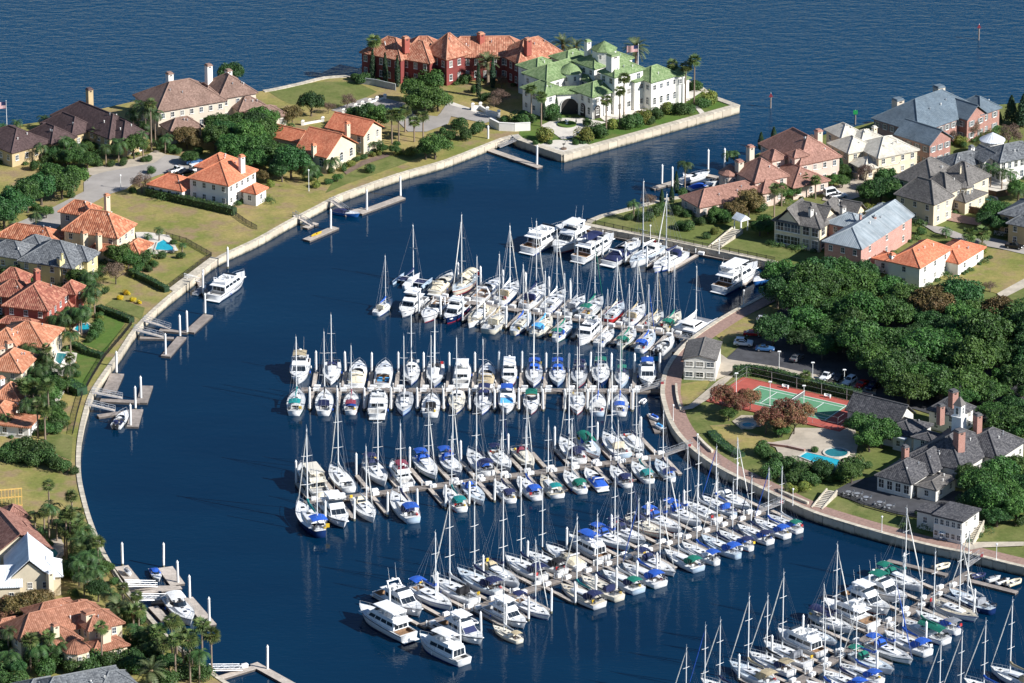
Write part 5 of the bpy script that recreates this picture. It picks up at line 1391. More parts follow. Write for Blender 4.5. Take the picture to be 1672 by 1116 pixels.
        for a in (-1.9, -1.2, -.5):
            window_part(root, '', (lx + (r - .33) * math.cos(a), ly + (r - .33) * math.sin(a), h - 1.5), a + math.pi / 2, .8, 1.4, False, wframe)
    for ch in chims:
        x, ybase, ytop, w = ch[:4]; zb = ch[4]          # ybase: where the stack leaves the roof at height zb
        a = Z(x, ybase, GZ + zb)
        s = (FPX * math.sin(PITCH) + (Z.px(0, ybase)[1] - 558) * math.cos(PITCH)) / CAMH * math.cos(PITCH) * Z.k
        zt = zb + (ybase - ytop) / s
        chimney(root, o, a, w, ch[6] if len(ch) > 6 else zb - 1.5, zt, WALL[ch[5]] if len(ch) > 5 and ch[5] else wm, tm)
    return root
# left shore, from far to near
house('villa', 'low rambling villa with dark brown hipped roofs at the far left by the bay', ZA, 42, [(630, 478, 12, 26, 5, 'hip', 4.2), (330, 562, 9, 12, 4.2, 'hip', 3), (450, 500, 9, 14, 4.6, 'hip', 3.2), (85, 590, 14, 17, 4.2, 'hip', 3.5),
      (190, 600, 6, 7, 3.6, 'hip', 2.4), (800, 545, 9, 11, 4.8, 'hip', 3.6), (740, 590, 5, 6, 3.4, 'hip', 2)], 'tan', 'dkbrown', [(583, 345, 268, 1.5, 7.5), (293, 560, 495, 1.5, 3.0, None, 0)])
house('villa', 'large cream villa with tan-brown hipped roof and three white chimneys by the bay', ZA, 28, [(1170, 318, 21, 16, 7, 'hip', 5), (1484, 262, 12, 13, 7, 'hip', 4.4), (1340, 300, 6, 9, 6.8, 'hip', 3), (1180, 500, 10, 7, 3.6, 'hip', 2.4),
      (1610, 365, 9, 8, 4, 'hip', 2.4), (1730, 420, 10, 8, 3.5, 'hip', 2.2)], 'beige', 'brown', [(1103, 225, 165, 1.6, 9.5, 'white'), (1357, 195, 112, 1.6, 9.5, 'white'), (1486, 200, 145, 1.5, 9, 'white')], wstep=2.6)
house('villa', 'cream cottage villa with three bright orange gabled roofs and arched windows', ZB, 56, [(527, 800, 14.5, 11, 4.4, 'gl', 4.6, None, {'wk': 'a0', 'nf': 3, 'win': (1.4, 1.7)}), (712, 672, 9.5, 13, 5.6, 'gl', 3, None, {'wk': 'a1'}), (302, 728, 7.5, 9.5, 3.2, 'gl', 2.3)],
      'cream', 'orange', [(448, 825, 785, 1.1, 5.5), (667, 700, 645, 1.1, 7)], wstep=2.6)
house('villa', 'white two-storey house with orange hipped roof beside the big dry lawn', ZA, 60, [(1448, 813, 14.5, 13, 6.3, 'hip', 3.8, None, {'nl': 4}), (1128, 872, 9, 11.5, 3.1, 'hip', 2.4), (1425, 748, 10, 9.5, 6.4, 'hip', 3), (1655, 915, 6, 5, 3.5, 'hip', 1.6)],
      'white', 'orange', [(1572, 770, 702, 1.3, 8.5)], wstep=2.4)
house('villa', 'villa with mottled orange clay tile roofs beside a blue pool', ZG, 68, [(646, 563, 11.5, 16, 6.3, 'hip', 4.6), (520, 450, 7, 9.5, 6.6, 'hip', 2.6), (205, 612, 9, 17, 3.5, 'hip', 2.6), (885, 692, 8.5, 6, 3.2, 'hip', 1.9), (690, 702, 4, 9, 3.2, 'hip', 1.2)],
      'cream', 'redor', [(697, 430, 358, 1.2, 9.5), (548, 640, 598, 1.4, 5.5, None, 0), (643, 655, 610, 1.2, 5.5, None, 0)])
house('villa', 'pale yellow villa with grey shingle roof and white rear balcony', ZG, 68, [(370, 748, 14, 15.5, 5.5, 'hip', 4.2), (70, 712, 10, 12, 4, 'hip', 2.6), (520, 745, 7, 8, 5.4, 'hip', 2.6), (230, 650, 6, 6, 4.6, 'hip', 1.6)], 'yellow', 'grey', [(396, 800, 765, 1.5, 6, None, 0), (403, 745, 728, .5, 9)])
house('villa', 'red stucco villa with dark red tile roofs on the left shore', ZH, 72, [(220, 252, 14.5, 12.5, 6.3, 'hip', 4.2), (85, 205, 9, 10, 5.8, 'hip', 3), (80, 128, 7, 8, 5, 'hip', 2.8), (430, 195, 6.5, 5.5, 6.2, 'hip', 2.2), (115, 395, 4, 10, 3, 'hip', 1.2), (420, 275, 6, 4, 3.2, 'hip', 1.2)],
      'rust', 'darkred', [(225, 160, 85, 1.3, 8.5)])
house('villa', 'pale villa with wide coral tile roofs on the left shore, beside two small pools', ZH, 74, [(170, 475, 13.5, 14, 5.5, 'hip', 3.6), (75, 640, 12, 9.5, 5.4, 'hip', 3.2), (40, 500, 8, 8, 6, 'hip', 3)], 'cream', 'coral', [(55, 568, 520, 1.5, 6.5, 'beige'), (8, 590, 555, 1.4, 6.5, 'beige'), (10, 780, 735, 1.2, 6, 'white')])
house('villa', 'white villa with coral pyramid roof tower and columned terrace at left edge', ZH, 76, [(65, 832, 7.5, 7, 5, 'hip', 3), (15, 935, 9, 6, 3.4, 'hip', 2), (105, 990, 8, 9, 3.0, 'flat', .12, None, {'wk': 'a0'})], 'white', 'coral', [])
house('villa', 'villa with russet tile roof and dark slopes at left edge by the unfinished frame', ZI, 23, [(58, 866, 15, 18, 5.4, 'gl', 4.8), (92, 690, 6.5, 7, 4, 'hip', 2.4), (180, 830, 6, 9, 4.6, 'hip', 2.6)], 'cream', 'brown2', [(238, 970, 905, 1.2, 4.5, 'beige', 0)])
house('villa', 'cream house with steep white metal gable roof near the bottom left', ZJ, 6, [(165, 235, 11, 15, 5.4, 'gl', 5), (10, 300, 9, 10, 4.6, 'gr', 3), (265, 240, 7, 9, 4.8, 'hip', 2.4)], 'cream', 'whitemetal', [(196, 185, 105, 1.2, 5.5), (285, 345, 262, 1.2, 4, None, 0)])
house('villa', 'cream villa with terracotta tile roofs and thick chimney towers, bottom left', ZJ, 30, [(330, 545, 23, 10, 5.5, 'hip', 3.6), (300, 475, 12, 8, 5.6, 'hip', 2.2), (335, 625, 8, 8, 5, 'hip', 2.6), (560, 535, 9, 8, 6.4, 'hip', 2.6), (455, 470, 7, 7, 5.2, 'hip', 2.2), (600, 670, 9, 6, 3.2, 'hip', 1.4), (40, 560, 8, 6, 3.4, 'hip', 1.6)],
      'cream', 'terra', [(502, 570, 490, 2.2, 5.5, None, 0), (597, 680, 580, 2.0, 3, None, 0), (313, 590, 562, 1.4, 8)], turrets=[(430, 690, 3.4, 4.4, 2.2, 8)])
house('villa', 'dark grey shingle roof of a house cut by the bottom edge', ZJ, 25, [(440, 905, 22, 12, 4, 'hip', 3), (640, 880, 9, 8, 4.2, 'hip', 2.4), (210, 915, 9, 8, 3.8, 'hip', 2)], 'cream', 'grey', [])
# the two mansions on the point
house('mansion', 'red stucco mansion with long mottled red tile roof on the point', ZB, 0, [(955, 172, 14, 12, 7, 'hip', 4, -32), (1140, 195, 13, 12, 6.6, 'hip', 4, -28), (1325, 180, 10, 10, 7.8, 'hip', 5.6, 40), (1560, 172, 24, 11, 7, 'hip', 4.2, 2), (1860, 190, 16, 12, 7, 'hip', 4.6, 32), (1160, 145, 10, 8, 7.4, 'hip', 3, 0)],
      'red', 'red', [(1045, 150, 92, 1.6, 9.6, 'rust'), (1533, 115, 65, 1.6, 10, 'rust'), (1838, 165, 102, 1.6, 10, 'rust')], wstep=2.4, win=(1.1, 1.8))
PAL = house('mansion', 'white palace mansion with green tile roofs and turrets at the tip of the point', ZC, 41, [
    (693, 420, 11.5, 9.5, 6.6, 'hip', 2.3, None, {'wk': 'a0'}), (352, 420, 8.5, 10.5, 6.4, 'hip', 2.3), (481, 290, 22, 10.5, 8.2, 'hip', 2.6), (856, 298, 11.5, 7, 11.0, 'hip', 2.1, None, {'nf': 3, 'win': (1.3, 1.7)}), (1068, 326, 11, 9.5, 8.4, 'hip', 2.6, None, {'wk': 'a0', 'nf': 4}),
    (735, 228, 15, 9.5, 10.6, 'hip', 2.2), (530, 205, 10, 8, 8.6, 'hip', 1.7), (325, 265, 10, 9, 8, 'hip', 2.2), (660, 342, 7, 5, 6.9, 'hip', 1.6), (1195, 345, 7, 7, 5.6, 'flat', .15), (945, 345, 6, 6, 8.4, 'flat', .15), (507, 428, 7.5, 6, 6.0, 'flat', .15, 8, {'nf': 0, 'nl': 0, 'wk': ''})],
    'white', 'green', [(798, 282, 205, 2.6, 12.5), (635, 205, 115, 1.4, 12)], turrets=[(522, 297, 3.7, 9.0, 2.2, 20), (1215, 318, 2.9, 8.2, 2.2, 8), (743, 156, 3.7, 14.6, 2.2, 8), (765, 330, 2.2, 9.5, 1.4, 12)], wstep=2.5)
# right bank
house('mansion', 'sprawling mansion with salmon tile roofs and three white chimneys above the yacht quay', ZD, 31, [(1195, 560, 13.5, 20, 6.8, 'hip', 5.2), (597, 915, 22, 10, 3.3, 'hip', 2.8), (880, 742, 11, 11.5, 6, 'hip', 4.2), (1165, 765, 12, 15, 3.5, 'hip', 3), (1175, 592, 5, 4.5, 8.6, 'hip', 1.3), (985, 610, 5, 6, 7.5, 'hip', 2), (940, 855, 8, 7, 4, 'hip', 2.2), (1330, 600, 10, 9, 6.6, 'hip', 3.6)],
      'pink', 'salmon', [(800, 630, 538, 1.6, 8, 'beige'), (712, 820, 655, 1.7, 3, 'beige', 0), (1340, 500, 412, 1.6, 9, 'beige')], turrets=[(640, 735, 3.2, 5.4, 2.4, 10)], wstep=2.8)
house('house', 'cream house with pale cream roofs between the salmon mansion and the brick house', ZE, 31, [(560, 585, 13.5, 13, 6, 'hip', 3), (235, 462, 7.5, 8.5, 7.4, 'hip', 2.3), (300, 572, 9.5, 10, 6, 'hip', 2.6), (465, 702, 11.5, 8.5, 3.3, 'hip', 1.8), (400, 500, 8, 8, 6.8, 'hip', 2)], 'cream', 'cream', [(473, 490, 432, 1.1, 7)], wstep=2.6)
house('house', 'large red brick house with blue-grey hipped roof and shuttered windows by the bay', ZE, 45, [(898, 322, 27, 17, 6.5, 'hip', 5.6), (862, 500, 9.5, 13, 6.4, 'gl', 3.2), (1192, 318, 8.5, 9, 6.5, 'gl', 3.2, None, {'nf': 2}), (1290, 268, 9, 10, 6.5, 'hip', 3.2, None, {'nf': 2})],
      'brick', 'bluemetal', [(660, 265, 212, 2.4, 9, 'beige'), (985, 150, 110, 2.4, 10, 'beige')], wstep=2.5, shut=True)
house('house', 'house with broad taupe shingle roof and bay window on the right bank', ZE, 50, [(905, 812, 14, 13, 6.4, 'hip', 5), (868, 965, 9, 13, 6.2, 'hip', 4.6), (1175, 815, 10.5, 11, 6.5, 'hip', 4), (1205, 965, 10, 6.5, 3.5, 'hip', 1.3), (1010, 900, 8, 9, 6, 'hip', 4)], 'cream', 'taupe', [(1155, 760, 735, .4, 9.5)], turrets=[(1190, 885, 2.4, 6.2, 1.2, 8)])
house('house', 'white waterfront house with grey roofs and long window wall at the right edge', ZE, 30, [(1560, 625, 15, 11, 6, 'hip', 2.6), (1190, 685, 13, 9, 4, 'hip', 2.2), (1370, 660, 8, 8, 4.8, 'gl', 2)], 'white', 'grey', [(1242, 640, 585, 1.2, 5)], wstep=1.8, win=(1.2, 1.9))
gz = house('gazebo', 'round white pavilion with conical metal roof behind the grey-roofed house', ZE, 0, [(1410, 560, 5, 5, 3.2, 'flat', .2)], 'white', 'whitemetal', [], turrets=[(1408, 522, 3.5, 5.0, 2.0, 18)])
house('house', 'grey shingled house with white gables and a two-storey screened porch', ZF, 61, [(326, 205, 12.5, 14, 6.6, 'hip', 4.2, None, {'nl': 5, 'win': (1.9, 2.3)}), (250, 205, 9, 7, 6.7, 'gr', 3.6, None, {'win': (2.0, 2.3), 'nl': 3}), (410, 205, 8, 6, 6.8, 'gl', 3.2), (600, 168, 6, 5.5, 6.2, 'gl', 2.6), (470, 160, 10, 7, 6.4, 'hip', 3)], 'cream', 'taupe', [(543, 205, 145, 1.2, 6.5, 'siding', 0), (350, 185, 152, 1.0, 9, 'siding')])
house('house', 'long pink brick house with silver metal roof beside the oak wood', ZF, 59, [(700, 272, 29, 11.5, 6.6, 'half', 3.2, None, {'nf': 3}), (590, 228, 9, 10, 6.5, 'hip', 2.2), (800, 165, 7, 8, 6.2, 'hip', 2)], 'pbrick', 'silver', [(650, 215, 188, .5, 8.5), (738, 215, 200, .6, 9)])
house('house', 'white house with plain orange tile roofs in front of the dry field', ZF, 57, [(1010, 432, 17, 10, 6.2, 'hip', 2.9), (1228, 415, 14.5, 10, 3.6, 'hip', 2.3), (818, 445, 6, 6, 3.6, 'hip', 1)], 'white', 'orange', [(843, 480, 432, 1.2, 5.5)], wstep=4.5)
house('house', 'tan house with grey roof cut by the right edge above the dry field', ZF, 58, [(1690, 165, 13, 13, 6, 'hip', 3), (1660, 240, 6, 9, 5.6, 'hip', 2)], 'tan', 'grey', [])
# club house
CLUB = house('club_house', 'club house with dark slate hipped roofs, brick chimneys and white cupola', ZL, 56, [(850, 502, 20, 15.5, 4.6, 'hip', 4.6), (553, 636, 11.5, 10, 4.0, 'hip', 3.2, None, {'win': (1.5, 2.2), 'nl': 4}), (1065, 470, 13.5, 12, 4.6, 'hip', 4), (400, 272, 8, 15, 4, 'gl', 3.2), (560, 362, 10, 9, 3.8, 'hip', 1.8), (700, 570, 12, 9, 4.2, 'hip', 3),
      (548, 402, 7, 4, 3.3, 'flat', .15, None, {'tile': 'whitemetal'}), (830, 250, 8, 9, 4.8, 'hip', 2.8), (690, 415, 6, 6, 5.2, 'hip', .9), (740, 690, 10, 6, 3.2, 'hip', .8, None, {'tile': 'taupe'})],
      'siding', 'club', [(550, 545, 485, 1.3, 6.4, 'brick'), (765, 310, 235, 1.4, 7.4, 'brick'), (877, 475, 390, 2.0, 8, 'brick'), (990, 360, 292, 1.5, 9, 'brick'), (842, 205, 148, 1.7, 8.5, 'brick')], wstep=2.8)
o = CLUB.location; c = ZL(877, 350, GZ + 8.8) - o
cu = put('cupola', MB().tbox(-1.3, 1.3, -1.3, 1.3, 6.0, 11.0, .05, .05, .05).tbox(-1.45, 1.45, -1.45, 1.45, 11.0, 11.25).tbox(-.95, .95, -.95, .95, 11.25, 13.9).mesh('cupola'), M_WPAINT, CLUB, (c.x, c.y, 0), R(56))
put('cupola_roof', MB().tbox(-1.2, 1.2, -1.2, 1.2, 13.9, 15.9, 1.08, 1.08, 1.08).mesh('cupola_roof'), TILE['taupe'], cu); put('spire', MB().tube((0, 0, 15.7), (0, 0, 19.2), .09, .04, 6).mesh('spire'), M_IRON, cu)
put('weather_vane', MB().box(-.6, .6, -.03, .03, 18.2, 18.45).mesh('weather_vane'), M_IRON, cu)
for k in range(4):
    a = R(56) + k * math.pi / 2; window_part(cu, '', (.96 * math.sin(k * math.pi / 2), -.96 * math.cos(k * math.pi / 2), 12.6), k * math.pi / 2, .8, 1.7)
house('boat_house', 'white boat house with dark flat roof and row of windows on the promenade', ZL, 58, [(862, 880, 9, 8, 5.8, 'flat', .2, None, {'nl': 5, 'floors': 2, 'win': (1.0, 1.4)}), (700, 860, 5, 5, 4.4, 'flat', .2)], 'siding', 'club', [], over=.4)
HUT = house('harbour_office', 'small harbour office with grey roof standing on the brick promenade', Z0, -8, [(1147, 573, 8.4, 12.5, 5.4, 'gl', 1.0, None, {'nf': 3, 'win': (1.9, 1.3), 'floors': 2}), (1127, 575, 3.2, 12.3, 4.8, 'flat', .1, None, {'tile': 'salmon', 'nl': 0, 'nf': 0, 'base': 4.4})], 'siding', 'taupe', [], over=.35)
# ------------------------------------------------------------------ trees and shrubs
def leaf_mat(name, a, b, c, sat=.16):
    m, nt, p = newmat(name); L = nt.links
    tc = nt.nodes.new('ShaderNodeTexCoord'); oi = nt.nodes.new('ShaderNodeObjectInfo'); ge = nt.nodes.new('ShaderNodeNewGeometry')
    n = nt.nodes.new('ShaderNodeTexNoise'); n.inputs['Scale'].default_value = .55; n.inputs['Detail'].default_value = 3
    L.new(tc.outputs['Object'], n.inputs['Vector'])
    r = nt.nodes.new('ShaderNodeValToRGB'); e = r.color_ramp.elements
    e[0].position = .3; e[0].color = (*a, 1); e[1].position = .7; e[1].color = (*c, 1); k = e.new(.5); k.color = (*b, 1)
    ad = nt.nodes.new('ShaderNodeMath'); ad.operation = 'MULTIPLY_ADD'; ad.inputs[1].default_value = .35; L.new(ge.outputs['Random Per Island'], ad.inputs[0])
    sb = nt.nodes.new('ShaderNodeMath'); sb.operation = 'SUBTRACT'; sb.inputs[1].default_value = .175; L.new(n.outputs['Fac'], sb.inputs[0]); L.new(sb.outputs[0], ad.inputs[2])
    L.new(ad.outputs[0], r.inputs['Fac'])
    hs = nt.nodes.new('ShaderNodeHueSaturation'); mr = nt.nodes.new('ShaderNodeMapRange'); mr.inputs['To Min'].default_value = 1 - sat * 1.6; mr.inputs['To Max'].default_value = 1 + sat * 1.6
    mh = nt.nodes.new('ShaderNodeMapRange'); mh.inputs['To Min'].default_value = .485; mh.inputs['To Max'].default_value = .515
    L.new(oi.outputs['Random'], mr.inputs['Value']); L.new(mr.outputs[0], hs.inputs['Value']); L.new(oi.outputs['Random'], mh.inputs['Value']); L.new(mh.outputs[0], hs.inputs['Hue'])
    L.new(r.outputs['Color'], hs.inputs['Color']); L.new(hs.outputs['Color'], p.inputs['Base Color'])
    p.inputs['Roughness'].default_value = .55; p.inputs['Specular IOR Level'].default_value = .3
    MATS[name] = m
    return m
LEAF = {'oakl': leaf_mat('light_oak_leaves', (0.0326, 0.0777, 0.0150), (0.0551, 0.1187, 0.0217), (0.0883, 0.1636, 0.0328)), 'oakd': leaf_mat('dark_oak_leaves', (0.0170, 0.0510, 0.0135), (0.0282, 0.0767, 0.0191), (0.0458, 0.1073, 0.0246)), 'oak': leaf_mat('oak_leaves', (0.0212, 0.0593, 0.0124), (0.0367, 0.0920, 0.0177), (0.0692, 0.1452, 0.0286)), 'oliv': leaf_mat('bronze_leaves', (.085, .075, .022), (.14, .105, .035), (.19, .13, .05)),
        'red': leaf_mat('russet_leaves', (0.1500, 0.0650, 0.0364), (0.2250, 0.0910, 0.0520), (0.1250, 0.1105, 0.0390)), 'bare': leaf_mat('dry_twigs', (.11, .075, .05), (.15, .10, .07), (.19, .13, .095)),
        'bush': leaf_mat('shrub_leaves', (0.0262, 0.0634, 0.0144), (0.0426, 0.0924, 0.0208), (0.0697, 0.1276, 0.0320)), 'ybush': leaf_mat('yellow_green_leaves', (.085, .12, .022), (.14, .17, .03), (.22, .20, .04)),
        'fan': leaf_mat('fan_palm_leaves', (.045, .075, .02), (.075, .11, .028), (.13, .15, .045)), 'queen': leaf_mat('queen_palm_leaves', (0.0262, 0.0616, 0.0176), (0.0410, 0.0836, 0.0224), (0.0656, 0.1100, 0.0320)),
        'date': leaf_mat('date_palm_leaves', (.05, .075, .028), (.08, .105, .04), (.12, .14, .06)), 'cyp': leaf_mat('cypress_leaves', (.014, .036, .016), (.022, .05, .022), (.035, .065, .028)),
        'pine': leaf_mat('conifer_leaves', (.018, .042, .020), (.028, .058, .026), (.04, .075, .03)), 'flower': leaf_mat('yellow_flowers', (.45, .28, .01), (.6, .38, .01), (.25, .25, .03))}
M_BARK = mat('bark', (.11, .085, .065), .95, .3, 1.5, .6, 8, objvar=.2)
M_PALMT = mat('palm_trunk', (.24, .18, .13), .95, .25, 2.5, .6, 8, objvar=.15)
M_SKIRT = mat('dead_fronds', (.22, .15, .08), .95, .3, 2)
def leaves(m, pts, size, rnd, up=.35):
    """one small quad per point (position, outward direction)"""
    for (p, n) in pts:
        d = Vector((n[0] + rnd.gauss(0, .55), n[1] + rnd.gauss(0, .55), n[2] + rnd.gauss(0, .45) + up)).normalized()
        a = d.orthogonal().normalized(); b = d.cross(a); t = rnd.uniform(0, 6.28); s = size * rnd.uniform(.6, 1.35)
        u = (a * math.cos(t) + b * math.sin(t)) * s; v = (b * math.cos(t) - a * math.sin(t)) * s * .62
        p = Vector(p); k = len(m.v)
        m.v += [tuple(p - u), tuple(p + v + d * s * .12), tuple(p + u), tuple(p - v + d * s * .12)]; m.f.append((k, k + 1, k + 2, k + 3))
def lobed_crown(seed, R_=5.0, H=5.6, n=4200, lobes=26, size=.25, z0=2.6, sparse=1.0):
    rnd = random.Random(seed); m = MB(); L = []
    for i in range(lobes):
        t = rnd.uniform(0, 6.28); e = math.asin(rnd.uniform(-.25, 1)); rr = rnd.uniform(.5, .9)
        c = Vector((R_ * rr * math.cos(e) * math.cos(t), R_ * rr * math.cos(e) * math.sin(t), z0 + H * .42 + H * .5 * rr * math.sin(e)))
        L.append((c, rnd.uniform(.15, .36) * R_, rnd.uniform(.7, 1.2)))
    L.append((Vector((0, 0, z0 + H * .55)), R_ * .5, 1))
    tot = sum(r * r for _, r, _ in L)
    for c, r, q in L:
        k = int(n * r * r / tot * (q if sparse < 1 else 1)); pts = []
        for j in range(k):
            z = rnd.uniform(-.75, 1); t = rnd.uniform(0, 6.28); s = math.sqrt(1 - z * z); rad = r * rnd.uniform(.72, 1.06)
            nv = (s * math.cos(t), s * math.sin(t), z * .85)
            pts.append((c + Vector(nv) * rad, nv))
        leaves(m, pts, size, rnd)
    return m
def trunk_mesh(seed, h=4.6, r=.34, limbs=6, R_=3.4):
    rnd = random.Random(seed); m = MB()
    p = [(0, 0, -.3), (rnd.uniform(-.15, .15), rnd.uniform(-.15, .15), h * .4), (rnd.uniform(-.3, .3), rnd.uniform(-.3, .3), h)]
    m.tube(p[0], p[1], r * 1.25, r, 8); m.tube(p[1], p[2], r, r * .6, 8)
    for i in range(limbs):
        t = 6.28 * i / limbs + rnd.uniform(-.4, .4); q = Vector(p[1]).lerp(Vector(p[2]), rnd.uniform(.05, .9))
        e = q + Vector((math.cos(t) * R_ * rnd.uniform(.6, 1), math.sin(t) * R_ * rnd.uniform(.6, 1), rnd.uniform(1.0, 2.6)))
        mid = q.lerp(e, .5) + Vector((0, 0, .3))
        m.tube(q, mid, r * .48, r * .32, 6); m.tube(mid, e, r * .32, r * .12, 6)
    return m
CROWN = {}
def crown(kind, v):
    k = (kind, v)
    if k not in CROWN:
        if kind in ('oak', 'oliv'): me = lobed_crown(10 + v, R_=5.0 + .25 * (v % 3), H=5.0 + .4 * (v % 4), n=11000, lobes=52, size=.23).mesh('oak_crown')
        elif kind == 'red': me = lobed_crown(30 + v, 4.2, 4.6, 4200, 22, .2, 2.6).mesh('myrtle_crown')
        elif kind == 'bare': me = lobed_crown(40 + v, 4.2, 4.4, 3200, 18, .14, 1.8).mesh('twig_crown')
        elif kind in ('bush', 'ybush', 'flower'):
            rnd = random.Random(60 + v); m = MB(); pts = []
            for i in range(9):
                c = Vector((rnd.uniform(-.42, .42), rnd.uniform(-.42, .42), rnd.uniform(.35, .8))); r = rnd.uniform(.38, .62)
                for j in range(260):
                    z = rnd.uniform(-.6, 1); t = rnd.uniform(0, 6.28); s = math.sqrt(1 - z * z); nv = Vector((s * math.cos(t), s * math.sin(t), z)); q = c + nv * r * rnd.uniform(.85, 1.05)
                    if q.z > 0: pts.append((q, nv))
            leaves(m, pts, .07, rnd); me = m.mesh('shrub_foliage')
        elif kind == 'cyp':
            rnd = random.Random(80 + v); m = MB(); pts = []
            for j in range(900):
                z = rnd.uniform(0, 1); r = (.9 * math.sin(math.pi * min(1, z * .92 + .1)) ** .7 * (1 - z) ** .35 + .05) * .62; t = rnd.uniform(0, 6.28)
                pts.append(((r * math.cos(t), r * math.sin(t), z * 8), (math.cos(t), math.sin(t), .5)))
            leaves(m, pts, .2, rnd); me = m.mesh('cypress_crown')
        elif kind == 'pine':
            rnd = random.Random(90 + v); m = MB(); pts = []
            for j in range(2600):
                z = rnd.uniform(.12, 1); ph = (z * 9) % 1; r = (1 - z) ** .7 * 3.4 * (.72 + .35 * (1 - ph)) * rnd.uniform(.55, 1); t = rnd.uniform(0, 6.28)
                pts.append(((r * math.cos(t), r * math.sin(t), z * 10), (math.cos(t), math.sin(t), .2)))
            leaves(m, pts, .3, rnd); me = m.mesh('conifer_crown')
        elif kind == 'fan':
            rnd = random.Random(100 + v); m = MB()
            for i in range(34):
                t = rnd.uniform(0, 6.28); e = math.asin(rnd.uniform(-.75, .98)); d = Vector((math.cos(e) * math.cos(t), math.cos(e) * math.sin(t), math.sin(e)))
                s = d.cross(Vector((0, 0, 1))); s = s.normalized() if s.length > .01 else Vector((1, 0, 0)); o = d * .55; nrm = s.cross(d)
                for j in range(7):
                    a = (j - 3) * .34; tip = (d * math.cos(a) + s * math.sin(a)) * rnd.uniform(1.0, 1.3) + o + Vector((0, 0, -.22)) - nrm * .1
                    w = (s * math.cos(a) - d * math.sin(a)) * .1; mid = o.lerp(tip, .55) + Vector((0, 0, .05)); k = len(m.v)
                    m.v += [tuple(o), tuple(mid + w), tuple(tip), tuple(mid - w)]; m.f.append((k, k + 1, k + 2, k + 3))
                m.tube((0, 0, 0), o, .03, .02, 3, False)
            me = m.mesh('fan_palm_crown')
        elif kind in ('queen', 'date'):
            rnd = random.Random(120 + v); m = MB(); n = 20 if kind == 'queen' else 1
            for i in range(n):
                frond(m, rnd, kind, 6.28 * i / n + rnd.uniform(-.25, .25), rnd.uniform(-.15, 1.15))
            me = m.mesh('palm_crown')
        CROWN[k] = me
    return CROWN[k]
def frond(m, rnd, kind, t, e, Lf=None):
    """arching feather leaf"""
    Lf = Lf or (3.1 if kind == 'queen' else 3.7); n = 9
    d = Vector((math.cos(t), math.sin(t), 0)); s = Vector((-math.sin(t), math.cos(t), 0)); p = Vector((0, 0, 0)); a = e; pts = [p]
    for i in range(n):
        p = p + (d * math.cos(a) + Vector((0, 0, 1)) * math.sin(a)) * (Lf / n); a -= (.26 if kind == 'queen' else .14); pts.append(p)
    for i in range(1, n):
        w = (.75 if kind == 'queen' else .62) * math.sin(math.pi * (i + .6) / (n + .9)) ** .6; q = pts[i]; f = (pts[i + 1] - pts[i]) * .9
        for sg in (1, -1):
            dr = -.38 if kind == 'queen' else .12
            for h in (0, .5):
                q2 = q + f * h; tip = q2 + s * (sg * w) + f * .8 + Vector((0, 0, dr * w + rnd.uniform(-.08, .08))); k = len(m.v)
                m.v += [tuple(q2), tuple(q2 + f * .42), tuple(tip)]; m.f.append((k, k + 1, k + 2))
    m.path(pts[::3], .03, 3)
TDESC = {'oak': ('live_oak', 'dark green broad oak', 'tree'), 'oliv': ('bronze_tree', 'olive-bronze leafed tree', 'tree'), 'red': ('crape_myrtle', 'russet-leafed crape myrtle', 'tree'), 'bare': ('bare_tree', 'bare brown-twigged tree', 'tree'),
         'bush': ('shrub', 'rounded green shrub', 'shrub'), 'ybush': ('shrub', 'yellow-green shrub', 'shrub'), 'fan': ('fan_palm', 'fan palm', 'palm'), 'queen': ('queen_palm', 'drooping feather palm', 'palm'),
         'date': ('date_palm', 'thick-trunked date palm', 'palm'), 'cyp': ('cypress', 'narrow dark cypress', 'tree'), 'pine': ('conifer', 'dark conifer', 'tree'), 'flower': ('flower_bed', 'yellow flower clump', 'flowers')}
def vscale(Z, y): return (FPX * math.sin(PITCH) + (Z.px(0, y)[1] - 558) * math.cos(PITCH)) / CAMH * math.cos(PITCH) * Z.k
TN = [0]
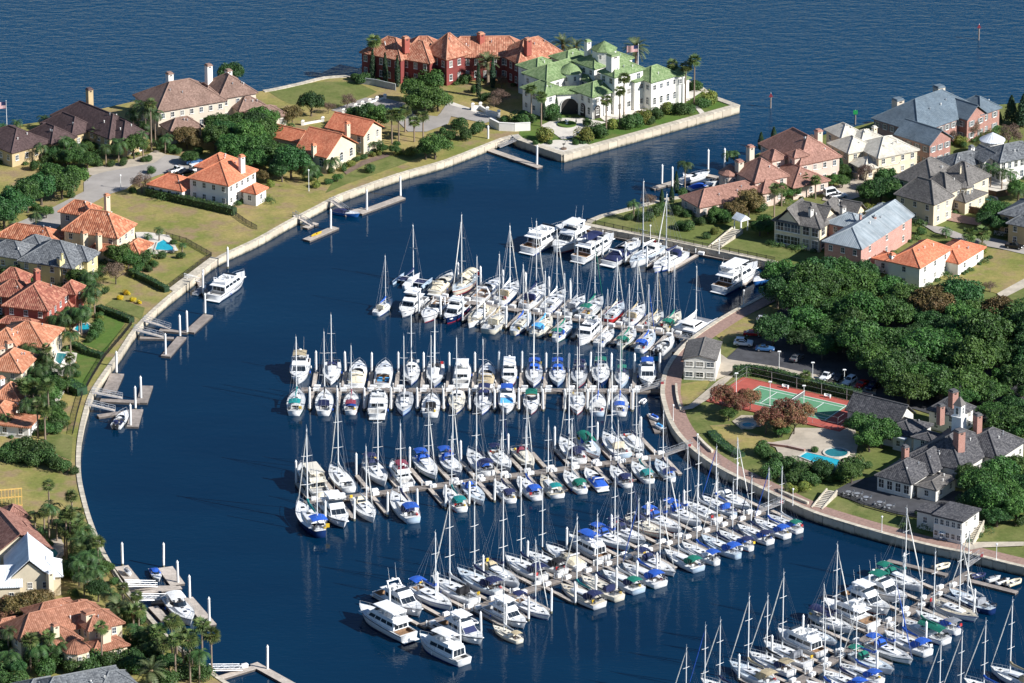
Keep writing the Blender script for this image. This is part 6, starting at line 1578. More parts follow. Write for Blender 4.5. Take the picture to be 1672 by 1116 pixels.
def plant(kind, label, loc, r, h=None, group=None):
    TN[0] += 1; v = TN[0] % 7; nm, _, cat = TDESC[kind]; rz = random.uniform(0, 6.28)
    if kind in ('oak', 'oliv', 'red', 'bare'):
        nat = 5.6 if kind in ('oak', 'oliv') else 4.7
        root = thing(nm, label, cat, loc, rz, group, r / nat)
        put('trunk', cached(('trunk', kind, v % 3), lambda: trunk_mesh(v, 4.2 if kind in ('oak', 'oliv') else 3.4, .34 if kind == 'oak' else .2, 6, 3.0)), M_BARK, root)
        put('crown', crown(kind, v), (LEAF[kind] if kind != 'oak' else LEAF[random.choice(('oak', 'oak', 'oakl', 'oakd'))]), root, scale=(1, 1, random.uniform(.85, 1.25)))
    elif kind in ('bush', 'ybush', 'flower'):
        o = put(nm, crown(kind, v % 4), LEAF[kind], None, loc, rz, (r, r, r * random.uniform(.85, 1.05))); tag(o, label, cat, group); root = o
    elif kind == 'cyp':
        root = thing(nm, label, cat, loc, rz, group, (r, r, (h or 8) / 8)); put('trunk', cached('cyp_trunk', lambda: MB().tube((0, 0, -.2), (0, 0, 5), .14, .05, 6)), M_BARK, root); put('crown', crown('cyp', v % 3), LEAF['cyp'], root)
    elif kind == 'pine':
        root = thing(nm, label, cat, loc, rz, group, (h or 10) / 10); put('trunk', cached('pine_trunk', lambda: MB().tube((0, 0, -.2), (0, 0, 9), .22, .05, 7)), M_BARK, root); put('crown', crown('pine', v % 3), LEAF['pine'], root)
    else:
        root = thing(nm, label, cat, loc, rz, group); h = h or 7; lean = random.uniform(-.05, .05)
        rt = {'fan': .19, 'queen': .17, 'date': .36}[kind]
        def tm():
            m = MB(); k = 6
            for i in range(k): m.tube((0, 0, i / k - .02), (0, 0, (i + 1) / k), 1.25 - .35 * i / k, 1.15 - .35 * i / k, 8)
            return m
        put('trunk', cached('palm_trunk', tm), M_PALMT, root, scale=(rt, rt, h))
        sc = (r or 1)
        if kind == 'fan':
            put('dead_frond_skirt', cached('skirt', lambda: MB().tube((0, 0, -1.5), (0, 0, -.1), .22, .55, 9)), M_SKIRT, root, (0, 0, h), scale=sc * random.uniform(.7, 1.1))
            put('crown', crown('fan', v % 4), LEAF['fan'], root, (0, 0, h), scale=sc)
        elif kind == 'queen': put('crown', crown('queen', v % 4), LEAF['queen'], root, (0, 0, h), scale=sc)
        else:
            rnd = random.Random(TN[0])
            for i in range(44):
                e = rnd.choice((-.25, .15, .5, .85, 1.15, 1.4)) + rnd.uniform(-.12, .12)
                def fm():
                    m = MB(); frond(m, random.Random(int(e * 3)), 'date', 0, round(e * 3) / 3.0, 3.7); return m
                put('frond', cached(('date_frond', round(e * 3)), fm), LEAF['date'], root, (0, 0, h), 2.399 * i, sc)
            put('crown_shaft', cached('date_boss', lambda: MB().blob((0, 0, -.2), .55, .55, .7)), M_SKIRT, root, (0, 0, h), scale=sc)
    return root
def planting(phrase, Z, **kinds):
    for kind, lst in kinds.items():
        lst = sorted(lst, key=lambda q: q[0]); nm, desc, cat = TDESC[kind]
        for i, q in enumerate(lst):
            lab = ('%s, %s from left, %s' % (desc, nth(i), phrase)) if len(lst) > 1 else '%s %s' % (desc, phrase)
            grp = '%ss %s' % (desc, phrase)
            if kind in ('fan', 'queen', 'date', 'cyp', 'pine'):
                x, yc, yb = q[:3]; b = Z(x, yb); h = max(1.2, (yb - yc) / vscale(Z, yb))
                plant(kind, lab, b, q[3] if len(q) > 3 else 1.0, h, grp)
            else:
                x, y, r = q; hc = r * (1.02 if kind in ('oak', 'oliv', 'red', 'bare') else .6)
                c = Z(x, y, GZ + hc); plant(kind, lab, Vector((c.x, c.y, GZ)), r * (1.0 if kind not in ('bush', 'ybush', 'flower') else 1.0), None, grp)
def hedge(label, pts, w, h, group='clipped hedges', kind='bush'):
    rnd = random.Random(len(pts) * 7 + int(w * 10)); m = MB(); body = MB(); L = []
    o = pts[0]
    for a, b in zip(pts, pts[1:]):
        d = (b - a); ln = d.length; u = d.normalized(); n = Vector((-u.y, u.x, 0)); k = int(ln * (w + 2 * h) * 9)
        q = [a - n * w * .42 - u * .1, b - n * w * .42 + u * .1, b + n * w * .42 + u * .1, a + n * w * .42 - u * .1]
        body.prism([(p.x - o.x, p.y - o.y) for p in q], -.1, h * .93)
        for i in range(k):
            s = rnd.uniform(0, ln); t = rnd.uniform(-h, w + h)
            if t < 0: p, nv = (-w / 2, h + t), -n
            elif t > w: p, nv = (w / 2, h - (t - w)), n
            else: p, nv = (t - w / 2, h), Vector((0, 0, 1))
            c = a + u * s + n * (p[0] + rnd.uniform(-.1, .1)) + Vector((0, 0, p[1] + rnd.uniform(-.12, .1))) - o
            c.z = max(0.02, c.z); L.append((c, tuple(nv)))
    leaves(m, L, .2, rnd, .2)
    root = thing('hedge', label, 'hedge', o, 0, group)
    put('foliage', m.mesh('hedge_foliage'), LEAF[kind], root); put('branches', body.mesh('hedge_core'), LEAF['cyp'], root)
    return root
# ---- plantings
planting('around the dark brown villa', ZA, oak=[(480, 690, 3.6), (565, 700, 3.6), (415, 690, 3), (870, 630, 3.8), (760, 620, 2.6), (350, 660, 2.6)], queen=[(290, 452, 520, .9), (110, 480, 545, .8), (15, 505, 560, .8), (270, 640, 745), (690, 640, 765, .9), (930, 560, 700, .9)], date=[(645, 555, 650, .75)],
         bush=[(720, 745, 1.4), (800, 735, 1.6), (960, 710, 1.5), (930, 715, 1.3), (640, 740, 1.6), (560, 620, 2.2), (230, 760, 2), (300, 720, 2.2)])
planting('beside the street corner by the dry lawn', ZA, oak=[(400, 860, 5), (475, 815, 4.6), (265, 890, 5.2), (90, 970, 5.4), (175, 955, 4.6), (25, 1040, 5), (330, 800, 4), (300, 1050, 2.2)], bare=[(920, 850, 3.8)], bush=[(990, 790, 1.6), (455, 945, 1.6), (860, 915, 1.4), (235, 1030, 1.6)],
         queen=[(235, 1080, 1190, .9), (80, 1110, 1180, .8)])
planting('around the cream villa with tan roof', ZA, oak=[(1420, 470, 5), (1540, 460, 4.8), (1400, 555, 4.6), (1500, 610, 5.2), (1620, 555, 5.2), (1650, 470, 4.6), (1580, 650, 4.2), (1230, 690, 2.6), (1500, 150, 4.4), (1690, 640, 5), (1450, 520, 4.4)], oliv=[(1215, 545, 4.4), (1270, 600, 2.8)], fan=[(985, 360, 660, 1.3)],
         queen=[(905, 370, 600, 1.25), (950, 400, 640, 1.25), (1010, 420, 620, 1.1), (870, 410, 600, 1.1), (945, 490, 640, 1.0), (1075, 580, 680, 1.0)], bush=[(1105, 650, 1.8), (1040, 640, 1.5), (1160, 660, 1.5), (1290, 660, 1.6)])
planting('around the orange gabled villa', ZB, oak=[(430, 505, 4), (110, 590, 4.6), (45, 640, 4.2), (80, 770, 5.2), (200, 815, 5), (300, 890, 5), (340, 830, 4), (130, 690, 4.6), (55, 860, 4.6), (240, 930, 4), (790, 590, 4.6), (865, 620, 4.2), (720, 590, 3.6), (1235, 770, 4.6), (1175, 805, 3.2)], oliv=[(305, 575, 3.4), (130, 970, 2.6)],
         bare=[(665, 480, 3), (540, 530, 2.2)], fan=[(1000, 585, 775, 1.5), (955, 590, 780, 1.3), (1100, 635, 765, 1.2), (1158, 595, 745, 1.25), (1040, 560, 700, 1.3)], queen=[(685, 800, 880, .55), (805, 775, 835, .5), (845, 770, 828, .5), (880, 765, 815, .5), (350, 740, 800, .6)],
         bush=[(1390, 640, 2.7), (1420, 715, 2.6), (1510, 670, 2.6), (1325, 718, 2.1), (725, 875, 1.2), (775, 862, 1.2), (805, 935, 1.9), (460, 960, 1.3), (560, 950, 1.2), (540, 1020, 1.4), (640, 940, 1.1), (910, 800, 1.2), (1290, 690, 1.6), (490, 870, 1.4)], ybush=[(1080, 825, 2), (1000, 825, 1.7), (690, 905, 1.4), (460, 1040, 1.5), (830, 845, 1), (870, 838, 1), (170, 1040, 1.5)])
planting('at the red mansion', ZB, oak=[(1170, 450, 6), (1085, 420, 4), (1255, 470, 4.2), (1120, 500, 3.6)], cyp=[(830, 170, 358, 1.5), (912, 188, 385, 1.35), (991, 205, 405, 1.35), (1011, 185, 330, 1.2), (1143, 150, 310, 1.3), (1517, 255, 470, 1.3), (1611, 215, 412, 1.35), (1804, 180, 320, 1.2), (1884, 160, 250, 1.1)], fan=[(838, 110, 345, 1.5)], date=[(1580, 255, 388, 1.05)],
         bush=[(1220, 345, 4.2), (1170, 360, 3), (1430, 350, 2.2), (1380, 350, 1.8), (770, 350, 2.4), (720, 340, 1.8), (1040, 350, 1.8), (1500, 420, 1.8), (1560, 470, 2)], bare=[(1650, 440, 3.4), (1620, 480, 2.6)], red=[(1665, 370, 2.4)], ybush=[(1740, 330, 1.5)])
planting('around the white palace', ZC, date=[(475, 140, 225, 1.1), (560, 150, 218, .85), (950, 165, 255, 1.15)], fan=[(268, 425, 645, 1.2), (333, 470, 665, 1.2), (870, 355, 620, 1.2), (843, 435, 650, 1.15), (755, 495, 690, 1.2), (1183, 262, 500, 1.2), (1270, 278, 520, 1.3), (1327, 238, 520, 1.3)],
         bush=[(660, 690, 2.4), (700, 690, 3.1), (200, 605, 3.1), (240, 610, 2.6), (890, 632, 3.0), (940, 622, 2.8), (1040, 622, 1.8), (1075, 575, 2.5), (1180, 545, 2.4), (1240, 548, 2.8), (1290, 545, 2.4), (1385, 510, 2.4), (1350, 400, 2.2), (1225, 478, 1.4), (390, 560, 3.1), (440, 520, 2.4), (400, 500, 2.6), (420, 600, 1.9), (390, 765, 1.1), (300, 770, 1.1), (560, 770, 1.1), (1320, 390, 1.9), (100, 610, 1.8), (640, 640, 1.7)],
         ybush=[(345, 715, 3.1), (615, 722, 3.0), (800, 645, 2.4), (985, 605, 2.9), (1150, 540, 2.5), (1420, 480, 3.0)], cyp=[(350, 490, 620, 1.1), (430, 465, 590, 1.1), (455, 460, 580, 1.0), (560, 620, 640, .3), (490, 625, 642, .3)])
planting('around the salmon-roofed mansion', ZD, fan=[(990, 870, 1090, 1.15), (1048, 860, 1005, 1.1), (1222, 775, 905, 1.1), (1316, 800, 945, 1.1)], queen=[(283, 670, 860, 1.05), (620, 590, 650, .8), (670, 585, 640, .8)], cyp=[(885, 420, 555, 1.5), (987, 378, 505, 1.5), (215, 730, 900, 1.2), (178, 850, 975, 1.2), (100, 870, 985, 1.1), (1500, 595, 765, 2.4)],
         oliv=[(790, 965, 4.4), (680, 1020, 3)], oak=[(530, 1060, 2.4), (600, 1070, 2.4), (1150, 880, 2.2), (1070, 900, 2.4), (1530, 800, 2.2)], bush=[(260, 892, 1.8), (1195, 890, 1.5), (430, 1050, 1.4), (300, 1060, 1.6), (240, 1040, 1.8), (560, 860, 1.6)], bare=[(1270, 450, 2.2)])
planting('in the garden above the yacht quay', Z2, queen=[(735, 90, 195, .9)], bush=[(820, 170, 2.3), (872, 140, 2.3), (905, 115, 2), (1080, 232, 2.2), (1205, 302, 1.4), (1030, 225, 1.9), (1165, 200, 1.8), (1245, 190, 1.9), (1330, 185, 2.3), (1560, 115, 2.4), (760, 165, 1.8), (700, 175, 1.5), (1620, 230, 2.2), (1590, 190, 2.2)], ybush=[(1265, 268, 1.6), (850, 185, 1.3)],
         oliv=[(1400, 130, 3), (1480, 90, 3.2)], bare=[(830, 60, 2.4)])
planting('between the cream and taupe houses', ZE, oak=[(525, 890, 5), (605, 920, 4.2), (440, 930, 3.8), (560, 830, 3.8)], bare=[(410, 755, 3.6), (1250, 435, 3.2), (1540, 460, 4.6), (1095, 470, 2.8), (880, 690, 2)], pine=[(1555, 180, 400), (1650, 170, 420), (1465, 305, 400, 1)], ybush=[(1165, 530, 2.2), (1310, 482, 1.5)], queen=[(1392, 745, 905, 1), (1482, 775, 925, 1), (1552, 790, 900, .9), (1612, 940, 1060, .9), (1655, 900, 1000, 1)],
         cyp=[(182, 625, 810, 2.4), (612, 720, 810, 1.2)], bush=[(1420, 430, 1.8), (1180, 560, 1.5), (1250, 490, 1.6), (1640, 380, 2), (250, 800, 1.6), (200, 830, 1.5)])
planting('around the silver-roofed brick house', ZF, ybush=[(702, 160, 2.4), (712, 425, 2), (1382, 405, 2)], fan=[(1390, 295, 370, 1.5), (1310, 305, 385, 1.4)], queen=[(1170, 285, 330, .8)], oak=[(1470, 150, 4.4), (1500, 230, 3.6), (1420, 200, 3.4), (1610, 30, 3.4), (90, 240, 3), (40, 250, 3)], bush=[(1085, 192, 1.3), (1350, 430, 1.6), (1020, 290, 1.6), (600, 470, 2), (670, 450, 2)], bare=[(1440, 605, 2.4)])
planting('around the tennis court', ZK, red=[(560, 425, 3.9), (655, 455, 3.4), (770, 430, 3), (700, 425, 3), (950, 560, 4.2), (1045, 525, 4.2), (1190, 525, 3), (1100, 590, 3.6), (885, 590, 3.4), (985, 630, 3)], oak=[(605, 520, 2.4), (1010, 650, 2.2)], fan=[(1183, 250, 350, 1.1)], bush=[(850, 805, 2.6), (900, 840, 2), (1080, 560, 1.2), (1250, 810, 1.2)])
planting('in front of the blue swimming pool', ZK, bush=[(930, 960, 3.2), (1050, 920, 3), (1170, 955, 3.2), (1300, 945, 3), (1530, 935, 3.6), (1090, 1010, 2.8), (1210, 1030, 2.8), (980, 880, 2.4), (1480, 1000, 2.8), (1340, 1010, 2.4)], ybush=[(1180, 1090, 2), (1080, 1110, 1.8)])
planting('in front of the club house', ZL, oak=[(285, 330, 4.4), (410, 370, 4.8), (335, 420, 3.8), (55, 615, 2.8), (225, 620, 3.6), (1000, 690, 4.8), (1130, 625, 4.8), (1065, 790, 5), (1185, 750, 5), (1240, 600, 4.6), (930, 650, 3.6), (965, 800, 4), (1225, 860, 4), (1110, 870, 4), (1290, 720, 5)], bush=[(640, 880, 1.6), (320, 590, 1.4), (1250, 930, 2)])
planting('by the blue pool of the clay-tiled villa', ZG, oak=[(780, 735, 4), (835, 765, 3.2), (735, 730, 2.6)], bush=[(920, 775, 2.6), (955, 735, 2.2), (900, 820, 2), (1050, 740, 1.6), (1180, 745, 1.4), (1130, 660, 1.3), (1010, 800, 1.4), (960, 830, 1.4)], bare=[(750, 840, 3.8)], queen=[(1035, 580, 655, .65), (1185, 675, 740, .6), (960, 620, 690, .6)], ybush=[(920, 880, .8), (980, 790, 1.4), (870, 880, .8)], flower=[(815, 985, 1), (780, 1018, 1), (865, 1030, 1), (905, 1050, .8), (835, 992, .8)])
planting('around the grey-roofed yellow villa', ZG, oak=[(80, 850, 2.8), (145, 835, 2.8), (500, 890, 3), (555, 915, 3)], bush=[(180, 900, 1.8), (470, 900, 1.6), (650, 860, 1.4)])
planting('around the dark red villa', ZH, queen=[(575, 190, 355, 1.15), (482, 330, 465, 1.1), (430, 470, 590, 1.1), (395, 360, 480, 1.1), (330, 375, 470, 1), (425, 330, 450, 1), (540, 230, 350, 1), (520, 330, 420, .9)], bush=[(595, 440, 2.3), (560, 470, 1.8), (600, 400, 1.6), (520, 180, 2.4), (480, 200, 2), (540, 500, 1.2), (640, 200, 1.4), (600, 350, 1.3)], ybush=[(555, 320, 1), (610, 375, 1.1)])
planting('around the coral-roofed villas', ZH, oak=[(245, 640, 3.4), (190, 650, 3.2), (335, 760, 3.6), (290, 740, 3), (220, 590, 3), (165, 700, 3), (230, 760, 3), (310, 830, 2.8)], fan=[(150, 770, 960, 1.2), (205, 790, 985, 1.2), (245, 800, 960, 1.1), (275, 930, 1110, 1.2), (232, 900, 1100, 1.1)], queen=[(285, 600, 740, .9), (175, 740, 860, .9), (40, 970, 1060, .95), (90, 760, 850, .8)], bush=[(290, 870, 2.4), (350, 1010, 2.6), (385, 975, 1.8), (460, 660, 1.3), (465, 710, 1.2), (330, 900, 1.8), (380, 900, 1.6), (120, 930, 1.6), (290, 1010, 2), (430, 690, 1.2)], ybush=[(390, 800, 1), (135, 965, 1.2)])
planting('between the white columned villa and the brown lawn', ZI, bush=[(200, 215, 3.4), (130, 210, 3), (280, 245, 3.2), (335, 290, 3), (400, 325, 2.8), (450, 350, 2.2), (522, 383, 1.5), (230, 300, 2.8), (160, 280, 2.8), (325, 215, 2.6), (60, 225, 2.4), (90, 290, 2.2), (30, 260, 2.2), (380, 80, 2.2), (340, 60, 2)], ybush=[(470, 40, 1.2)])
planting('beside the russet-roofed villa', ZI, queen=[(250, 680, 860, .8), (345, 640, 860, .9), (300, 790, 880, .7), (400, 740, 880, .6)], fan=[(470, 690, 990, 1.15), (498, 670, 990, 1.2), (547, 715, 930, 1.2), (455, 790, 980, 1.1), (500, 820, 990, 1.1)], bush=[(560, 960, 3.4), (625, 1000, 3.8), (530, 1040, 3.4), (655, 1080, 3.4), (470, 1060, 3), (560, 1100, 3), (280, 880, 1.2), (350, 890, 1.2), (300, 990, 1)], ybush=[(420, 755, .9)])
planting('in the bottom left gardens', ZJ, queen=[(500, 160, 320, 1.15), (450, 200, 340, 1.1), (545, 250, 380, 1.15), (480, 280, 400, 1.1), (290, 640, 780, 1.3), (220, 690, 830, 1.2), (330, 680, 800, 1.1), (1135, 720, 890, 1.1)], oliv=[(100, 440, 4.2), (200, 425, 4.2), (245, 400, 2.8)], red=[(30, 440, 3.2), (60, 500, 3)], date=[(672, 465, 570, .95), (862, 820, 930, 1.05)],
         fan=[(900, 600, 760, 1.4), (980, 530, 745, 1.4), (1040, 620, 800, 1.4), (1150, 550, 710, 1.35), (1205, 610, 835, 1.4), (1082, 640, 890, 1.4), (1000, 640, 890, 1.3), (760, 480, 600, 1.3), (790, 470, 580, 1.3), (850, 600, 740, 1.3), (930, 660, 800, 1.3)],
         bush=[(770, 520, 3), (800, 640, 3.2), (880, 690, 3.2), (620, 760, 3.2), (560, 740, 3), (700, 760, 3.2), (480, 760, 3), (180, 740, 3), (40, 800, 3), (1100, 740, 2.6), (1165, 820, 3), (840, 720, 3), (330, 760, 2.8), (520, 820, 2.8), (760, 790, 3), (950, 860, 3), (650, 310, 1.4), (690, 640, 1.6), (100, 860, 3), (250, 800, 3), (420, 790, 2.6), (1050, 830, 2.8), (420, 380, 1.4), (20, 870, 2.8)])
# shrubs along the foot of the house walls, kept off paving
def inside(p, poly):
    c = False; j = len(poly) - 1
    for i in range(len(poly)):
        if (poly[i].y > p.y) != (poly[j].y > p.y) and p.x < (poly[j].x - poly[i].x) * (p.y - poly[i].y) / (poly[j].y - poly[i].y) + poly[i].x: c = not c
        j = i
    return c
rs = random.Random(11); byh = {}
for (c, bw, bd, th, lab) in HB:
    if 'palace' in lab or 'club' in lab or 'office' in lab or 'gazebo' in lab: continue
    for side, L in (('f', bw), ('l', bd)):
        s = -L / 2
        while s < L / 2:
            s += rs.uniform(1.2, 3.2); r = rs.choice((.6, .8, .9, 1.1, 1.4, 1.8))
            if rs.random() < .35: continue
            lp = Vector((s, -bd / 2 - r * .9, 0)) if side == 'f' else Vector((-bw / 2 - r * .9, s, 0))
            p = Vector((c.x + lp.x * math.cos(th) - lp.y * math.sin(th), c.y + lp.x * math.sin(th) + lp.y * math.cos(th), GZ))
            if any(inside(p, q) for q in PAVED) or any(abs((p - h[0]).x * math.cos(h[3]) + (p - h[0]).y * math.sin(h[3])) < h[1] / 2 + .2 and abs(-(p - h[0]).x * math.sin(h[3]) + (p - h[0]).y * math.cos(h[3])) < h[2] / 2 + .2 for h in HB): continue
            byh.setdefault(lab, []).append((p, r))
m = MB()
for lab, lst in byh.items():
    for (p, r) in lst:
        pts = []
        for j in range(230):
            z = rs.uniform(-.2, 1); t = rs.uniform(0, 6.28); q = math.sqrt(1 - z * z); k = r * rs.uniform(.75, 1.08) * (1 + .18 * math.sin(3 * t + r * 9))
            nv = Vector((q * math.cos(t), q * math.sin(t), z)); pts.append((p + Vector((nv.x * k, nv.y * k, max(.05, r * .35 + nv.z * k * .75))), nv))
        leaves(m, pts, .15, rs)
o = put('foundation_planting', m.mesh('foundation_planting'), LEAF['bush']); tag(o, 'low mixed shrubs growing along the foot of the house walls', 'shrubs', kind='stuff')
def fill(phrase, Z, poly, specs, seed):
    """more of the same planting inside an outline, clear of walls and paving"""
    r_ = random.Random(seed); pg = zz(Z, poly); got_ = []
    xs = [p.x for p in pg]; ys = [p.y for p in pg]
    for kind, n, a, b in specs:
        lst = []
        for t in range(n * 25):
            if len(lst) >= n: break
            p = Vector((r_.uniform(min(xs), max(xs)), r_.uniform(min(ys), max(ys)), GZ)); r = r_.uniform(a, b)
            if not inside(p, pg) or any(inside(p, q) for q in PAVED) or any((p - q).length < 1.6 for q in got_): continue
            if any(abs((p - h[0]).x * math.cos(h[3]) + (p - h[0]).y * math.sin(h[3])) < h[1] / 2 + .5 and abs(-(p - h[0]).x * math.sin(h[3]) + (p - h[0]).y * math.cos(h[3])) < h[2] / 2 + .5 for h in HB): continue
            lst.append((p, r)); got_.append(p)
        lst.sort(key=lambda q: q[0].x)
        for i, (p, r) in enumerate(lst):
            nm, desc, cat = TDESC[kind]; pal = kind in ('fan', 'queen')
            plant(kind, '%s, %s from left, %s' % (desc, nth(i), phrase), p, r_.uniform(.9, 1.3) if pal else r, r if pal else None, '%ss %s' % (desc, phrase))
fill('scattered between the red and coral villas', ZH, [(330, 300), (560, 200), (600, 330), (540, 520), (420, 560), (330, 480)], [('queen', 6, 4, 7), ('oak', 4, 1.8, 2.6)], 1)
fill('scattered among the coral villas and their pools', ZH, [(150, 560), (330, 640), (450, 760), (400, 900), (330, 1100), (60, 1100), (120, 800)], [('queen', 7, 4, 7), ('fan', 5, 6, 10), ('oak', 7, 1.8, 3)], 2)
fill('scattered behind the russet-roofed villa', ZI, [(200, 700), (560, 700), (680, 1000), (760, 1110), (440, 1110), (300, 860)], [('fan', 6, 6, 10), ('queen', 5, 4, 6), ('oak', 5, 1.8, 2.8)], 3)
fill('scattered in the gardens at the bottom left corner', ZJ, [(380, 160), (560, 140), (720, 420), (1150, 800), (1240, 880), (420, 880), (0, 880), (0, 720), (400, 740), (700, 640)], [('fan', 9, 6, 10), ('queen', 9, 4, 7), ('oak', 9, 2, 3.2)], 4)
fill('scattered along the dark brown villa front', ZA, [(200, 640), (900, 640), (930, 740), (560, 790), (300, 760)], [('queen', 4, 4, 6), ('oak', 4, 2, 3)], 5)
fill('scattered in the garden of the orange gabled villa', ZB, [(380, 900), (640, 940), (930, 800), (1130, 800), (900, 900), (560, 1060), (400, 1080)], [('oak', 5, 1.3, 2), ('queen', 4, 2, 3.5)], 6)
fill('scattered between the right bank houses', ZE, [(100, 700), (500, 780), (760, 760), (640, 1000), (300, 1050), (60, 860)], [('oak', 5, 1.8, 2.8)], 7)
# the oak wood behind the car park: crowns set out at random inside its outline
WOOD = [(1266, 440), (1320, 424), (1362, 432), (1420, 432), (1458, 457), (1490, 476), (1530, 484), (1566, 472), (1606, 497), (1690, 507), (1690, 705), (1640, 682), (1590, 652), (1545, 640), (1490, 636), (1462, 630), (1440, 596), (1390, 576), (1340, 560), (1270, 545), (1262, 534), (1300, 492), (1262, 470)]
wpts = [P(x, y, GZ + 5.2) for x, y in WOOD]
rw = random.Random(5); got = []
x0, x1 = min(p.x for p in wpts), max(p.x for p in wpts); y0, y1 = min(p.y for p in wpts), max(p.y for p in wpts)
for tries in range(9000):
    p = Vector((rw.uniform(x0, x1), rw.uniform(y0, y1), GZ))
    if inside(p, wpts) and all((p - q).length > 5.7 for q in got): got.append(p)
for p in got:
    brown = (p - P(1610, 505, GZ)).length < 20
    k = 'oliv' if brown and rw.random() < .6 else 'oak'
    plant(k, ('dark green oak crowded in the wood behind the car park' if k == 'oak' else 'bronze-tinged oak at the right side of the wood behind the car park'), p, rw.choice((3.6, 4.4, 5.2, 5.8, 6.6)), None, 'oaks of the wood behind the car park' if k == 'oak' else 'bronze oaks of the wood')
print('wood', len(got))
# hedges
hedge('long clipped hedge along the dry lawn beside the white orange-roofed house', zz(ZA, [(960, 950), (1080, 975), (1220, 1010), (1380, 1045), (1525, 1080)]), 2.2, 2.0)
hedge('tall clipped hedge on bare stems between tennis court and parked cars', zz(ZK, [(640, 255), (780, 245), (900, 265), (1000, 285), (1150, 335), (1320, 375), (1480, 410), (1600, 440)]), 2.0, 2.6)
hedge('clipped hedge running down to the seawall beside the bare brown tree', zz(ZG, [(850, 870), (960, 920), (1085, 985)]), 1.8, 1.5)
hedge('clipped hedge between the two green lawns, farther one, left shore', zz(ZH, [(595, 325), (700, 360), (800, 400)]), 2.0, 1.5)
hedge('clipped hedge between the two green lawns, nearer one, left shore', zz(ZH, [(450, 545), (530, 590), (620, 615)]), 1.8, 1.4)
hedge('deep block of clipped hedge below the walled pool on the left shore', zz(ZH, [(395, 780), (440, 805), (500, 840)]), 3.4, 2.0)
hedge('clipped hedge in the garden of the house with cream roof, by the drive', zz(ZB, [(1330, 740), (1430, 700), (1540, 690)]), 2.2, 1.8) if False else None
hedge('low hedge along the palace garden wall', zz(ZC, [(150, 640), (230, 650), (265, 640)]), 1.6, 1.8)
hedge('low hedge beside the lower palace terrace', zz(ZC, [(545, 760), (600, 780), (650, 770)]), 1.2, .9)
hedge('low planted bank below the brick promenade terrace', zz(ZK, [(470, 690), (540, 770), (620, 830), (700, 870)]), 2.6, .9)
# ------------------------------------------------------------------ private docks on both shores
def pdock(label, legs, piles_, gw=None, group='private docks', dark=True, tops=None):
    """legs: (Z, x0, y0, x1, y1, width); piles_: (Z, x, y); gw: (Z, x0, y0, x1, y1)"""
    Z, x0, y0, x1, y1, w = legs[0]
    a = Z(x0, y0, DOCKZ)
    root = thing('private_dock', label, 'dock', (a.x, a.y, 0), 0, group)
    for i, (Z, x0, y0, x1, y1, w) in enumerate(legs): slab(root, 'deck', Z(x0, y0, DOCKZ), Z(x1, y1, DOCKZ), w, M_WOODG if dark else M_FING, DOCKZ + .012 * i)
    for i, (Z, x, y) in enumerate(piles_):
        pile('white mooring pile, %s of the %s' % (nth(i), label.split(',')[0]), Z(x, y, 0), random.uniform(5.3, 5.8), .28)
    if gw:
        Z, x0, y0, x1, y1 = gw
        gangway('aluminium gangway to the ' + label.split(',')[0], Z(x0, y0, GZ + .2), Z(x1, y1, DOCKZ), GZ + .25, DOCKZ + .1, 1.2)
pdock('white dock below the palace, farthest private dock', [(ZC, 0, 815, 325, 928, 2.2)], [(ZC, 305, 922), (Z0, 797, 238)], (ZC, 185, 745, 60, 800), dark=False)
pdock('jetty with the blue boat on the left shore', [(Z0, 560, 350, 594, 341, 2.2), (Z0, 586, 348, 657, 322, 2.4)], [(Z0, 599, 346), (Z0, 654, 323)], (Z0, 541, 328, 566, 346), dark=False)
pdock('jetty with the yellow kayak on the left shore', [(Z0, 498, 372, 516, 364, 1.8), (Z0, 500, 392, 548, 371, 2.4)], [(Z0, 540, 376)], (Z0, 480, 352, 508, 368), dark=False)
pdock('float behind the white yacht on the left shore', [(ZG, 1245, 905, 1300, 915, 1.6), (ZG, 1290, 905, 1350, 1010, 1.6)], [(ZG, 1480, 830), (ZG, 1320, 1005)], (ZG, 1205, 895, 1290, 915))
pdock('dark jetty pointing to upper right on the left shore', [(ZH, 970, 440, 1140, 455, 1.6), (ZH, 1150, 455, 1265, 350, 2.6)], [(ZH, 1232, 215), (ZH, 1246, 352), (ZH, 1137, 466)], (ZH, 872, 385, 1035, 435))
pdock('dark jetty pointing to lower left on the left shore', [(ZH, 850, 488, 1055, 492, 1.4), (ZH, 1105, 485, 1005, 602, 2.4)], [(ZH, 1094, 490), (ZH, 1006, 603)], (ZH, 815, 440, 990, 488))
pdock('dark platform dock with three piles on the left shore', [(ZH, 712, 708, 660, 825, 3.4), (ZH, 610, 868, 850, 880, 1.8), (ZH, 895, 782, 860, 885, 2.8)], [(ZH, 708, 712), (ZH, 857, 868), (ZH, 823, 928)], (ZH, 560, 822, 745, 858))
pdock('dark jetty holding the twin-engined boat', [(ZH, 595, 965, 800, 935, 1.8), (ZH, 835, 925, 805, 1030, 2.8)], [(ZH, 794, 1033)], (ZH, 535, 895, 700, 935))
pdock('dock with the blue-covered boat at lower left', [(ZJ, 690, 225, 765, 320, 3.2), (ZJ, 720, 350, 1000, 345, 1.8), (ZJ, 770, 382, 1030, 345, 1.6), (ZJ, 940, 232, 1010, 330, 3.4)], [(ZJ, 697, 222), (ZJ, 930, 232), (ZJ, 1013, 330)], (ZJ, 715, 335, 890, 340), dark=False)
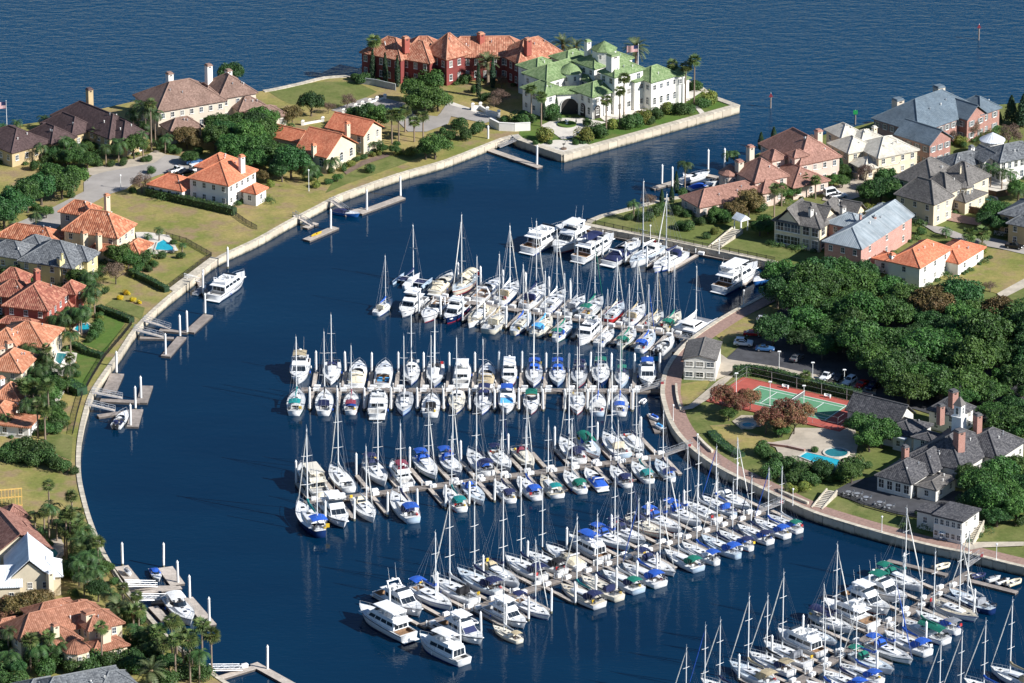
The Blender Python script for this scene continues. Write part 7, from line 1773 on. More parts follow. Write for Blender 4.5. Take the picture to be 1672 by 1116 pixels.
pdock('dock with the white cruiser at lower left', [(ZJ, 1065, 405, 1200, 560, 2.6), (ZJ, 870, 455, 940, 530, 2.2), (ZJ, 860, 430, 1075, 425, 1.4)], [(ZJ, 1080, 418), (ZJ, 1191, 548)], (ZJ, 780, 415, 955, 415), dark=False)
pdock('pale dock at the bottom edge of the left shore', [(ZJ, 1240, 862, 1445, 800, 1.8), (ZJ, 1440, 778, 1660, 900, 2.2)], [(ZJ, 1521, 822)], (ZJ, 1195, 815, 1370, 815), dark=False)
pdock('dock behind the salmon-roofed mansion', [(ZD, 25, 862, 250, 795, 1.8), (ZD, 400, 745, 540, 775, 1.8)], [(ZD, 100, 838), (ZD, 182, 862), (ZD, 466, 725), (ZD, 597, 715)], None, dark=False)
W0 = lambda Z, x, y, z=1.0: Vector((Z(x, y, z).x, Z(x, y, z).y, 0))
motorboat('big white motor yacht moored alone at the left shore', W0(Z0, 374, 462, 2.2), math.atan2(18.5, 8.8), 16.5, 'big', stripe='navy', hw=True, hardtop=False, group='boats at private docks')
motorboat('small dark-covered tender behind the lone white motor yacht', W0(ZG, 1305, 965, .7), math.atan2(18, 8), 6, 'runabout', cover='grey', group='boats at private docks', name='motorboat', cat='motorboat')
motorboat('white cruiser berthed at the lower left dock, bow to lower right', W0(ZJ, 1030, 470, 1.5), math.atan2(-.92, .36), 15, 'express', stripe=None, top='white', group='boats at private docks', name='motor_cruiser')
motorboat('small white boat under a bright blue cover, lower left dock', W0(ZJ, 888, 270, .8), math.atan2(-.96, .25), 7, 'runabout', cover='blue', group='boats at private docks', name='motorboat', cat='motorboat')
motorboat('white centre-console boat with two outboards at the left shore jetty', W0(ZH, 738, 985, .8), math.atan2(.97, .22), 9, 'runabout', top=None, engines=2, cockpit='navy', group='boats at private docks', name='motorboat', cat='motorboat')
motorboat('blue-covered boat on the jetty of the upper left shore', W0(Z0, 566, 346, 1.0), math.atan2(-.45, .9), 8, 'runabout', hull='blue', cover='navy', group='boats at private docks', name='motorboat', cat='motorboat')
motorboat('white sports cruiser behind the salmon-roofed mansion', W0(ZD, 365, 760, 1.3), math.atan2(.6, .8), 10, 'express', cover='white', group='boats at private docks', name='motor_cruiser')
motorboat('boat under a bright blue tarpaulin behind the salmon-roofed mansion', W0(ZD, 430, 835, 1.0), math.atan2(.5, .85), 8.5, 'runabout', hull='white', cover='blue', group='boats at private docks', name='motorboat', cat='motorboat')
small_craft('kayak', 'yellow kayak lying on the jetty of the upper left shore', P(517, 384, DOCKZ) + Vector((0, 0, .12)), math.atan2(.75, .65), 'yellow', 'tenders and dinghies')
small_craft('jet_ski', 'white jet ski on the lower left dock platform', ZJ(722, 270, DOCKZ) + Vector((0, 0, .3)), 2.0, 'grey', 'tenders and dinghies')
dock_box('white fish-cleaning box at the bottom left dock', ZJ(1390, 800, DOCKZ), .5, 'white dock boxes')
# the low float with small craft at the right end of the lowest dock
fl = thing('float_platform', 'narrow float with small craft at the right end of the lowest dock', 'dock', Z10(945, 475, 0))
slab(fl, 'deck', Z10(940, 478, DOCKZ), Z10(1245, 555, DOCKZ), 1.6, M_WOODG)
fl = thing('float_platform', 'long narrow float reaching left from the lowest dock gangway', 'dock', Z10(450, 358, 0))
slab(fl, 'deck', Z10(450, 358, DOCKZ), Z10(815, 448, DOCKZ), 1.5, M_WOODG)
small_craft('dinghy', 'dark blue covered dinghy on the right-hand float', Z10(1010, 460, .4), .5, 'navy', 'tenders and dinghies', 3.6)
small_craft('jet_ski', 'white jet ski on the right-hand float, left one', Z10(1105, 482, .4), .55, 'grey', 'tenders and dinghies', 3.6)
small_craft('jet_ski', 'white jet ski on the right-hand float, right one', Z10(1160, 498, .4), .55, 'black', 'tenders and dinghies', 3.6)
small_craft('dinghy', 'cream inflatable at the end of the right-hand float', Z10(1225, 505, .3), .7, 'cream', 'tenders and dinghies', 4.6)
small_craft('dinghy', 'white inflatable lying on the left-hand float near the gangway', Z10(785, 405, .3), .6, 'cream', 'tenders and dinghies', 4.4)
small_craft('dinghy', 'small white dinghy beside the second long dock near the brick promenade', Z4(1310, 530, 0), 1.2, 'white', 'tenders and dinghies', 3)
# gangways from the promenade
gangway('gangway with red notice down to the second long dock', Z4(1470, 395, GZ), Z4(1290, 445, DOCKZ), GZ + .3, DOCKZ + .1, 1.5, red=True)
gangway('gangway with red notice down to the third long dock', Z6(1625, 215, GZ), Z6(1430, 280, DOCKZ), GZ + .3, DOCKZ + .1, 1.5, red=True)
gangway('gangway with red notice down to the fourth long dock', Z8(1462, 250, GZ), Z8(1300, 312, DOCKZ), GZ + .3, DOCKZ + .1, 1.5, red=True)
gangway('gangway with red notice down to the lowest long dock', Z10(1025, 335, GZ), Z10(935, 395, DOCKZ), GZ + .3, DOCKZ + .1, 1.5, red=True)
gangway('gangway down to the top long dock beside the harbour office', P(1128, 556, GZ), P(1108, 551, DOCKZ), GZ + .3, DOCKZ + .1, 1.3)
# ------------------------------------------------------------------ pools
M_POOL = mat('pool_water', (.02, .36, .46), .06, .18, .5, .25, 2.2)
M_POOLD = mat('dark_pool_water', (.02, .16, .18), .06, .18, .5, .25, 2.2)
M_COPE = mat('pool_coping', (.55, .50, .42), .8, .1, 1)
def inset(pts, d):
    n = len(pts); c = sum(pts, Vector((0, 0, 0))) / n; return [p + (c - p).normalized() * d for p in pts]
def pool(label, pts, water=M_POOL, z=GZ + .36, wallm=None):
    o = pts[0]; root = thing('swimming_pool', label, 'pool', (o.x, o.y, GZ))
    q = [(p.x - o.x, p.y - o.y) for p in pts]; i = [(p.x - o.x, p.y - o.y) for p in inset(pts, .5)]
    m = MB(); n = len(q); zz_ = z - GZ
    v = [(a, b, -.1) for a, b in q] + [(a, b, zz_ + .1) for a, b in q] + [(a, b, zz_ + .1) for a, b in i] + [(a, b, zz_ - .15) for a, b in i]
    f = []
    for k in range(n):
        j = (k + 1) % n
        for s in range(3): f.append((s * n + k, s * n + j, (s + 1) * n + j, (s + 1) * n + k))
    m.add(v, f)
    put('coping', m.mesh('coping'), wallm or M_COPE, root); put('pool_water', MB().sheet(i, zz_).mesh('pool_water'), water, root)
    return root
def ell(Z, x, y, rm, n=18): c = Z(x, y); return [c + Vector((rm * math.cos(6.2832 * k / n), rm * math.sin(6.2832 * k / n), 0)) for k in range(n)]
pool('turquoise swimming pool beside the club house trees', zz(ZK, [(1185, 838), (1465, 903), (1415, 988), (1125, 872)]))
pool('round children\'s pool behind the club swimming pool', ell(ZK, 1420, 845, 3.2), M_POOLD)
pool('small round spa pool beside the tennis court', ell(ZK, 752, 634, 1.9), M_POOL)
pool('blue pool with overflow edge beside the clay-tiled villa', zz(ZG, [(1000, 722), (1018, 668), (1062, 648), (1138, 705), (1132, 728)]), M_POOL)
pool('bright small pool among palms behind the red villa', zz(ZH, [(440, 450), (468, 412), (530, 405), (565, 430), (545, 452), (480, 470)]), M_POOL)
pool('dark green pool in a white walled terrace on the left shore', zz(ZH, [(345, 598), (415, 605), (368, 682), (328, 655)]), M_POOLD, GZ + .9, WALL['white'])
pool('narrow teal pool below the coral-roofed villa', zz(ZH, [(232, 880), (262, 845), (305, 852), (272, 912), (238, 908)]), M_POOLD)
pool('blue pool on a tan terrace beside the russet-roofed villa', zz(ZI, [(285, 950), (385, 932), (425, 968), (385, 1022), (300, 1000)]), M_POOLD)
pool('small round pool by the taupe-roofed house', ell(ZE, 1388, 1005, 2.2), M_POOLD)
# ------------------------------------------------------------------ tennis court
M_CGREEN = mat('court_green', (.10, .265, .14), .9, .12, .4); M_CRED = mat('court_red', (.40, .085, .06), .9, .15, .35)
tc_ = ZK(1085, 466); u = (ZK(1510, 490) - ZK(825, 335)).normalized(); ta = math.atan2(u.y, u.x)
TC = thing('tennis_court', 'green tennis court with red surround and white lines', 'tennis court', (tc_.x, tc_.y, GZ), ta)
put('surround', MB().box(-18.2, 18.2, -9.6, 8.4, 0, .30).mesh('surround'), M_CRED, TC)
put('playing_surface', MB().box(-12.2, 12.2, -5.6, 5.6, .30, .31).mesh('playing_surface'), M_CGREEN, TC)
def line(x0, x1, y0, y1): put('line', MB().box(x0, x1, y0, y1, .31, .318).mesh('line'), M_WPAINT, TC)
LW = .09
for y in (-5.48, 5.48): line(-11.9, 11.9, y - LW, y + LW)
for y in (-4.11, 4.11): line(-11.75, 11.75, y - LW, y + LW)
for x in (-11.84, 11.84): line(x - LW, x + LW, -5.35, 5.35)
for x in (-6.4, 6.4): line(x - LW, x + LW, -4.0, 4.0)
line(-6.3, 6.3, -LW, LW)
nt_ = put('net', MB().box(-.03, .03, -6.2, 6.2, .34, 1.28).mesh('net'), mat('net_cord', (.10, .11, .11), .9, .2), TC); put('net_band', MB().box(-.05, .05, -6.2, 6.2, 1.28, 1.38).mesh('net_band'), M_WPAINT, nt_)
for y in (-6.3, 6.3): put('net_post', MB().tube((0, y, .3), (0, y, 1.45), .06, None, 8).mesh('net_post'), M_IRON, nt_)
for (x, y) in [(x, y) for x in (-17.2, -10.3, -3.4, 3.4, 10.3, 17.2) for y in (-8.7, 8.3)] + [(s * 17.2, y) for s in (-1, 1) for y in (-3, 2.6)]:
    put('fence_post', cached('court_post', lambda: MB().tube((0, 0, .2), (0, 0, 3.3), .05, None, 6)), M_STEEL, TC, (x, y, 0))
for (x0, y0, x1, y1) in ((-17.2, 8.3, 17.2, 8.3), (-17.2, -8.7, 17.2, -8.7), (17.2, -8.7, 17.2, 8.3), (-17.2, -8.7, -17.2, 8.3)):
    m = MB()
    for z in (.5, 1.8, 3.25): m.tube((x0, y0, z), (x1, y1, z), .025, None, 4)
    put('fence_rail', m.mesh('fence_rail'), M_STEEL, TC)
for (x, y) in ((-6, 7.3), (5.5, 7.4)):
    b = thing('court_bench', 'white bench behind the tennis court, %s one' % ('left' if x < 0 else 'right'), 'bench', TC.matrix_basis @ Vector((x, y, .3)), ta, 'benches of the tennis court')
    put('seat', cached('bench_seat', lambda: MB().box(-.9, .9, -.25, .25, .42, .48)), M_WPAINT, b); put('backrest', cached('bench_back', lambda: MB().box(-.9, .9, .22, .28, .55, .9)), M_WPAINT, b)
    for s in (-.75, .75): put('leg', cached('bench_leg', lambda: MB().box(-.05, .05, -.22, .27, 0, .9).box(-.05, .05, -.22, .22, 0, .42)), M_WPAINT, b, (s, 0, 0))
# ------------------------------------------------------------------ cars
M_TYRE = mat('tyre', (.018, .018, .02), .85, .2); M_RIM = mat('wheel_rim', (.42, .43, .44), .35, .1, metal=.6); M_CGL = glass_mat('car_glass', (.015, .02, .025), .06)
M_LAMP = mat('head_lamp', (.75, .75, .72), .2, .05); M_TAIL = mat('tail_lamp', (.35, .02, .02), .3, .1)
CARC = {'white': (.74, .74, .73), 'black': (.012, .012, .014), 'red': (.36, .02, .02), 'navy': (.012, .02, .06), 'silver': (.42, .43, .44), 'blue': (.05, .13, .28), 'grey': (.12, .125, .13)}
def car(colour, label, loc, rz, kind='suv', group='parked cars'):
    root = thing('parked_car' if kind != 'pickup' else 'pickup_truck', label, 'car' if kind != 'pickup' else 'pickup', loc, rz, group)
    cm = mat('car_paint_' + colour, CARC[colour], .25, .04, 1)
    def body():
        prof = [(-2.35, .45), (-2.38, .85), (-2.25, 1.02), (.95, 1.02), (2.15, .86), (2.35, .62), (2.32, .38), (-2.3, .38)]
        m = MB(); secs = []
        for y, k in ((-.92, .97), (-.80, 1.0), (.80, 1.0), (.92, .97)): secs.append([(x * k, y, z if abs(y) < .9 else .42 + (z - .42) * .86) for x, z in prof])
        return m.loft(secs, True, True)
    put('body', cached(('car_body', 0), body), cm, root)
    cab = {'suv': (-2.15, .95, .35, .95, 1.72), 'sedan': (-1.7, 1.0, .75, 1.0, 1.48), 'pickup': (-.55, 1.0, .2, .75, 1.72), 'van': (-2.3, 1.5, .1, .8, 2.2)}[kind]
    d = (cab[0], cab[1], -.82, .82, 1.0, cab[4], cab[2], cab[3], .14)
    c = put('cabin', cached(('car_cab', kind), lambda: MB().tbox(*d)), cm, root)
    F = tb_faces(*d)
    for nm, k in (('windscreen', 'front'), ('rear_window', 'aft'), ('side_window', 'star'), ('side_window', 'port')):
        put(nm, cached(('car_win', kind, k), lambda: panel(MB(), *F[k], .06, .94, .14, .88, .02)), M_CGL, c)
    if kind == 'pickup': put('load_bed', cached('car_bed', lambda: MB().box(-2.2, -.65, -.72, .72, 1.0, 1.035)), M_TYRE, root)
    for x in (-1.45, 1.5):
        for y in (-.86, .86):
            w = put('wheel', cached('car_tyre', lambda: MB().tube((0, -.12, 0), (0, .12, 0), .36, None, 12)), M_TYRE, root, (x, y, .36)); put('rim', cached('car_rim', lambda: MB().tube((0, -.13, 0), (0, .13, 0), .21, None, 10)), M_RIM, w)
    for y in (-.62, .62):
        put('headlight', cached('car_head', lambda: MB().box(2.2, 2.31, -.18, .18, .66, .80)), M_LAMP, root, (0, y, 0)); put('tail_light', cached('car_tail', lambda: MB().box(-2.38, -2.3, -.13, .13, .72, .95)), M_TAIL, root, (0, y, 0))
    return root
cz = GZ + .3
ca = R(58)
for x, y, col, k, lab in [(72, 70, 'white', 'pickup', 'white pickup, leftmost of the row behind the hedge'), (150, 75, 'black', 'suv', 'black car between two white ones behind the hedge'), (212, 97, 'white', 'suv', 'white estate car in the row behind the hedge'), (285, 117, 'red', 'sedan', 'red car in the row behind the hedge'), (352, 127, 'navy', 'sedan', 'dark blue car, rightmost of the row behind the hedge')]:
    car(col, lab, ZL(x, y, cz), ca + math.pi, k)
car('white', 'white off-roader parked beside the dry verge of the promenade', Z2(1450, 1005, cz), R(-8), 'suv'); car('silver', 'silver car half under the oaks beside the dry verge', Z2(1595, 862, cz), R(5), 'suv'); car('red', 'dark red car in the shade beside the dry verge', Z2(1510, 950, cz), R(-5), 'sedan')
car('white', 'white car parked at the edge of the shaded car park', ZK(715, 20, cz), R(-10), 'sedan'); car('blue', 'blue car in the shade of the wood', ZK(880, 60, cz), R(-10), 'sedan'); car('grey', 'grey car in the shade of the wood', ZK(1120, 130, cz), R(60), 'sedan')
car('white', 'white pickup in the street beside the white orange-roofed house', ZA(1150, 800, cz), R(35), 'pickup'); car('black', 'black car next to the white pickup in the street', ZA(1205, 815, cz), R(35), 'sedan'); car('white', 'white van in the drive of the white orange-roofed house', ZA(1285, 795, cz), R(35), 'van'); car('blue', 'blue car under the trees by the tan-roofed villa', ZA(1262, 745, cz), R(20), 'sedan')
car('black', 'black pickup at the kerb beside the dry field', ZF(1585, 392, cz), R(-22), 'pickup'); car('white', 'white van in the drive of the salmon-roofed mansion', ZE(135, 965, cz), R(30), 'van'); car('white', 'white pickup in front of the white van, salmon mansion drive', ZE(190, 985, cz), R(20), 'pickup')
# golf cart
gc = thing('golf_cart', 'dark golf cart parked in front of the boat house', 'golf cart', ZL(778, 1052, GZ + .1), R(-20))
put('body', MB().tbox(-1.1, 1.1, -.6, .6, .3, .75, .05, .4, .04).mesh('body'), mat('cart_paint', (.03, .05, .09), .3, .1), gc); put('seat', MB().box(-.55, .05, -.55, .55, .75, .95).mesh('seat'), M_WPAINT, gc); put('canopy', MB().tbox(-.95, .75, -.6, .6, 1.85, 1.95, .05, .05, .05).mesh('canopy'), M_WPAINT, gc)
for x in (-.85, .62):
    for y in (-.52, .52): put('canopy_post', cached('cart_post', lambda: MB().tube((0, 0, .7), (0, 0, 1.86), .025, None, 4)), M_STEEL, gc, (x, y, 0))
for x in (-.75, .75):
    for y in (-.6, .6): put('wheel', cached('cart_wheel', lambda: MB().tube((0, -.1, 0), (0, .1, 0), .24, None, 10)), M_TYRE, gc, (x, y, .24))
# ------------------------------------------------------------------ lamps, markers, flags
def lamp(label, loc, h=3.6, head=False, group='lamp posts'):
    root = thing('lamp_post', label, 'lamp post', loc, 0, group)
    put('post', cached(('lamp_post', h), lambda: MB().tube((0, 0, -.2), (0, 0, .5), .14, .11, 8).tube((0, 0, .5), (0, 0, h), .09, .06, 8)), M_WPAINT, root)
    if head: put('lamp_head', cached('flood_head', lambda: MB().tbox(-.45, .45, -.2, .2, 0, .2, .1, .1, .06)), M_WPAINT, root, (0, 0, h))
    else:
        l = put('lantern', cached('lantern', lambda: MB().lathe([(.02, 0), (.14, .02), (.2, .4), (.02, .42)], 8)), M_LAMP, root, (0, 0, h)); put('lantern_cap', cached('lantern_cap', lambda: MB().lathe([(.28, .4), (.22, .5), (.03, .62)], 8)), M_WPAINT, l)
for i, (Z, x, y) in enumerate([(Z2, 1450, 752), (ZK, 182, 592), (ZK, 366, 815), (ZK, 672, 1035), (Z8, 1160, 92), (Z8, 1527, 265), (Z10, 413, 190), (Z10, 1118, 360)]): lamp('white lamp post, %s along the brick promenade from the top' % nth(i), Z(x, y, GZ + .1))
for i, (Z, x, y, h) in enumerate([(ZK, 985, 220, 5.2), (ZK, 1240, 275, 4.2), (ZK, 1480, 330, 4.2), (ZK, 915, 490, 6.5), (ZK, 1172, 520, 6.5), (ZK, 660, 395, 5.5)]): lamp('floodlight on a slim post, %s around the tennis court and car park' % nth(i), Z(x, y, GZ + .1), h, True, 'floodlights')
lamp('street lamp on the corner by the dry lawn', ZA(785, 915), 3.6); lamp('lone lamp in the garden of the orange gabled villa', ZB(415, 1085), 5.5); lamp('lamp on the quay above the seawall dock', Z2(843, 318), 3.2); lamp('lamp by the steps above the seawall dock', Z2(1290, 412), 3.2)
def marker(label, Z, x, yb, yt, col):
    b = Z(x, yb, 0); h = (yb - yt) / vscale(Z, yb); root = thing('channel_marker', label, 'marker', (b.x, b.y, 0), 0, 'channel markers')
    put('post', MB().tube((0, 0, -2), (0, 0, h), .22, .2, 8).mesh('post'), M_WOODG, root)
    m = MB().add([(-.6, -.3, h - .8), (.6, -.3, h - .8), (0, -.3, h + .4), (-.6, -.24, h - .8), (.6, -.24, h - .8), (0, -.24, h + .4)], [(0, 1, 2), (5, 4, 3), (0, 3, 4, 1), (1, 4, 5, 2), (2, 5, 3, 0)]) if col is M_RED else MB().box(-.6, .6, -.3, -.24, h - .8, h + .4)
    put('day_board', m.mesh('day_board'), col, root); put('light', MB().lathe([(.12, 0), (.14, .3), (.04, .4)], 8).move(0, 0, h).mesh('light'), M_LAMP, root)
marker('red channel marker on a post off the palace point', ZD, 962, 228, 118, M_RED); marker('red channel marker far out at the upper right of the bay', Z0, 1598, 66, 42, M_RED); marker('green channel marker behind the cream-roofed house', ZE, 322, 405, 303, M_GREENSIGN)
def flag_mat():
    m, nt, b = newmat('striped_flag'); L = nt.links; tc = nt.nodes.new('ShaderNodeTexCoord'); sp = nt.nodes.new('ShaderNodeSeparateXYZ'); L.new(tc.outputs['Object'], sp.inputs[0])
    a = nt.nodes.new('ShaderNodeMath'); a.operation = 'MULTIPLY'; a.inputs[1].default_value = 13 / 1.9 / 2; L.new(sp.outputs['Z'], a.inputs[0])
    f = nt.nodes.new('ShaderNodeMath'); f.operation = 'FRACT'; L.new(a.outputs[0], f.inputs[0])
    g = nt.nodes.new('ShaderNodeMath'); g.operation = 'LESS_THAN'; g.inputs[1].default_value = .5; L.new(f.outputs[0], g.inputs[0])
    mx = nt.nodes.new('ShaderNodeMix'); mx.data_type = 'RGBA'; mx.inputs[6].default_value = (.75, .73, .70, 1); mx.inputs[7].default_value = (.45, .03, .05, 1); L.new(g.outputs[0], mx.inputs['Factor'])
    L.new(mx.outputs[2], b.inputs['Base Color']); b.inputs['Roughness'].default_value = .9; return m
FM = flag_mat()
def flag(label, base, h, side=-1):
    root = thing('flagpole', label, 'flagpole', base, 0, 'flagpoles')
    put('pole', MB().tube((0, 0, -.2), (0, 0, h), .10, .05, 8).mesh('pole'), M_WPAINT, root); put('finial', MB().blob((0, 0, h + .1), .13, .13, .13).mesh('finial'), M_ALU, root)
    def cloth(x0, x1, z0, z1, off):
        m = MB(); n = 8; v = []
        for i in range(n + 1):
            x = x0 + (x1 - x0) * i / n; y = .22 * math.sin(x * 2.6) * x / 3 + off; dz = -.25 * (x / 3) ** 1.3
            v += [(side * x, y, z0 + dz), (side * x, y, z1 + dz)]
        m.add(v, [(2 * i, 2 * i + 2, 2 * i + 3, 2 * i + 1) for i in range(n)]); return m
    fl_ = put('flag', cloth(.08, 3.2, 0, 1.9, 0).mesh('flag'), FM, root, (0, 0, h - 2.1)); put('canton', cloth(.08, 1.3, .88, 1.9, -.02).mesh('canton'), canvas('navy'), fl_); put('canton', cloth(.08, 1.3, .88, 1.9, .02).mesh('canton'), canvas('navy'), fl_)
flag('flagpole with striped flag at the far left edge by the bay', ZA(45, 512), 7.6); flag('flagpole with striped flag behind the palace palms', P(1042, 112), 7.0)
# ------------------------------------------------------------------ fences and garden walls
def fence(label, pts, h=1.25, group='black railings'):
    o = pts[0]; root = thing('fence', label, 'fence', o, 0, group); P_ = straight(pts, 2.6)
    for a, b in zip(P_, P_[1:]):
        d = b - a; L = d.length; lo = round(L, 1)
        def pm():
            m = MB().box(-lo / 2, lo / 2, -.03, .03, h - .12, h - .04).box(-lo / 2, lo / 2, -.03, .03, .12, .2); n = int(lo / .16)
            for i in range(n): x = -lo / 2 + lo * (i + .5) / n; m.box(x - .018, x + .018, -.018, .018, .15, h)
            m.box(-lo / 2 - .05, -lo / 2 + .05, -.05, .05, 0, h + .1); return m
        put('fence_panel', cached(('fence_panel', lo, h), pm), M_IRON, root, (a + b) / 2 - o, math.atan2(d.y, d.x))
fence('black railing round the pool garden of the clay-tiled villa', zz(ZG, [(1080, 625), (1210, 662), (1375, 755), (1100, 962)])); fence('long black railing along the left shore lawns', zz(ZH, [(800, 415), (740, 490), (640, 605), (560, 735), (500, 845), (468, 960), (442, 1080)]))
fence('black railing by the brown lawn path at lower left', zz(ZJ, [(545, 140), (620, 240), (700, 355)])); fence('black railing through the palms at lower left', zz(ZJ, [(680, 385), (760, 470), (870, 590), (1000, 700), (1100, 785)])); fence('black railing above the quay wall of the salmon mansion', zz(Z2, [(430, 215), (840, 305), (1240, 385), (1655, 468)])); fence('black railing beside the hedge end of the white orange-roofed house', zz(ZG, [(1530, 490), (1600, 540), (1672, 580)]))
fence('railing along the club terrace edge', zz(ZL, [(110, 778), (220, 805), (300, 850), (500, 905), (640, 925)]), 1.1)
def gwall(label, pts, h, t, m_, piers=None, group='garden walls', cat='wall'):
    o = pts[0]; root = thing('garden_wall', label, cat, o, 0, group)
    for a, b in zip(pts, pts[1:]):
        d = b - a; L = d.length
        put('wall_section', MB().box(0, L - .012, -t / 2, t / 2, -.2, h).mesh('wall_section'), m_, root, a - o, math.atan2(d.y, d.x)); put('coping', MB().box(-.04, L - .0, -t / 2 - .07, t / 2 + .07, h, h + .1).mesh('coping'), m_, root, a - o, math.atan2(d.y, d.x))
    if piers:
        for p in straight(pts, piers): put('pier', cached(('pier', h), lambda: MB().box(-.4, .4, -.4, .4, -.2, h + .7).tbox(-.5, .5, -.5, .5, h + .7, h + 1.0, .3, .3, .3)), m_, root, p - o)
gwall('white retaining wall left of the palace garden', zz(ZC, [(0, 660), (60, 690), (160, 695), (262, 690)]), 2.2, .5, WALL['white'])
gwall('low white wall with piers by the lawn of the red mansion', zz(ZB, [(640, 580), (718, 545), (763, 530), (810, 515), (858, 500), (910, 485)]), .45, .35, WALL['white'], 6.0); gwall('short white wall with piers beside the orange gabled villa', zz(ZB, [(375, 655), (505, 632)]), .45, .35, WALL['white'], 6.0); gwall('white gate piers and wall at the palace drive', zz(ZB, [(1480, 560), (1530, 555), (1575, 585), (1650, 605)]), 1.2, .4, WALL['white'], 4.0)
gwall('low curved promenade wall by the harbour office lawn', zz(ZK, [(204, 330), (208, 400), (220, 465), (240, 515)]), .7, .4, M_CAP); gwall('low seat wall along the promenade near the third gangway', zz(ZK, [(365, 725), (420, 785), (480, 840)]), .7, .5, M_CAP); gwall('low seat wall along the promenade near the fourth gangway', zz(Z8, [(1435, 180), (1530, 225), (1630, 265)]), .7, .5, M_CAP)
gwall('grey timber garden fence beside the red mansion', zz(ZB, [(735, 385), (850, 400), (980, 430)]), 1.8, .15, mat('grey_boards', (.34, .36, .36), .9, .15, 1), None, 'garden walls', 'fence'); gwall('pinkish garden wall beside the cream-roofed house', zz(ZE, [(215, 790), (300, 830), (350, 850)]), 1.8, .3, WALL['pink'])
gwall('brown timber fence by the taupe-roofed house pool', zz(ZE, [(1180, 1100), (1260, 1110), (1420, 1150)]), 1.7, .15, M_DOOR, None, 'garden walls', 'fence'); gwall('brown timber fence behind the feather palms at right edge', zz(ZE, [(1320, 960), (1440, 985), (1560, 960)]), 1.6, .15, M_DOOR, None, 'garden walls', 'fence')
gwall('white picket fence by the road on the right bank', zz(ZF, [(1460, 310), (1520, 318), (1575, 322)]), 1.0, .12, M_WPAINT, None, 'garden walls', 'fence'); gwall('brick planter wall beside the club pool', zz(ZK, [(890, 780), (1050, 800), (1180, 830)]), .7, .6, WALL['brick'])
# steps
def steps(label, Z, x0, y0, x1, y1, w, n, rise, group='garden steps'):
    a, b = Z(x0, y0), Z(x1, y1); d = b - a; L = d.length; root = thing('steps', label, 'steps', a, math.atan2(d.y, d.x), group)
    for i in range(n):
        put('step', cached(('step', round(L / n, 2), w, i, rise), lambda: MB().box(L * i / n, L * (i + .72) / n, -w / 2, w / 2, -.1, rise * (i + 1) / n + .05)), M_CAP, root)
    for sg in (1, -1): put('cheek_wall', MB().add([(0, -.15, -.1), (L, -.15, -.1), (L, -.15, rise + .35), (0, -.15, .35), (0, .15, -.1), (L, .15, -.1), (L, .15, rise + .35), (0, .15, .35)], [(0, 1, 2, 3), (7, 6, 5, 4), (0, 4, 5, 1), (1, 5, 6, 2), (2, 6, 7, 3), (3, 7, 4, 0)]).mesh('cheek_wall'), M_CAP, root, (0, sg * (w / 2 + .16), 0))
steps('stone steps climbing from the quay lawn to the garden pavilion', Z2, 1250, 385, 1410, 280, 2.6, 14, 1.0); steps('steps from promenade up to the club terrace', ZL, 12, 862, 105, 775, 2.2, 12, 1.1); steps('white steps beside the boat house', Z10, 935, 262, 1005, 175, 2.4, 14, 2.4)
# pavilion on the quay lawn
pv = thing('garden_pavilion', 'small white open pavilion on the lawn above the yacht quay', 'pavilion', Z2(1432, 262), R(40))
for x in (-1.2, 1.2):
    for y in (-1.2, 1.2): put('column', cached('pav_col', lambda: MB().tube((0, 0, -.1), (0, 0, 3), .17, .14, 8)), M_WPAINT, pv, (x, y, 0))
rm, _ = roof_mesh(3.4, 3.4, 1.3, 'gl'); put('roof', rm, TILE['whitemetal'], pv, (0, 0, 3.2))
# terrace tables of the club: white furniture, its shade put into a grey colour
for i, (x, y) in enumerate([(205, 772), (258, 782), (312, 805), (395, 835), (452, 855)]):
    t = thing('terrace_table', 'shade-greyed white round table with chairs on the club terrace, %s from left' % nth(i), 'table', ZL(x, y, GZ + .35), .7 * i, 'terrace tables')
    put('table_top', cached('tt', lambda: MB().tube((0, 0, .70), (0, 0, .75), .65, None, 14)), M_STEEL, t); put('table_leg', cached('tl', lambda: MB().tube((0, 0, 0), (0, 0, .7), .06, None, 6).tube((0, 0, 0), (0, 0, .04), .35, None, 10)), M_STEEL, t)
    for k in range(2):
        a = k * math.pi + .4; c = thing('terrace_chair', 'shade-greyed white chair, %s around the %s terrace table from left' % (nth(k), nth(i)), 'chair', ZL(x, y, GZ + .35) + Vector((1.15 * math.cos(a), 1.15 * math.sin(a), 0)), a - math.pi / 2, 'terrace chairs')
        put('seat', cached('ch_seat', lambda: MB().box(-.24, .24, -.24, .24, .42, .47)), M_STEEL, c); put('backrest', cached('ch_back', lambda: MB().box(-.24, .24, .2, .25, .47, .95)), M_STEEL, c)
        for lx in (-.2, .2):
            for ly in (-.2, .2): put('leg', cached('ch_leg', lambda: MB().box(-.025, .025, -.025, .025, 0, .42)), M_STEEL, c, (lx, ly, 0))
# unfinished timber frame
yf = thing('timber_frame', 'yellow unfinished timber wall frame on the brown lawn at left edge', 'frame', ZI(0, 640), R(12)); MY = mat('new_timber', (.62, .40, .12), .8, .2, 2)
for z in (.05, 2.2, 4.2): put('beam', MB().box(-6, 5.2, -.1, .1, z, z + .25).mesh('beam'), MY, yf)
for i in range(15): put('stud', cached('stud', lambda: MB().box(-.07, .07, -.085, .085, .3, 4.2)), MY, yf, (-5.6 + i * .76, 0, 0))
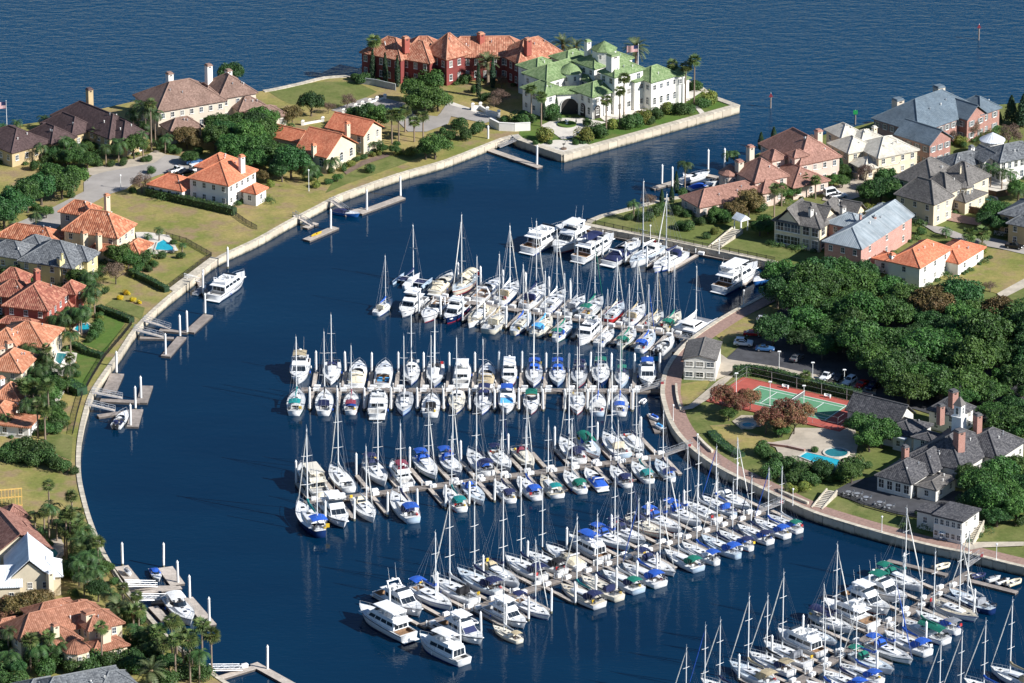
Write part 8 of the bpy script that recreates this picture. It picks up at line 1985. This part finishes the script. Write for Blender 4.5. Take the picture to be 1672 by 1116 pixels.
# palace forecourt, statue and entrance arches (dark panels painted as shaded openings)
fo = thing('fountain_lawn', 'round clipped lawn with urn in the palace forecourt', 'lawn', ZC(500, 655), 0)
put('grass', MB().tube((0, 0, 0), (0, 0, .42), 2.6, None, 24).mesh('grass'), G_GREEN, fo); put('urn', MB().lathe([(.4, .4), (.15, .6), (.5, 1.1), (.55, 1.3), (.1, 1.32)], 12).mesh('urn'), WALL['white'], fo)
st = thing('statue', 'dark crane statue on the lower palace terrace', 'statue', ZC(480, 815), 0); put('plinth', MB().tube((0, 0, 0), (0, 0, .45), .8, .8, 12).mesh('plinth'), M_SOIL, st); put('figure', MB().tube((0, 0, .4), (-.1, 0, 1.4), .06, .05, 5).blob((0, 0, 1.6), .45, .2, .22).tube((.3, 0, 1.7), (.4, 0, 2.3), .07, .05, 5).tube((.4, 0, 2.3), (.75, 0, 2.2), .06, .02, 5).mesh('figure'), M_IRON, st)
def arch_panel(root, at, rz, w, h, m_=None):
    def f():
        m = MB(); n = 12; r = w / 2; pts = [(-r, 0), (r, 0)] + [(r * math.cos(math.pi * i / n), h - r + r * math.sin(math.pi * i / n)) for i in range(n + 1)]
        k = len(pts); m.add([(x, -.05, z) for x, z in pts] + [(x, .2, z) for x, z in pts], [tuple(range(k))] + [(i, k + i, k + (i + 1) % k, (i + 1) % k) for i in range(k)]); return m
    a = put('archway', cached(('arch', w, h), f), m_ or M_DARKM, root, at - root.location, rz)
    def g():
        m = MB(); n = 12; r = w / 2 + .12; return m.path([(-r, -.1, 0)] + [(-r * math.cos(math.pi * i / n), -.1, h - w / 2 + r * math.sin(math.pi * i / n)) for i in range(n + 1)] + [(r, -.1, 0)], .13, 5)
    put('arch_moulding', cached(('archm', w, h), g), WALL['white'], a)
def on_block(root, Z, ang, bl, side, s, w, h, over=.55):
    """dark panel for the shade of an archway on the front ('f') or left ('l') wall of a house block, s metres from its middle"""
    x, y, bw, bd, he = bl; c = Z(x, y, GZ + he); th = R(ang); bw -= 2 * over; bd -= 2 * over
    lp = Vector((s, -bd / 2 - .02, 0)) if side == 'f' else Vector((-bw / 2 - .02, -s, 0))
    g = Vector((c.x + lp.x * math.cos(th) - lp.y * math.sin(th), c.y + lp.x * math.sin(th) + lp.y * math.cos(th), GZ)); arch_panel(root, g, th if side == 'f' else th - math.pi / 2, w, h)
b0 = (693, 420, 11.5, 9.5, 6.6)
for s in (-2.6, .4): on_block(PAL, ZC, 41, b0, 'l', s, 2.2, 3.8)
on_block(PAL, ZC, 41, b0, 'f', -3.6, 2.2, 3.8)
on_block(PAL, ZC, 8, (507, 428, 7.54, 6.03, 6.121), 'f', 0, 4.6, 4.6)
